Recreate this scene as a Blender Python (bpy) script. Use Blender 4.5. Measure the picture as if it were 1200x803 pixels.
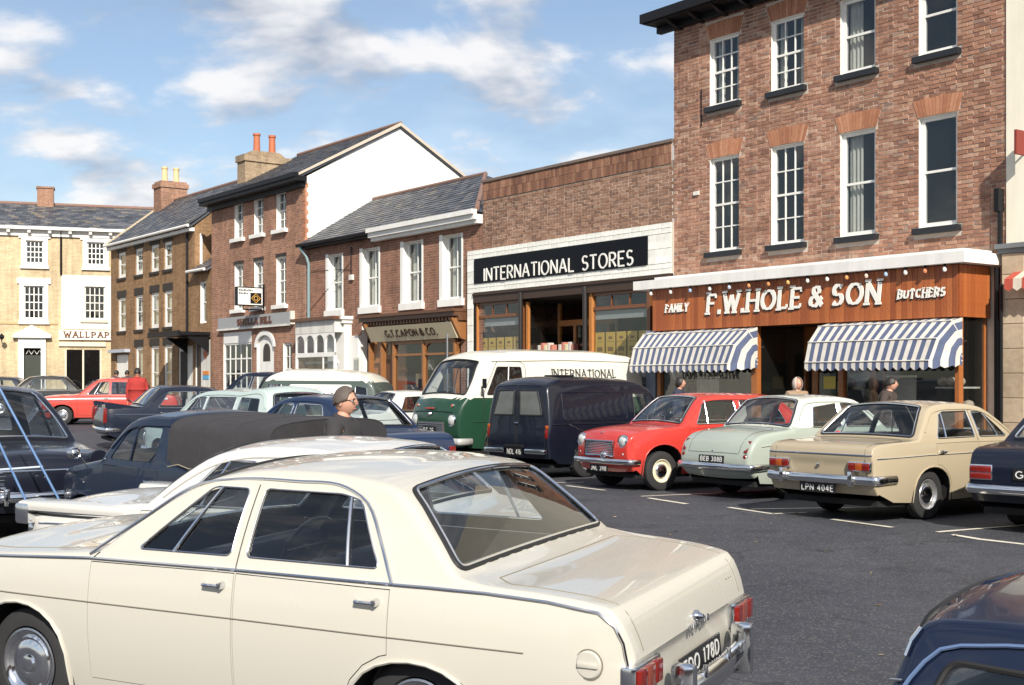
import bpy, bmesh, math, random
import numpy as np
from mathutils import Vector, Matrix
from mathutils.geometry import delaunay_2d_cdt

for o in list(bpy.data.objects): bpy.data.objects.remove(o)
SC = bpy.context.scene
COL = SC.collection
R = math.radians
rnd = random.Random(7)

# ------------------------------------------------------------------ camera
F, CX, HY, CZ = 1500.0, 600.0, 450.0, 1.6        # focal length and horizon in photo pixels, eye height
cam_d = bpy.data.cameras.new('camera'); cam = bpy.data.objects.new('camera', cam_d); COL.objects.link(cam)
cam_d.sensor_fit = 'HORIZONTAL'; cam_d.sensor_width = 36.0; cam_d.lens = 36.0 * F / 1200.0
cam_d.shift_y = (HY - 401.5) / 1200.0
cam_d.clip_start = 0.05; cam_d.clip_end = 2000
cam.location = (0, 0, CZ); cam.rotation_euler = (R(90), 0, 0)
SC.camera = cam
SC.render.resolution_x, SC.render.resolution_y = 1024, 685

# ------------------------------------------------------------------ light
SUN_EL = 34.0
SUN_FROM = (0.16, -0.987)                          # horizontal direction towards the sun
az = math.atan2(SUN_FROM[0], SUN_FROM[1])          # clockwise from +Y
sun_d = bpy.data.lights.new('sun', 'SUN'); sun_d.energy = 5.0; sun_d.angle = R(0.5); sun_d.color = (1.0, 0.93, 0.82)
sun = bpy.data.objects.new('sun', sun_d); COL.objects.link(sun); sun.location = (5, -20, 20)
sd = Vector((SUN_FROM[0] * math.cos(R(SUN_EL)), SUN_FROM[1] * math.cos(R(SUN_EL)), math.sin(R(SUN_EL))))
sun.rotation_euler = sd.to_track_quat('Z', 'Y').to_euler()

W = bpy.data.worlds.new('World'); SC.world = W; W.use_nodes = True
nt = W.node_tree; nt.nodes.clear()
def N(tree, typ, **kw):
    n = tree.nodes.new(typ)
    for k, v in kw.items():
        if k.startswith('i_'):
            key = k[2:]; key = int(key) if key.isdigit() else key
            n.inputs[key].default_value = v
        else: setattr(n, k, v)
    return n
def MA(tree, op, a, b=None, c=None, clamp=False):
    n = tree.nodes.new('ShaderNodeMath'); n.operation = op; n.use_clamp = clamp
    for i, v in enumerate((a, b, c)):
        if v is None: continue
        if isinstance(v, (int, float)): n.inputs[i].default_value = v
        else: tree.links.new(v, n.inputs[i])
    return n.outputs[0]
def MIX(tree, fac, a, b, blend='MIX'):
    n = tree.nodes.new('ShaderNodeMix'); n.data_type = 'RGBA'; n.blend_type = blend
    for sock, v in ((n.inputs[0], fac), (n.inputs[6], a), (n.inputs[7], b)):
        if isinstance(v, (int, float)): sock.default_value = v
        elif isinstance(v, (tuple, list)): sock.default_value = tuple(v) + (1,) * (4 - len(v))
        else: tree.links.new(v, sock)
    return n.outputs[2]
def RAMP(tree, fac, stops, interp='LINEAR'):
    n = tree.nodes.new('ShaderNodeValToRGB'); n.color_ramp.interpolation = interp
    e = n.color_ramp.elements
    while len(e) < len(stops): e.new(0.5)
    for k, (p, c) in enumerate(stops):
        e[k].position = p; e[k].color = (c, c, c, 1) if isinstance(c, (int, float)) else tuple(c) + (1,)
    tree.links.new(fac, n.inputs[0]); return n.outputs[0]

sky = N(nt, 'ShaderNodeTexSky', sky_type='NISHITA'); sky.sun_disc = False
sky.sun_elevation = R(SUN_EL); sky.sun_rotation = az
sky.altitude = 0; sky.air_density = 1.0; sky.dust_density = 0.8; sky.ozone_density = 1.6
tc = N(nt, 'ShaderNodeTexCoord'); sx = N(nt, 'ShaderNodeSeparateXYZ'); nt.links.new(tc.outputs['Generated'], sx.inputs[0])
zz = MA(nt, 'ADD', MA(nt, 'MAXIMUM', sx.outputs[2], 0.0), 0.38)
cmb = N(nt, 'ShaderNodeCombineXYZ')
nt.links.new(MA(nt, 'DIVIDE', sx.outputs[0], zz), cmb.inputs[0])
nt.links.new(MA(nt, 'MULTIPLY', MA(nt, 'DIVIDE', sx.outputs[1], zz), 1.25), cmb.inputs[1])
def cloudn(off, detail=9, scale=4.3, rough=0.54):
    mp = N(nt, 'ShaderNodeMapping'); nt.links.new(cmb.outputs[0], mp.inputs[0]); mp.inputs['Location'].default_value = off
    n1 = N(nt, 'ShaderNodeTexNoise', noise_dimensions='3D'); nt.links.new(mp.outputs[0], n1.inputs['Vector'])
    n1.inputs['Scale'].default_value = scale; n1.inputs['Detail'].default_value = detail
    n1.inputs['Roughness'].default_value = rough; n1.inputs['Distortion'].default_value = 0.15
    return n1.outputs['Fac']
OFF = (1.1, 6.6, 0.0)
c0 = cloudn(OFF); c1 = cloudn((OFF[0] - 0.02, OFF[1] - 0.085, OFF[2]), 4)
mask = RAMP(nt, c0, [(0.44, 0.0), (0.60, 1.0)], 'EASE')
wisp = MA(nt, 'MULTIPLY', RAMP(nt, cloudn((OFF[0] + 5, OFF[1] + 3, 1.0), 6, 1.3, 0.6), [(0.42, 0.0), (0.7, 1.0)]), 0.35)
mask = MA(nt, 'MAXIMUM', mask, wisp)
shade = MA(nt, 'ADD', MA(nt, 'MULTIPLY', MA(nt, 'SUBTRACT', c0, c1), 4.2), 0.52, clamp=True)
cloudcol = MIX(nt, shade, (2.7, 3.15, 4.0), (7.4, 7.25, 7.2))
skyb = MIX(nt, 0.10, sky.outputs[0], (5.0, 5.3, 5.6))
skyc = MIX(nt, MA(nt, 'MULTIPLY', mask, 0.9), skyb, cloudcol)
bg = N(nt, 'ShaderNodeBackground'); bg.inputs['Strength'].default_value = 0.105
nt.links.new(skyc, bg.inputs['Color'])
wo = N(nt, 'ShaderNodeOutputWorld'); nt.links.new(bg.outputs[0], wo.inputs['Surface'])

vs = SC.view_settings; vs.view_transform = 'Standard'; vs.look = 'None'; vs.gamma = 1.0; vs.use_curve_mapping = False
vs.exposure = 0.38
SC.render.engine = 'CYCLES'; SC.cycles.max_bounces = 10; SC.cycles.transparent_max_bounces = 24

# ------------------------------------------------------------------ pixel -> place
def gz(x, y):
    """Height of the square: it falls a little from the parked rows towards the near kerb."""
    t = max(-6.0, min(14.5, y)); d = 14.5 - t
    up = 0.016 * max(0.0, min(25.0, y - 22.0)) * max(0.0, min(1.0, (-6.0 - x) / 5.0))   # and rises towards the far left
    return (-0.03 * d if d > 1 else -0.015 * d * d) + up
def on_ground(px, py, q=0.0):
    y = 15.0
    for _ in range(60):
        y = F * (CZ - gz(0, y) - q) / (py - HY)
    return Vector(((px - CX) * y / F, y, gz(0, y) + q))
def at(px, py, y): return Vector(((px - CX) * y / F, y, CZ - (py - HY) * y / F))

# ------------------------------------------------------------------ materials
MATS = {}
def new_mat(name):
    m = bpy.data.materials.new(name); m.use_nodes = True; MATS[name] = m
    b = m.node_tree.nodes['Principled BSDF']; return m, m.node_tree, b
def setc(tree, sock, v):
    if isinstance(v, (tuple, list)): sock.default_value = tuple(v) + (1,) * (4 - len(v))
    elif isinstance(v, (int, float)): sock.default_value = v
    else: tree.links.new(v, sock)
def objcoord(t, scale=1.0):
    c = N(t, 'ShaderNodeTexCoord'); m = N(t, 'ShaderNodeMapping'); t.links.new(c.outputs['Object'], m.inputs[0])
    m.inputs['Scale'].default_value = (scale,) * 3 if isinstance(scale, (int, float)) else scale
    return m.outputs[0]
def noise(t, vec, scale, detail=4, rough=0.55):
    n = N(t, 'ShaderNodeTexNoise'); t.links.new(vec, n.inputs['Vector']); n.inputs['Scale'].default_value = scale
    n.inputs['Detail'].default_value = detail; n.inputs['Roughness'].default_value = rough; return n.outputs['Fac']
def bump(t, b, h, strength, dist=0.01):
    n = N(t, 'ShaderNodeBump'); t.links.new(h, n.inputs['Height']); n.inputs['Strength'].default_value = strength
    n.inputs['Distance'].default_value = dist; t.links.new(n.outputs[0], b.inputs['Normal'])
def streaks(t, c, amount=0.35):
    """Rain marks and soot: tall thin blotches with a shape of their own."""
    v = objcoord(t, (2.6, 2.6, 0.22)); a = noise(t, v, 1.6, 6, 0.65); k = RAMP(t, a, [(0.42, 1.0), (0.68, 1.0 - amount)])
    w = noise(t, objcoord(t), 0.55, 5, 0.6); k2 = RAMP(t, w, [(0.40, 1.0), (0.70, 1.0 - amount * 0.8)])
    return MIX(t, 1.0, MIX(t, 1.0, c, k, 'MULTIPLY'), k2, 'MULTIPLY')
STREAKED = {'white_render': .16, 'hood_white': .14, 'cream_render': .1, 'weathered_white': .25, 'chimney_render': .35, 'white_paint': .08}
def simple(name, col, rough=0.6, metal=0.0, var=0.12, vscale=3.0, bmp=0.0, coat=0.0, spec=0.5):
    """Plain material with a little blotchy variation and fine relief."""
    if name in MATS: return MATS[name]
    m, t, b = new_mat(name)
    v = objcoord(t); nz = noise(t, v, vscale, 6, 0.6)
    k = MA(t, 'ADD', MA(t, 'MULTIPLY', nz, 2 * var), 1 - var)
    c = MIX(t, 1.0, col, k, 'MULTIPLY')
    if name in STREAKED: c = streaks(t, c, STREAKED[name])
    t.links.new(c, b.inputs['Base Color'])
    b.inputs['Roughness'].default_value = rough; b.inputs['Metallic'].default_value = metal
    b.inputs['Coat Weight'].default_value = coat; b.inputs['Coat Roughness'].default_value = 0.06
    b.inputs['Specular IOR Level'].default_value = spec
    if bmp: bump(t, b, noise(t, v, vscale * 12, 4), bmp, 0.004)
    return m
def paint(name, col, rough=0.30, dirt=0.10):
    """Car enamel: clear gloss, a thin uneven road film."""
    if name in MATS: return MATS[name]
    m, t, b = new_mat(name)
    v = objcoord(t); n1 = noise(t, v, 1.6, 5, 0.6); n2 = noise(t, v, 38.0, 3)
    g = N(t, 'ShaderNodeNewGeometry'); s = N(t, 'ShaderNodeSeparateXYZ'); t.links.new(v, s.inputs[0])
    low = MA(t, 'SUBTRACT', 1.0, MA(t, 'DIVIDE', s.outputs[2], 0.75), clamp=True)
    film = MA(t, 'ADD', MA(t, 'MULTIPLY', n1, dirt), MA(t, 'MULTIPLY', MA(t, 'MULTIPLY', low, low), dirt * 3.2), clamp=True)
    lum = (col[0] + col[1] + col[2]) / 3; fc = (0.17, 0.15, 0.125) if lum > .1 else (0.032, 0.03, 0.028)
    c = MIX(t, film, col, fc); t.links.new(c, b.inputs['Base Color'])
    t.links.new(MA(t, 'ADD', MA(t, 'MULTIPLY', film, 0.5), MA(t, 'ADD', rough, MA(t, 'MULTIPLY', n2, 0.05))), b.inputs['Roughness'])
    b.inputs['Coat Weight'].default_value = 0.75 if lum > .1 else 0.5; b.inputs['Coat Roughness'].default_value = 0.03; b.inputs['Specular IOR Level'].default_value = 0.3
    bump(t, b, n1, 0.02, 0.02)
    return m
def glass(name, tint=(0.86, 0.9, 0.9), ior=1.5, gain=1.0, film=0.008):
    if name in MATS: return MATS[name]
    m = bpy.data.materials.new(name); m.use_nodes = True; MATS[name] = m; t = m.node_tree; t.nodes.clear()
    tr = N(t, 'ShaderNodeBsdfTransparent'); tr.inputs[0].default_value = tint + (1,)
    gl = N(t, 'ShaderNodeBsdfGlossy'); gl.inputs['Roughness'].default_value = 0.015
    nz = noise(t, objcoord(t), 1.6, 1); bp = N(t, 'ShaderNodeBump'); bp.inputs['Strength'].default_value = 0.04; bp.inputs['Distance'].default_value = 0.03
    t.links.new(nz, bp.inputs['Height']); t.links.new(bp.outputs[0], gl.inputs['Normal'])
    lw = N(t, 'ShaderNodeLayerWeight'); f5 = MA(t, 'POWER', lw.outputs['Facing'], 5.0)
    fres = MA(t, 'ADD', MA(t, 'MULTIPLY', f5, 0.9), 0.045)
    df = N(t, 'ShaderNodeBsdfDiffuse'); df.inputs[0].default_value = (0.35, 0.35, 0.33, 1)
    mx0 = N(t, 'ShaderNodeMixShader'); mx0.inputs[0].default_value = film
    t.links.new(tr.outputs[0], mx0.inputs[1]); t.links.new(df.outputs[0], mx0.inputs[2])
    mx = N(t, 'ShaderNodeMixShader'); t.links.new(MA(t, 'MULTIPLY', fres, gain, clamp=True), mx.inputs[0])
    t.links.new(mx0.outputs[0], mx.inputs[1]); t.links.new(gl.outputs[0], mx.inputs[2])
    o = N(t, 'ShaderNodeOutputMaterial'); t.links.new(mx.outputs[0], o.inputs[0]); return m
def rand_fac(t):
    g = N(t, 'ShaderNodeNewGeometry'); oi = N(t, 'ShaderNodeObjectInfo')
    return MA(t, 'FRACT', MA(t, 'ADD', g.outputs['Random Per Island'], oi.outputs['Random']))
def pieces(name, stops, rough=0.85, bmp=0.5, bscale=60.0, spec=0.3):
    """Bricks, slates, stones, boards: each piece gets its own tone out of a ramp."""
    if name in MATS: return MATS[name]
    m, t, b = new_mat(name)
    f = rand_fac(t); c = RAMP(t, f, stops)
    v = objcoord(t); n1 = noise(t, v, bscale * 0.25, 5, 0.65); n0 = noise(t, v, 0.9, 3)
    c = MIX(t, 1.0, c, MA(t, 'ADD', MA(t, 'MULTIPLY', n1, 0.7), 0.65), 'MULTIPLY')
    c = MIX(t, 1.0, c, MA(t, 'ADD', MA(t, 'MULTIPLY', n0, 0.8), 0.6), 'MULTIPLY')
    if 'brick' in name and name != 'rubbed_brick': c = streaks(t, c, .26)
    t.links.new(c, b.inputs['Base Color']); b.inputs['Roughness'].default_value = rough; b.inputs['Specular IOR Level'].default_value = spec
    bump(t, b, noise(t, v, bscale, 4), bmp, 0.006); return m
def brickmat(name, c1, c2, mortar, bw=0.225, bh=0.075, var=0.5):
    """Brickwork too far off to build brick by brick."""
    if name in MATS: return MATS[name]
    m, t, b = new_mat(name)
    c = N(t, 'ShaderNodeTexCoord'); s = N(t, 'ShaderNodeSeparateXYZ'); t.links.new(c.outputs['Object'], s.inputs[0])
    cb = N(t, 'ShaderNodeCombineXYZ'); t.links.new(MA(t, 'ADD', s.outputs[0], s.outputs[1]), cb.inputs[0]); t.links.new(s.outputs[2], cb.inputs[1])
    br = N(t, 'ShaderNodeTexBrick'); t.links.new(cb.outputs[0], br.inputs['Vector'])
    br.inputs['Color1'].default_value = c1 + (1,); br.inputs['Color2'].default_value = c2 + (1,); br.inputs['Mortar'].default_value = mortar + (1,)
    br.inputs['Scale'].default_value = 1.0; br.inputs['Mortar Size'].default_value = 0.006; br.inputs['Mortar Smooth'].default_value = 0.2
    br.inputs['Brick Width'].default_value = bw; br.inputs['Row Height'].default_value = bh; br.inputs['Bias'].default_value = -0.1
    v = c.outputs['Object']; n1 = noise(t, v, 14.0, 5, 0.7); n0 = noise(t, v, 0.8, 4)
    cc = MIX(t, 1.0, br.outputs['Color'], MA(t, 'ADD', MA(t, 'MULTIPLY', n1, 2 * var), 1 - var), 'MULTIPLY')
    cc = MIX(t, 1.0, cc, MA(t, 'ADD', MA(t, 'MULTIPLY', n0, 0.6), 0.7), 'MULTIPLY')
    cc = streaks(t, cc, .28)
    t.links.new(cc, b.inputs['Base Color']); b.inputs['Roughness'].default_value = 0.9; b.inputs['Specular IOR Level'].default_value = 0.2
    h = MA(t, 'SUBTRACT', MA(t, 'MULTIPLY', n1, 0.5), br.outputs['Fac']); bump(t, b, h, 0.6, 0.008); return m

M_chrome = simple('chrome', (0.75, 0.76, 0.78), 0.12, 1.0, 0.05)
M_dullmetal = simple('dull_metal', (0.45, 0.46, 0.48), 0.35, 1.0, 0.1)
M_tyre = simple('tyre_rubber', (0.022, 0.022, 0.023), 0.8, 0, 0.3, 8, 0.3)
M_rubber = simple('black_rubber', (0.015, 0.015, 0.016), 0.6)
M_under = simple('underbody', (0.012, 0.012, 0.012), 0.9)
M_trim = simple('cabin_lining', (0.03, 0.028, 0.026), 0.8)
M_seat = simple('dark_vinyl', (0.085, 0.085, 0.095), 0.5, 0, 0.2, 9)
M_seatred = simple('red_vinyl', (0.30, 0.03, 0.025), 0.5, 0, 0.2, 9)
M_seattan = simple('tan_vinyl', (0.33, 0.24, 0.15), 0.55, 0, 0.2, 9)
M_plate = simple('plate_black', (0.012, 0.012, 0.013), 0.35)
M_platew = simple('plate_silver', (0.62, 0.62, 0.60), 0.4)
M_red = simple('lamp_red', (0.17, 0.010, 0.007), 0.12, 0, 0.1, 20, 0, 0.5)
M_amber = simple('lamp_amber', (0.34, 0.07, 0.012), 0.15, 0, 0.1, 20, 0, 0.5)
M_lens = simple('lamp_lens', (0.62, 0.63, 0.62), 0.10, 0.35, 0.15, 30, 0, 0.6)
M_glass = glass('car_glass', (0.84, 0.89, 0.91), 1.52, 2.0)
M_winglass = glass('window_glass', (0.86, 0.88, 0.88), 1.5, 1.3, 0.012)
M_white = simple('white_paint', (0.80, 0.79, 0.75), 0.45, 0, 0.08, 3, 0.1)
M_offwhite = simple('weathered_white', (0.74, 0.72, 0.66), 0.6, 0, 0.15, 2, 0.2)
M_black = simple('black_paint', (0.009, 0.009, 0.011), 0.5, 0, 0.2, 3, 0, 0, .25)
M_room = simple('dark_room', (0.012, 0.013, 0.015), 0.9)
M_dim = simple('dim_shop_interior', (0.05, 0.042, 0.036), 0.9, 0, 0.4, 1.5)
M_curtain = simple('curtain_cloth', (0.62, 0.60, 0.54), 0.9, 0, 0.12, 6)
M_mortar = simple('mortar', (0.54, 0.46, 0.39), 0.95, 0, 0.25, 5, 0.3)

# ------------------------------------------------------------------ mesh helpers
def link(o, parent=None):
    COL.objects.link(o)
    if parent is not None: o.parent = parent
    return o
def mesh_obj(name, verts, faces, mat=None, parent=None, smooth=False, sharp=None):
    me = bpy.data.meshes.new(name); me.from_pydata([tuple(v) for v in verts], [], [tuple(f) for f in faces])
    if mat is not None:
        for mm in (mat if isinstance(mat, (list, tuple)) else [mat]): me.materials.append(mm)
    if smooth:
        me.polygons.foreach_set('use_smooth', [True] * len(me.polygons))
        if sharp: me.set_sharp_from_angle(angle=R(sharp))
    me.update()
    return link(bpy.data.objects.new(name, me), parent)
def share(o, parent, loc=None, rotz=None, mat=None):
    c = o.copy(); COL.objects.link(c); c.parent = parent
    if loc is not None: c.location = loc
    return c
def empty(name, loc=(0, 0, 0), rz=0.0):
    o = bpy.data.objects.new(name, None); o.empty_display_size = 0.2; o.location = loc; o.rotation_euler = (0, 0, rz); COL.objects.link(o); return o
def tag(o, label=None, cat=None, group=None, kind=None):
    if label: o['label'] = label
    if cat: o['category'] = cat
    if group: o['group'] = group
    if kind: o['kind'] = kind
    return o

class MB:
    """Collects shapes and links them as one mesh object."""
    def __init__(s): s.v = []; s.f = []
    def add(s, vs, fs):
        n = len(s.v); s.v += [tuple(v) for v in vs]; s.f += [tuple(i + n for i in f) for f in fs]; return s
    def box(s, x0, x1, y0, y1, z0, z1):
        vs = [(x, y, z) for z in (z0, z1) for y in (y0, y1) for x in (x0, x1)]
        return s.add(vs, [(0, 2, 3, 1), (4, 5, 7, 6), (0, 1, 5, 4), (2, 6, 7, 3), (0, 4, 6, 2), (1, 3, 7, 5)])
    def bbox(s, x0, x1, y0, y1, z0, z1, r):
        """Box with chamfered edges."""
        bm = bmesh.new(); bmesh.ops.create_cube(bm, size=1)
        for v in bm.verts: v.co = Vector(((x0 + x1) / 2 + v.co.x * (x1 - x0), (y0 + y1) / 2 + v.co.y * (y1 - y0), (z0 + z1) / 2 + v.co.z * (z1 - z0)))
        bmesh.ops.bevel(bm, geom=bm.edges[:] + bm.verts[:], offset=r, segments=2, affect='EDGES', profile=0.6)
        bm.verts.index_update(); s.add([v.co[:] for v in bm.verts], [[v.index for v in f.verts] for f in bm.faces]); bm.free(); return s
    def prism(s, poly, y0, y1, plane='xz'):
        """Extrude a 2-D outline (x,z) between two depths."""
        n = len(poly)
        if plane == 'xz': a = [(p[0], y0, p[1]) for p in poly]; b = [(p[0], y1, p[1]) for p in poly]
        elif plane == 'yz': a = [(y0, p[0], p[1]) for p in poly]; b = [(y1, p[0], p[1]) for p in poly]
        else: a = [(p[0], p[1], y0) for p in poly]; b = [(p[0], p[1], y1) for p in poly]
        return s.add(a + b, [tuple(range(n))[::-1], tuple(range(n, 2 * n))] + [(i, (i + 1) % n, n + (i + 1) % n, n + i) for i in range(n)])
    def tube(s, pts, r, n=6, closed=False, r2=None):
        pts = [Vector(p) for p in pts]; m = len(pts); rings = []
        up = None
        for i in range(m):
            a = pts[i - 1] if (i > 0 or closed) else pts[i]; b = pts[(i + 1) % m] if (i < m - 1 or closed) else pts[i]
            t = (b - a)
            t = t.normalized() if t.length > 1e-9 else Vector((0, 0, 1))
            if up is None: up = Vector((0, 0, 1)) if abs(t.z) < 0.9 else Vector((1, 0, 0))
            x = t.cross(up)
            if x.length < 1e-4: x = t.cross(Vector((0, 1, 0.3)))
            x.normalize(); y = x.cross(t).normalized(); up = y
            rr = r if r2 is None else r + (r2 - r) * i / max(1, m - 1)
            rings.append([pts[i] + x * rr * math.cos(2 * math.pi * k / n) + y * rr * math.sin(2 * math.pi * k / n) for k in range(n)])
        vs = [v for g in rings for v in g]; fs = []
        for i in range(m if closed else m - 1):
            j = (i + 1) % m
            fs += [(i * n + k, i * n + (k + 1) % n, j * n + (k + 1) % n, j * n + k) for k in range(n)]
        if not closed: fs += [tuple(range(n))[::-1], tuple((m - 1) * n + k for k in range(n))]
        return s.add(vs, fs)
    def lathe(s, prof, n=24, axis='z', org=(0, 0, 0), caps=True):
        """Revolve (r,h) pairs round an axis through org."""
        o = Vector(org); vs = []; m = len(prof)
        for (r, h) in prof:
            for k in range(n):
                c, q = r * math.cos(2 * math.pi * k / n), r * math.sin(2 * math.pi * k / n)
                vs.append(o + (Vector((c, q, h)) if axis == 'z' else Vector((c, h, q)) if axis == 'y' else Vector((h, c, q))))
        fs = [(i * n + k, i * n + (k + 1) % n, (i + 1) * n + (k + 1) % n, (i + 1) * n + k) for i in range(m - 1) for k in range(n)]
        if caps and prof[0][0] > 1e-6: fs.append(tuple(range(n))[::-1])
        if caps and prof[-1][0] > 1e-6: fs.append(tuple((m - 1) * n + k for k in range(n)))
        return s.add(vs, fs)
    def sphere(s, c, r, nu=14, nv=9, sc=(1, 1, 1)):
        vs = []
        for j in range(nv + 1):
            th = math.pi * j / nv
            for i in range(nu):
                ph = 2 * math.pi * i / nu
                vs.append((c[0] + sc[0] * r * math.sin(th) * math.cos(ph), c[1] + sc[1] * r * math.sin(th) * math.sin(ph), c[2] + sc[2] * r * math.cos(th)))
        return s.add(vs, [(j * nu + i, (j + 1) * nu + i, (j + 1) * nu + (i + 1) % nu, j * nu + (i + 1) % nu) for j in range(nv) for i in range(nu)])
    def build(s, name, mat, parent=None, smooth=False, sharp=35, fix=True):
        o = mesh_obj(name, s.v, s.f, mat, parent)
        if fix:
            bm = bmesh.new(); bm.from_mesh(o.data); bmesh.ops.remove_doubles(bm, verts=bm.verts, dist=1e-5)
            bmesh.ops.recalc_face_normals(bm, faces=bm.faces); bm.to_mesh(o.data); bm.free()
        if smooth:
            o.data.polygons.foreach_set('use_smooth', [True] * len(o.data.polygons)); o.data.set_sharp_from_angle(angle=R(sharp))
        return o

def inpoly(P, poly):
    x, y = P[:, 0], P[:, 1]; res = np.zeros(len(P), bool); n = len(poly)
    for i in range(n):
        x1, y1 = poly[i]; x2, y2 = poly[(i + 1) % n]
        if y1 == y2: continue
        c = ((y1 > y) != (y2 > y)) & (x < (x2 - x1) * (y - y1) / (y2 - y1) + x1); res ^= c
    return res
def near_poly(P, poly, d):
    res = np.zeros(len(P), bool); n = len(poly)
    for i in range(n):
        a = np.array(poly[i]); b = np.array(poly[(i + 1) % n]); ab = b - a; l2 = ab @ ab
        if l2 < 1e-12: continue
        t = np.clip(((P - a) @ ab) / l2, 0, 1); q = a + t[:, None] * ab
        res |= ((P - q) ** 2).sum(1) < d * d
    return res
def patch2d(outer, holes=(), step=0.1, grid=None):
    """Triangulate an outline with holes; returns 2-D points and triangles."""
    outer = [tuple(p) for p in outer]; holes = [[tuple(p) for p in h] for h in holes]
    vs = []; es = []
    for poly in [outer] + holes:
        n0 = len(vs); vs += poly; es += [(n0 + i, n0 + (i + 1) % len(poly)) for i in range(len(poly))]
    xs = [p[0] for p in outer]; ys = [p[1] for p in outer]
    if step:
        if grid is None:
            gx = np.arange(min(xs) + step / 2, max(xs), step); gy = np.arange(min(ys) + step / 2, max(ys), step)
            G = np.array([(a, b) for a in gx for b in gy]) if len(gx) and len(gy) else np.zeros((0, 2))
        else: G = np.array(grid)
        if len(G):
            k = inpoly(G, outer) & ~near_poly(G, outer, step * 0.35)
            for h in holes: k &= ~inpoly(G, h) & ~near_poly(G, h, step * 0.35)
            vs += [tuple(p) for p in G[k]]
    ov, oe, of, *_ = delaunay_2d_cdt([Vector(p) for p in vs], es, [], 0, 1e-6)
    P = np.array([(v.x, v.y) for v in ov]); T = np.array([f[:] for f in of])
    C = P[T].mean(1); k = inpoly(C, outer)
    for h in holes: k &= ~inpoly(C, h)
    return P, T[k]
def rect(x0, x1, z0, z1): return [(x0, z0), (x1, z0), (x1, z1), (x0, z1)]
def rrect(x0, x1, z0, z1, r, n=4):
    p = []
    for cx, cz, a0 in ((x1 - r, z0 + r, -90), (x1 - r, z1 - r, 0), (x0 + r, z1 - r, 90), (x0 + r, z0 + r, 180)):
        for k in range(n + 1): a = R(a0 + 90 * k / n); p.append((cx + r * math.cos(a), cz + r * math.sin(a)))
    return p
def roundpoly(poly, r, n=4):
    """Round the corners of a polygon; r may be one value or one per corner."""
    out = []; m = len(poly)
    for i in range(m):
        p0, p1, p2 = Vector(poly[i - 1]), Vector(poly[i]), Vector(poly[(i + 1) % m]); rr = r[i] if isinstance(r, (list, tuple)) else r
        d0, d2 = p0 - p1, p2 - p1; k = min(rr, d0.length * 0.45, d2.length * 0.45)
        if k < 1e-4: out.append(tuple(p1)); continue
        a = p1 + d0.normalized() * k; b = p1 + d2.normalized() * k
        for j in range(n + 1):
            t = j / n; q = a * (1 - t) ** 2 + p1 * 2 * t * (1 - t) + b * t * t; out.append(tuple(q))
    return out
def densify(poly, step, closed=True):
    out = []; m = len(poly)
    for i in range(m if closed else m - 1):
        a, b = Vector(poly[i]), Vector(poly[(i + 1) % m]); k = max(1, int(math.ceil((b - a).length / step)))
        out += [tuple(a.lerp(b, j / k)) for j in range(k)]
    if not closed: out.append(tuple(poly[-1]))
    return out
def inset(poly, d):
    """Offset a polygon (any orientation) inwards by d."""
    A = sum(poly[i][0] * poly[(i + 1) % len(poly)][1] - poly[(i + 1) % len(poly)][0] * poly[i][1] for i in range(len(poly)))
    s = 1 if A > 0 else -1; out = []; m = len(poly)
    for i in range(m):
        p0, p1, p2 = Vector(poly[i - 1]), Vector(poly[i]), Vector(poly[(i + 1) % m])
        e0 = (p1 - p0); e1 = (p2 - p1)
        if e0.length < 1e-9 or e1.length < 1e-9: out.append(tuple(p1)); continue
        e0.normalize(); e1.normalize(); n0 = Vector((-e0.y, e0.x)) * s; n1 = Vector((-e1.y, e1.x)) * s
        b = n0 + n1; l = b.length
        if l < 0.3: out.append(tuple(p1 + n0 * d)); continue
        b /= l; out.append(tuple(p1 + b * d / max(0.5, b.dot(n0))))
    return out

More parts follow.
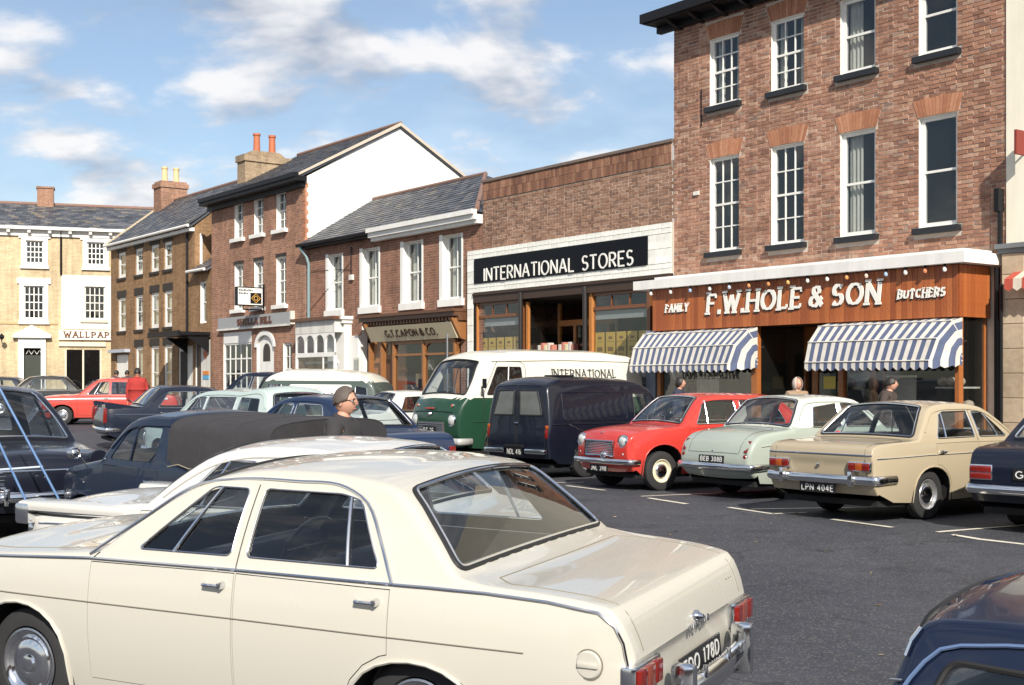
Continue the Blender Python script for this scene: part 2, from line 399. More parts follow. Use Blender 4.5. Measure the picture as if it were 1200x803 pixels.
# ------------------------------------------------------------------ lettering (own stroke alphabet)
def arc(cx, cy, rx, ry, a0, a1, n=10): return [(cx + rx * math.cos(R(a0 + (a1 - a0) * k / n)), cy + ry * math.sin(R(a0 + (a1 - a0) * k / n))) for k in range(n + 1)]
GL = {
 'A': (.74, [[(0, 0), (.37, 1)], [(.37, 1), (.74, 0)], [(.13, .34), (.61, .34)]]),
 'B': (.6, [[(0, 0), (0, 1)], [(0, 1), (.3, 1)] + arc(.3, .765, .24, .235, 80, -90) + [(0, .53)], [(.3, .53)] + arc(.32, .265, .28, .265, 80, -90) + [(0, 0)]]),
 'C': (.68, [arc(.38, .5, .38, .5, 48, 312, 16)]),
 'D': (.66, [[(0, 0), (0, 1)], [(0, 1), (.26, 1)] + arc(.26, .5, .4, .5, 80, -80, 12) + [(.26, 0), (0, 0)]]),
 'E': (.54, [[(0, 0), (0, 1)], [(0, 1), (.54, 1)], [(0, .52), (.44, .52)], [(0, 0), (.54, 0)]]),
 'F': (.52, [[(0, 0), (0, 1)], [(0, 1), (.52, 1)], [(0, .52), (.42, .52)]]),
 'G': (.74, [arc(.4, .5, .4, .5, 48, 330, 16) + [(.74, .44), (.46, .44)]]),
 'H': (.66, [[(0, 0), (0, 1)], [(.66, 0), (.66, 1)], [(0, .52), (.66, .52)]]),
 'I': (.0, [[(0, 0), (0, 1)]]),
 'J': (.36, [[(.36, 1), (.36, .22)] + arc(.16, .2, .2, .2, 0, -150, 8)]),
 'K': (.6, [[(0, 0), (0, 1)], [(.6, 1), (.02, .42)], [(.2, .6), (.62, 0)]]),
 'L': (.5, [[(0, 0), (0, 1)], [(0, 0), (.5, 0)]]),
 'M': (.8, [[(0, 0), (.06, 1)], [(.06, 1), (.4, .2)], [(.4, .2), (.74, 1)], [(.74, 1), (.8, 0)]]),
 'N': (.66, [[(0, 0), (0, 1)], [(0, 1), (.66, 0)], [(.66, 0), (.66, 1)]]),
 'O': (.8, [arc(.4, .5, .4, .5, 0, 360, 24)[:-1] + ['c']]),
 'P': (.56, [[(0, 0), (0, 1)], [(0, 1), (.3, 1)] + arc(.3, .74, .26, .26, 80, -90) + [(0, .48)]]),
 'Q': (.8, [arc(.4, .5, .4, .5, 0, 360, 24)[:-1] + ['c'], [(.5, .25), (.82, -.06)]]),
 'R': (.6, [[(0, 0), (0, 1)], [(0, 1), (.3, 1)] + arc(.3, .74, .26, .26, 80, -90) + [(0, .48)], [(.26, .48), (.6, 0)]]),
 'S': (.54, [arc(.28, .745, .25, .255, 35, 250, 10) + arc(.27, .265, .27, .265, 80, -145, 12)]),
 'T': (.62, [[(.31, 0), (.31, 1)], [(0, 1), (.62, 1)]]),
 'U': (.64, [[(0, 1), (0, .3)] + arc(.32, .3, .32, .3, 180, 360, 10) + [(.64, 1)]]),
 'W': (1.0, [[(0, 1), (.25, 0)], [(.25, 0), (.5, .9)], [(.5, .9), (.75, 0)], [(.75, 0), (1.0, 1)]]),
 'V': (.7, [[(0, 1), (.35, 0)], [(.35, 0), (.7, 1)]]),
 'X': (.64, [[(0, 0), (.64, 1)], [(0, 1), (.64, 0)]]),
 'Y': (.66, [[(0, 1), (.33, .48)], [(.66, 1), (.33, .48)], [(.33, .48), (.33, 0)]]),
 '&': (.76, [[(.74, 0), (.2, .68)] + arc(.34, .8, .18, .2, 210, -30, 10) + [(.12, .4)] + arc(.28, .24, .26, .24, 140, 300, 8) + [(.7, .44)]]),
 '.': (.0, [[(0, -.13), (0, .13)]]), '-': (.3, [[(0, .42), (.3, .42)]]),
 '0': (.5, [arc(.25, .5, .25, .5, 0, 360, 20)[:-1] + ['c']]),
 '1': (.2, [[(.14, 0), (.14, 1), (0, .84)]]),
 '2': (.5, [arc(.25, .74, .24, .26, 160, -30, 10) + [(0, 0), (.5, 0)]]),
 '5': (.5, [[(.46, 1), (.08, 1), (.04, .56)] + arc(.24, .3, .26, .3, 120, -150, 12)]),
 '3': (.5, [arc(.24, .75, .22, .25, 150, -80, 10) + arc(.24, .26, .26, .26, 80, -150, 12)]),
 '4': (.54, [[(.4, 0), (.4, 1), (0, .3), (.54, .3)]]),
 '6': (.5, [arc(.25, .29, .25, .29, 0, 360, 18)[:-1] + ['c'], [(.02, .36)] + arc(.36, .42, .34, .58, 170, 95, 6)]),
 '7': (.48, [[(0, 1), (.48, 1), (.16, 0)]]),
 '8': (.5, [arc(.25, .76, .21, .24, 0, 360, 16)[:-1] + ['c'], arc(.25, .27, .25, .27, 0, 360, 18)[:-1] + ['c']]),
 '9': (.5, [arc(.25, .71, .25, .29, 0, 360, 18)[:-1] + ['c'], [(.48, .64)] + arc(.14, .58, .34, .58, -10, -85, 6)]),
}
def glyph(ch, h, wt, serif=0.0, slant=0.0, wide=1.0, thin=1.0):
    """2-D pieces of one letter: (points, triangles), advance."""
    wd, strokes = GL[ch]; polys = []
    def P(p): return Vector((p[0] * wide * h, p[1] * (h - wt) + wt / 2))
    for st in strokes:
        closed = st[-1] == 'c'; pts = [P(p) for p in (st[:-1] if closed else st)]
        for i in range(len(pts) if closed else len(pts) - 1):
            a, b = pts[i], pts[(i + 1) % len(pts)]
            if (b - a).length < 1e-7: continue
            d = (b - a).normalized(); w = wt / 2 * (1.0 if abs(d.y) > 0.55 else thin); nn = Vector((-d.y, d.x)) * w
            polys.append([a + nn, a - nn, b - nn, b + nn])
            if (0 < i or closed):
                polys.append([a + Vector((math.cos(k * math.pi / 4), math.sin(k * math.pi / 4))) * w for k in range(8)])
        if not closed and serif:
            for e, f in ((0, 1), (-1, -2)):
                if abs((pts[e] - pts[f]).normalized().y) > 0.75 and (pts[e].y < wt * 0.8 or pts[e].y > h - wt * 0.8) and ch not in 'CGSJ.U03689&':
                    y0 = 0 if pts[e].y < h / 2 else h - wt * 0.45 * max(thin, 0.6)
                    polys.append([Vector((pts[e].x - wt / 2 - serif, y0)), Vector((pts[e].x + wt / 2 + serif, y0)), Vector((pts[e].x + wt / 2 + serif, y0 + wt * 0.45)), Vector((pts[e].x - wt / 2 - serif, y0 + wt * 0.45))])
                elif abs((pts[e] - pts[f]).normalized().x) > 0.75 and ch in 'EFLTZ7':
                    x0 = pts[e].x; up = pts[e].y < h / 2; y0 = pts[e].y
                    sg = 1 if up else -1
                    if ch in 'EF' and 0.3 * h < y0 < 0.7 * h: continue
                    if e == 0 and ch in 'EFL': continue
                    polys.append([Vector((x0 - wt * .25, y0)), Vector((x0 + wt * .25, y0)), Vector((x0 + wt * .25, y0 + sg * (wt * .4 + serif))), Vector((x0 - wt * .25, y0 + sg * (wt * .4 + serif)))])
    vs = []; fs = []
    for q in polys:
        A = sum(q[i].x * q[(i + 1) % len(q)].y - q[(i + 1) % len(q)].x * q[i].y for i in range(len(q)))
        if A < 0: q = q[::-1]
        fs.append(list(range(len(vs), len(vs) + len(q)))); vs += q
    ov, oe, of, _v, _e, orig = delaunay_2d_cdt(vs, [], fs, 0, 1e-5)
    pts = [(v.x + slant * v.y, v.y) for v in ov]
    return pts, [tuple(f) for f, g in zip(of, orig) if len(g)], wd * wide * h + wt
def letter_geo(ch, h, wt, depth, **kw):
    pts, tris, adv = glyph(ch, h, wt, **kw)
    n = len(pts); vs = [(p[0], 0.0, p[1]) for p in pts] + [(p[0], -depth, p[1]) for p in pts]
    fs = [tuple(i + n for i in t) for t in tris]; ed = {}
    for t in tris:
        for i in range(len(t)): ed[(t[i], t[(i + 1) % len(t)])] = 1
    for (a, b) in ed:
        if (b, a) not in ed: fs.append((a, b, b + n, a + n))
    return vs, fs, adv
_lc = {}
def text(parent, s, x0, x1, z0, h, y, mat, wt, depth=0.012, gap=0.1, single=False, name='letter', space=0.45, M=None, **kw):
    """Lay a line of letters between x0 and x1 on the plane y (facing -y). Each letter is its own mesh unless single."""
    adv = []
    for ch in s:
        if ch == ' ': adv.append(h * space); continue
        key = (ch, round(h, 4), round(wt, 4), depth, tuple(sorted(kw.items())))
        if key not in _lc: _lc[key] = letter_geo(ch, h, wt, depth, **kw)
        adv.append(_lc[key][2])
    tot = sum(adv) + gap * h * (len(s) - 1); k = (x1 - x0) / tot if x1 else 1.0
    x = x0; mb = MB(); out = []
    for ch, a in zip(s, adv):
        if ch != ' ':
            key = (ch, round(h, 4), round(wt, 4), depth, tuple(sorted(kw.items()))); vs, fs, _ = _lc[key]
            vv = [Vector(((v[0] + wt / 2) * k + x, v[1] + y, v[2] + z0)) for v in vs]
            if M is not None: vv = [M @ v for v in vv]
            if single: mb.add(vv, fs)
            else: out.append(MB().add(vv, fs).build(name, mat, parent))
        x += (a + gap * h) * k
    if single: out.append(mb.build(name, mat, parent))
    return out

# ================================================================== THE SETTING
class Plane:
    """A street front: local x runs to the right along it, y into the building, z up."""
    def __init__(s, o, r):
        l = math.hypot(*r); s.O = o; s.r = (r[0] / l, r[1] / l); s.into = (-s.r[1], s.r[0]); s.ang = math.atan2(s.r[1], s.r[0])
    def hit(s, px, py=450.0, q=0.0):
        d = (px - CX) / F
        k = (s.O[0] * s.into[0] + s.O[1] * s.into[1] - q) / (d * s.into[0] + s.into[1])
        X, Y = d * k, k
        return ((X - s.O[0]) * s.r[0] + (Y - s.O[1]) * s.r[1], CZ + (HY - py) * k / F)
    def x(s, px, q=0.0): return s.hit(px, 450, q)[0]
    def z(s, px, py, q=0.0): return s.hit(px, py, q)[1]
    def w(s, x, y=0.0, z=0.0): return Vector((s.O[0] + s.r[0] * x + s.into[0] * y, s.O[1] + s.r[1] * x + s.into[1] * y, z))
_s = 55 * (1180 + 515) / 1365
T = Plane((580 / _s, F / _s), (1115, -1500))           # the long terrace
T2 = Plane(((128 - 600) * 64 / F, 64.0), (0.95, 0.31))  # the yellow-brick block closing the square

# ------------------------------------------------------------------ ground
def mat_asphalt():
    m, t, b = new_mat('asphalt')
    v = objcoord(t); big = noise(t, v, 0.35, 5, 0.6); mid = noise(t, v, 2.6, 5, 0.65); fine = noise(t, v, 95.0, 4, 0.75)
    vo = N(t, 'ShaderNodeTexVoronoi'); t.links.new(v, vo.inputs['Vector']); vo.inputs['Scale'].default_value = 70.0
    c = MIX(t, RAMP(t, big, [(0.35, 0.0), (0.65, 1.0)]), (0.038, 0.041, 0.054), (0.058, 0.061, 0.074))
    c = MIX(t, 1.0, c, MA(t, 'ADD', MA(t, 'MULTIPLY', mid, 0.9), 0.55), 'MULTIPLY')
    agg = RAMP(t, fine, [(0.55, 0.0), (0.72, 1.0)])
    c = MIX(t, MA(t, 'MULTIPLY', agg, 0.55), c, (0.17, 0.165, 0.16))
    vc = N(t, 'ShaderNodeSeparateColor'); t.links.new(vo.outputs['Color'], vc.inputs[0])
    c = MIX(t, MA(t, 'MULTIPLY', RAMP(t, vc.outputs[0], [(0.86, 0.0), (0.9, 1.0)]), 0.35), c, (0.22, 0.20, 0.17))
    oil = noise(t, v, 0.8, 5, 0.6); c = MIX(t, MA(t, 'MULTIPLY', RAMP(t, oil, [(0.57, 0.0), (0.68, 1.0)]), 0.62), c, (0.017, 0.018, 0.022))
    # old cracks, a resurfaced strip, dusty sweepings
    v2 = N(t, 'ShaderNodeTexVoronoi', feature='DISTANCE_TO_EDGE'); wv = N(t, 'ShaderNodeVectorMath', operation='ADD'); nn = N(t, 'ShaderNodeTexNoise'); t.links.new(v, nn.inputs['Vector']); nn.inputs['Scale'].default_value = 1.3; nn.inputs['Detail'].default_value = 6
    t.links.new(v, wv.inputs[0]); t.links.new(nn.outputs['Color'], wv.inputs[1]); t.links.new(wv.outputs[0], v2.inputs['Vector']); v2.inputs['Scale'].default_value = 0.33
    crack = MA(t, 'MULTIPLY', RAMP(t, v2.outputs['Distance'], [(0.0, 1.0), (0.008, 0.0)]), RAMP(t, big, [(0.45, 0.0), (0.6, 0.8)]))
    c = MIX(t, crack, c, (0.012, 0.012, 0.014))
    dust = noise(t, v, 1.7, 7, 0.75); c = MIX(t, MA(t, 'MULTIPLY', RAMP(t, dust, [(0.56, 0.0), (0.75, 1.0)]), 0.25), c, (0.12, 0.115, 0.11))
    t.links.new(c, b.inputs['Base Color'])
    t.links.new(MA(t, 'ADD', MA(t, 'MULTIPLY', mid, 0.25), 0.62), b.inputs['Roughness']); b.inputs['Specular IOR Level'].default_value = 0.35
    bump(t, b, MA(t, 'ADD', fine, MA(t, 'MULTIPLY', vo.outputs['Distance'], 0.8)), 0.55, 0.008); return m
ys = [-500, -60, -6] + [k * 1.0 for k in range(-4, 20)] + [24, 30, 45, 70, 120, 250, 700]
xs = [-400, -120, -60, -30] + [k * 2.0 for k in range(-10, 11)] + [30, 60, 120, 400]
gv = [(x, y, gz(x, y)) for y in ys for x in xs]; nx = len(xs)
gf = [(j * nx + i, j * nx + i + 1, (j + 1) * nx + i + 1, (j + 1) * nx + i) for j in range(len(ys) - 1) for i in range(nx - 1)]
tag(mesh_obj('ground', gv, gf, mat_asphalt(), smooth=True), kind='structure')

M_line = simple('road_paint', (0.66, 0.62, 0.52), 0.7, 0, 0.35, 9, 0.3)
def road_line(p0, p1, w, label):
    a, b = on_ground(*p0), on_ground(*p1); d = (b - a).to_2d().normalized(); n = Vector((-d.y, d.x)) * w / 2
    k = max(2, int((b - a).length / 0.25)); vs = []
    for i in range(k + 1):
        p = a.lerp(b, i / k); j = rnd.uniform(0.86, 1.1)
        for sg in (1, -1):
            q = p.to_2d() + n * sg * j; vs.append((q.x, q.y, gz(q.x, q.y) + 0.005))
    return tag(mesh_obj('parking_line', vs, [(2 * i, 2 * i + 1, 2 * i + 3, 2 * i + 2) for i in range(k)], M_line), kind='structure')
for p0, p1, w in [((630, 566), (684, 565.5), .07), ((664, 569.5), (709, 575), .08), ((751, 582), (846, 578), .07), ((760, 584), (805, 591), .08),
                  ((872, 579.5), (912, 577.5), .07), ((854, 595), (908, 603), .08), ((880, 597), (1062, 594), .07), ((1098, 624), (1212, 615), .07), ((975, 609), (1046, 618.5), .08), ((1116, 627), (1215, 640), .08),
                  ((905, 602.5), (945, 601), .07)]:
    road_line(p0, p1, w, '')
# fallen leaves and scraps blown about the tarmac
lv = MB()
for k in range(46):
    if k < 12: p = on_ground(rnd.uniform(900, 1190), rnd.uniform(600, 800))
    else: p = on_ground(rnd.uniform(640, 1190), rnd.uniform(566, 640))
    a = rnd.uniform(0, 6.28); w = rnd.uniform(.006, .016); l = rnd.uniform(.012, .03); c_, s_ = math.cos(a), math.sin(a)
    q = [(-l, 0, .004), (0, w, .006 + rnd.uniform(0, .006)), (l, 0, .005), (0, -w, .006)]
    lv.add([(p.x + u * c_ - v_ * s_, p.y + u * s_ + v_ * c_, p.z + z_) for u, v_, z_ in q], [(0, 1, 2, 3)])
tag(mesh_obj('fallen_leaves', lv.v, lv.f, pieces('dead_leaf', [(0, (.12, .06, .025)), (.5, (.30, .17, .05)), (1, (.42, .33, .20))], .8)), 'scattered dead leaves and scraps on the tarmac', 'leaves', kind='stuff')
M_pave = pieces('paving', [(0.0, (0.16, 0.155, 0.15)), (1.0, (0.26, 0.25, 0.23))], 0.9)
def strip_world(name, pts, z0, z1, mat, parent=None):
    mb = MB(); mb.prism([(p.x, p.y) for p in pts], z0, z1, 'xy'); return mb.build(name, mat, parent)
pv = strip_world('pavement', [T.w(-46, -3.6), T.w(14, -3.6), T.w(14, 0.6), T.w(-46, 0.6)], -0.3, 0.105, M_pave); tag(pv, kind='structure')
kb = MB()
kerb = strip_world('kerb', [T.w(-46, -3.78), T.w(14, -3.78), T.w(14, -3.6), T.w(-46, -3.6)], -0.3, 0.12, simple('kerb_stone', (0.30, 0.29, 0.27), 0.85, 0, 0.2, 4, 0.3)); tag(kerb, kind='structure')
pv2 = strip_world('pavement', [T2.w(-40, -2.6), T2.w(8, -2.6), T2.w(8, 0.5), T2.w(-40, 0.5)], -0.3, 0.115, M_pave); tag(pv2, kind='structure')

# ------------------------------------------------------------------ building kit
class Bld:
    def __init__(s, name, label, cat, pl, x0):
        s.pl = pl; s.x0 = x0; p = pl.w(x0); s.root = tag(empty(name, (p.x, p.y, 0), pl.ang), label, cat)
    def part(s, mb, name, mat, smooth=False, label=None):
        o = mb.build(name, mat, s.root, smooth); o.location.x = -s.x0
        if label: o['label'] = label
        return o
    def sub(s, mb, name, mat, parent, smooth=False): return mb.build(name, mat, parent, smooth)
def wall(b, name, poly, holes, mat, y=0.0, rev=0.12, revmat=None, thick=0.0):
    P, Tt = patch2d(poly, holes, None); mb = MB(); mb.add([(p[0], y, p[1]) for p in P], [tuple(t) for t in Tt])
    nf = len(mb.f)
    for h in holes:
        n = len(h); mb.add([(p[0], y, p[1]) for p in h] + [(p[0], y + rev, p[1]) for p in h], [(i, (i + 1) % n, n + (i + 1) % n, n + i) for i in range(n)])
    me = bpy.data.meshes.new(name); me.from_pydata(mb.v, [], mb.f); me.materials.append(mat); me.materials.append(revmat or mat)
    for i, p in enumerate(me.polygons): p.material_index = 0 if i < nf else 1
    o = link(bpy.data.objects.new(name, me), b.root); o.location.x = -b.x0; return o
_pc = {}
def pane_at(parent, x0, x1, y, z0, z1, mat=None, name='pane'):
    key = (round(x1 - x0, 3), round(z1 - z0, 3), (mat or M_winglass).name, name)
    if key not in _pc:
        w, h = (x1 - x0) / 2, (z1 - z0) / 2
        o = MB().box(-w, w, -0.002, 0.002, -h, h).build(name, mat or M_winglass, parent); _pc[key] = o
    else: o = share(_pc[key], parent)
    o.location = ((x0 + x1) / 2, y, (z0 + z1) / 2); o.rotation_euler = (R(rnd.uniform(-.35, .35)), 0, R(rnd.uniform(-.5, .5))); return o
def window(b, x0, x1, z0, z1, y, cols, rows, mat=None, fr=0.06, bar=0.024, sash=True, curtain=0, sill=None, label=None, sillmat=None, sillout=0.12, sillh=0.11, sillw=0.08):
    """Sash window: frame with glazing bars, each pane a piece of its own."""
    mat = mat or M_white; mb = MB()
    mb.box(x0, x0 + fr, y, y + .07, z0, z1).box(x1 - fr, x1, y, y + .07, z0, z1)
    mb.box(x0 + fr, x1 - fr, y + .003, y + .067, z1 - fr, z1).box(x0 + fr, x1 - fr, y + .003, y + .067, z0, z0 + fr * 1.3)
    gx0, gx1, g0, g1 = x0 + fr, x1 - fr, z0 + fr * 1.3, z1 - fr
    zm = (g0 + g1) / 2
    if sash: mb.box(gx0, gx1, y + .006, y + .06, zm - .022, zm + .022)
    cw = (gx1 - gx0 - bar * (cols - 1)) / cols
    for i in range(1, cols): xx = gx0 + i * cw + (i - 1) * bar; mb.box(xx, xx + bar, y + .012, y + .045, g0, g1)
    zs = []
    if sash:
        h1 = (zm - .022 - g0); n2 = rows // 2
        for base, top in ((g0, zm - .022), (zm + .022, g1)):
            ch = (top - base - bar * (n2 - 1)) / n2
            for j in range(n2):
                zs.append((base + j * (ch + bar), base + j * (ch + bar) + ch))
                if j: mb.box(gx0, gx1, y + .014, y + .043, base + j * (ch + bar) - bar, base + j * (ch + bar))
    else:
        ch = (g1 - g0 - bar * (rows - 1)) / rows
        for j in range(rows):
            zs.append((g0 + j * (ch + bar), g0 + j * (ch + bar) + ch))
            if j: mb.box(gx0, gx1, y + .014, y + .043, g0 + j * (ch + bar) - bar, g0 + j * (ch + bar))
    o = b.part(mb, 'window', mat, label=label)
    for (a, c) in zs:
        for i in range(cols):
            xx = gx0 + i * (cw + bar); pane_at(o, xx - .004, xx + cw + .004, y + .03, a - .004, c + .004)
    if curtain:
        for sg in (0, 1):
            if curtain == 2 and sg: continue
            w = (gx1 - gx0) * (0.26 if curtain == 1 else 0.45); xa = gx0 if sg == 0 else gx1 - w
            n = 10; mc = MB(); vs = []
            for k in range(n + 1):
                xx = xa + w * k / n; yy = y + .14 + .025 * math.sin(k * 1.9)
                vs += [(xx, yy, g0 - .05), (xx, yy, g1 + .05)]
            mc.add(vs, [(2 * k, 2 * k + 2, 2 * k + 3, 2 * k + 1) for k in range(n)]); mc.build('curtain', M_curtain, o, True)
    if sill:
        MB().box(x0 - sillw, x1 + sillw, -sillout, y + .01, z0 - sillh, z0 - .002).build('sill', sillmat or M_white, o)
    return o
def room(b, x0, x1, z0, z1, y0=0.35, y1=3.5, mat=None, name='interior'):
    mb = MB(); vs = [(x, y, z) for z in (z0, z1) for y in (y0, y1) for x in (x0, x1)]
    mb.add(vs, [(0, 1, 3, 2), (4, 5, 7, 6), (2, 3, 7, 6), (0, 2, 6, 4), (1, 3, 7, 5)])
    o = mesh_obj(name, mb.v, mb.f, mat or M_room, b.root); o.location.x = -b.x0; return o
SLATE = [(0.0, (0.045, 0.05, 0.062)), (0.5, (0.085, 0.09, 0.105)), (0.85, (0.13, 0.13, 0.14)), (1.0, (0.20, 0.17, 0.13))]
M_slate = pieces('roof_slate', SLATE, 0.45, 0.35, 40, 0.5)
M_ridge = simple('ridge_tile', (0.22, 0.13, 0.10), 0.8, 0, 0.3, 6, 0.3)
def slates(b, x0, x1e, p0, p1, name='slates', sw=0.26, sh=0.2, mat=None, x1r=None):
    """Lapped courses of slate on the slope from p0=(y,z) at the eaves up to p1 at the ridge."""
    mb = MB(); L = math.hypot(p1[0] - p0[0], p1[1] - p0[1]); dy, dz = (p1[0] - p0[0]) / L, (p1[1] - p0[1]) / L; ny, nz = -dz, dy
    k = int(math.ceil(L / sh)); m = rnd.random()
    for j in range(k):
        a0 = j * sh; a1 = min(L, a0 + sh * 1.25); x = x0 - (sw / 2 if j % 2 else 0); x1 = x1e if x1r is None else x1e + (x1r - x1e) * (j + .5) / k
        while x < x1:
            xa, xb = max(x0, x + .004), min(x1, x + sw - .004)
            if xb - xa > .02:
                t0 = .022 + rnd.uniform(-.003, .005); t1 = .004; e = rnd.uniform(-.012, .008)
                def pt(xx, a, t): return (xx, p0[0] + dy * a + ny * t, p0[1] + dz * a + nz * t)
                mb.add([pt(xa, a0 + e, t0), pt(xb, a0 + e, t0), pt(xb, a1, t1), pt(xa, a1, t1), pt(xa, a0 + e, t0 - .012), pt(xb, a0 + e, t0 - .012)], [(0, 1, 2, 3), (4, 5, 1, 0)])
            x += sw
    o = mesh_obj(name, mb.v, mb.f, mat or M_slate, b.root); o.location.x = -b.x0; o['kind'] = 'stuff'; return o
def gable_shell(b, x0, x1, z0, ze, zr, yr, yd, mat_r, mat_l=None, zb=None):
    """Side walls with a gable; front at y=0, ridge at y=yr, back at y=yd."""
    for xx, m, nm in ((x1, mat_r, 'gable_wall'), (x0, mat_l or mat_r, 'side_wall')):
        mb = MB(); mb.add([(xx, 0, z0), (xx, yd, z0), (xx, yd, zb or ze), (xx, yr, zr), (xx, 0, ze)], [(0, 1, 2, 3, 4)]); b.part(mb, nm, m)
def roof_base(b, x0, x1, pts, mat=None, t=0.05):
    mb = MB(); mb.prism([(p[0], p[1] - .0) for p in pts] + [(p[0], p[1] - .10) for p in pts[::-1]], x0, x1, 'yz'); return b.part(mb, 'roof', mat or M_slate)
def pipe(b, pts, r=.045, mat=None, name='downpipe'): return b.part(MB().tube(pts, r, 8), name, mat or M_black, True)
def gutter(b, x0, x1, y, z, mat=None, r=.06): return b.part(MB().tube([(x0, y, z), (x1, y, z)], r, 8), 'gutter', mat or M_black, True)

def brick_face(b, x0, x1, z0, z1, holes, mat, y=0.0, bl=0.225, bh=0.075, keep=300, proud=0.007):
    """Real bricks on a mortar bed. holes: 2-D outlines to leave free. The nearest `keep` are objects of their own."""
    rowsN = int((z1 - z0) / bh); items = []
    for j in range(rowsN):
        za = z0 + j * bh + .005; zb = z0 + (j + 1) * bh - .005; zm = (za + zb) / 2; free = [(x0, x1)]
        for h in holes:
            for zt in (za + .004, zm, zb - .004):
                xsn = []
                for i in range(len(h)):
                    (xa, z_a), (xb, z_b) = h[i], h[(i + 1) % len(h)]
                    if (z_a > zt) != (z_b > zt): xsn.append(xa + (zt - z_a) / (z_b - z_a) * (xb - xa))
                xsn.sort()
                for q in range(0, len(xsn) - 1, 2):
                    nf = []
                    for (p, r_) in free:
                        if xsn[q + 1] <= p or xsn[q] >= r_: nf.append((p, r_)); continue
                        if xsn[q] > p: nf.append((p, xsn[q]))
                        if xsn[q + 1] < r_: nf.append((xsn[q + 1], r_))
                    free = nf
        for (p, r_) in free:
            x = x0 - (bl * .5 if j % 2 else 0); k = 0
            while x < r_:
                w = bl if (k + j) % 2 else bl * .5
                xa, xb = max(p, x + .005), min(r_, x + w - .005)
                if xb - xa > .03: items.append((xa, xb, za, zb))
                x += w; k += 1
    items.sort(key=lambda t: -t[1])
    def geo(it):
        xa, xb, za, zb = it; d = proud + rnd.uniform(-.004, .007); e = .003
        f = [(xa + e, y - d, za + e + rnd.uniform(-.002, .002)), (xb - e, y - d + rnd.uniform(-.003, .003), za + e), (xb - e, y - d, zb - e), (xa + e, y - d + rnd.uniform(-.003, .003), zb - e)]
        k = [(xa, y + .004, za), (xb, y + .004, za), (xb, y + .004, zb), (xa, y + .004, zb)]
        return f + k, [(0, 1, 2, 3), (4, 5, 1, 0), (5, 6, 2, 1), (6, 7, 3, 2), (7, 4, 0, 3)]
    single = set()
    full = [i for i, it in enumerate(items) if it[1] - it[0] > bl * .9][:keep]
    proto = None
    for i in full:
        it = items[i]; single.add(i); cx, cz = (it[0] + it[1]) / 2, (it[2] + it[3]) / 2
        if proto is None:
            w, h = (it[1] - it[0]) / 2, (it[3] - it[2]) / 2; vs, fs = geo((-w, w, -h, h)); proto = mesh_obj('brick', [(v[0], v[1] - y, v[2]) for v in vs], fs, mat, b.root); o = proto
        else: o = share(proto, b.root)
        o.location = (cx - b.x0, y + rnd.uniform(-.004, .003), cz); o.rotation_euler = (0, R(rnd.uniform(-.7, .7)), R(rnd.uniform(-.8, .8)))
    mb = MB()
    for i, it in enumerate(items):
        if i not in single: mb.add(*geo(it))
    o = mesh_obj('brickwork', mb.v, mb.f, mat, b.root); o.location.x = -b.x0; o['kind'] = 'stuff'
    return len(items)
def voussoirs(b, x0, x1, z, h, flare, n, mat, y=-.012):
    for k in range(n):
        t0, t1 = k / n, (k + 1) / n; g = .004
        xa, xb = x0 + (x1 - x0) * t0 + g, x0 + (x1 - x0) * t1 - g
        ta, tb = x0 - flare + (x1 - x0 + 2 * flare) * t0 + g, x0 - flare + (x1 - x0 + 2 * flare) * t1 - g
        rise = .03 * math.sin(math.pi * (t0 + t1) / 2)
        b.part(MB().prism([(xa, z + rise * .3), (xb, z + rise * .3), (tb, z + h + rise), (ta, z + h + rise)], y - rnd.uniform(0, .005), .02), 'voussoir', mat)

BRK = [(0.0, (0.26, 0.13, 0.092)), (0.2, (0.345, 0.175, 0.118)), (0.5, (0.405, 0.21, 0.138)), (0.8, (0.45, 0.245, 0.165)), (0.93, (0.52, 0.335, 0.235)), (1.0, (0.27, 0.175, 0.14))]
M_brick = pieces('old_red_brick', BRK, 0.9, 0.6, 55)
M_brick2 = pieces('brown_brick', [(0.0, (0.21, 0.12, 0.085)), (0.3, (0.29, 0.165, 0.112)), (0.65, (0.345, 0.195, 0.13)), (1.0, (0.40, 0.245, 0.17))], 0.9, 0.5, 55)
M_rubbed = pieces('rubbed_brick', [(0.0, (0.33, 0.145, 0.085)), (0.5, (0.42, 0.19, 0.11)), (1.0, (0.49, 0.25, 0.15))], 0.9, 0.4, 55)
M_bsill = simple('black_sill', (0.016, 0.018, 0.022), 0.5, 0, 0.3)
M_wood = simple('varnished_wood', (0.34, 0.115, 0.032), 0.38, 0, 0.25, 14, 0.1, 0.25)
M_board = pieces('cedar_board', [(0.0, (0.26, 0.068, 0.02)), (0.5, (0.34, 0.096, 0.028)), (1.0, (0.42, 0.13, 0.038))], 0.42, 0.2, 90, 0.5)

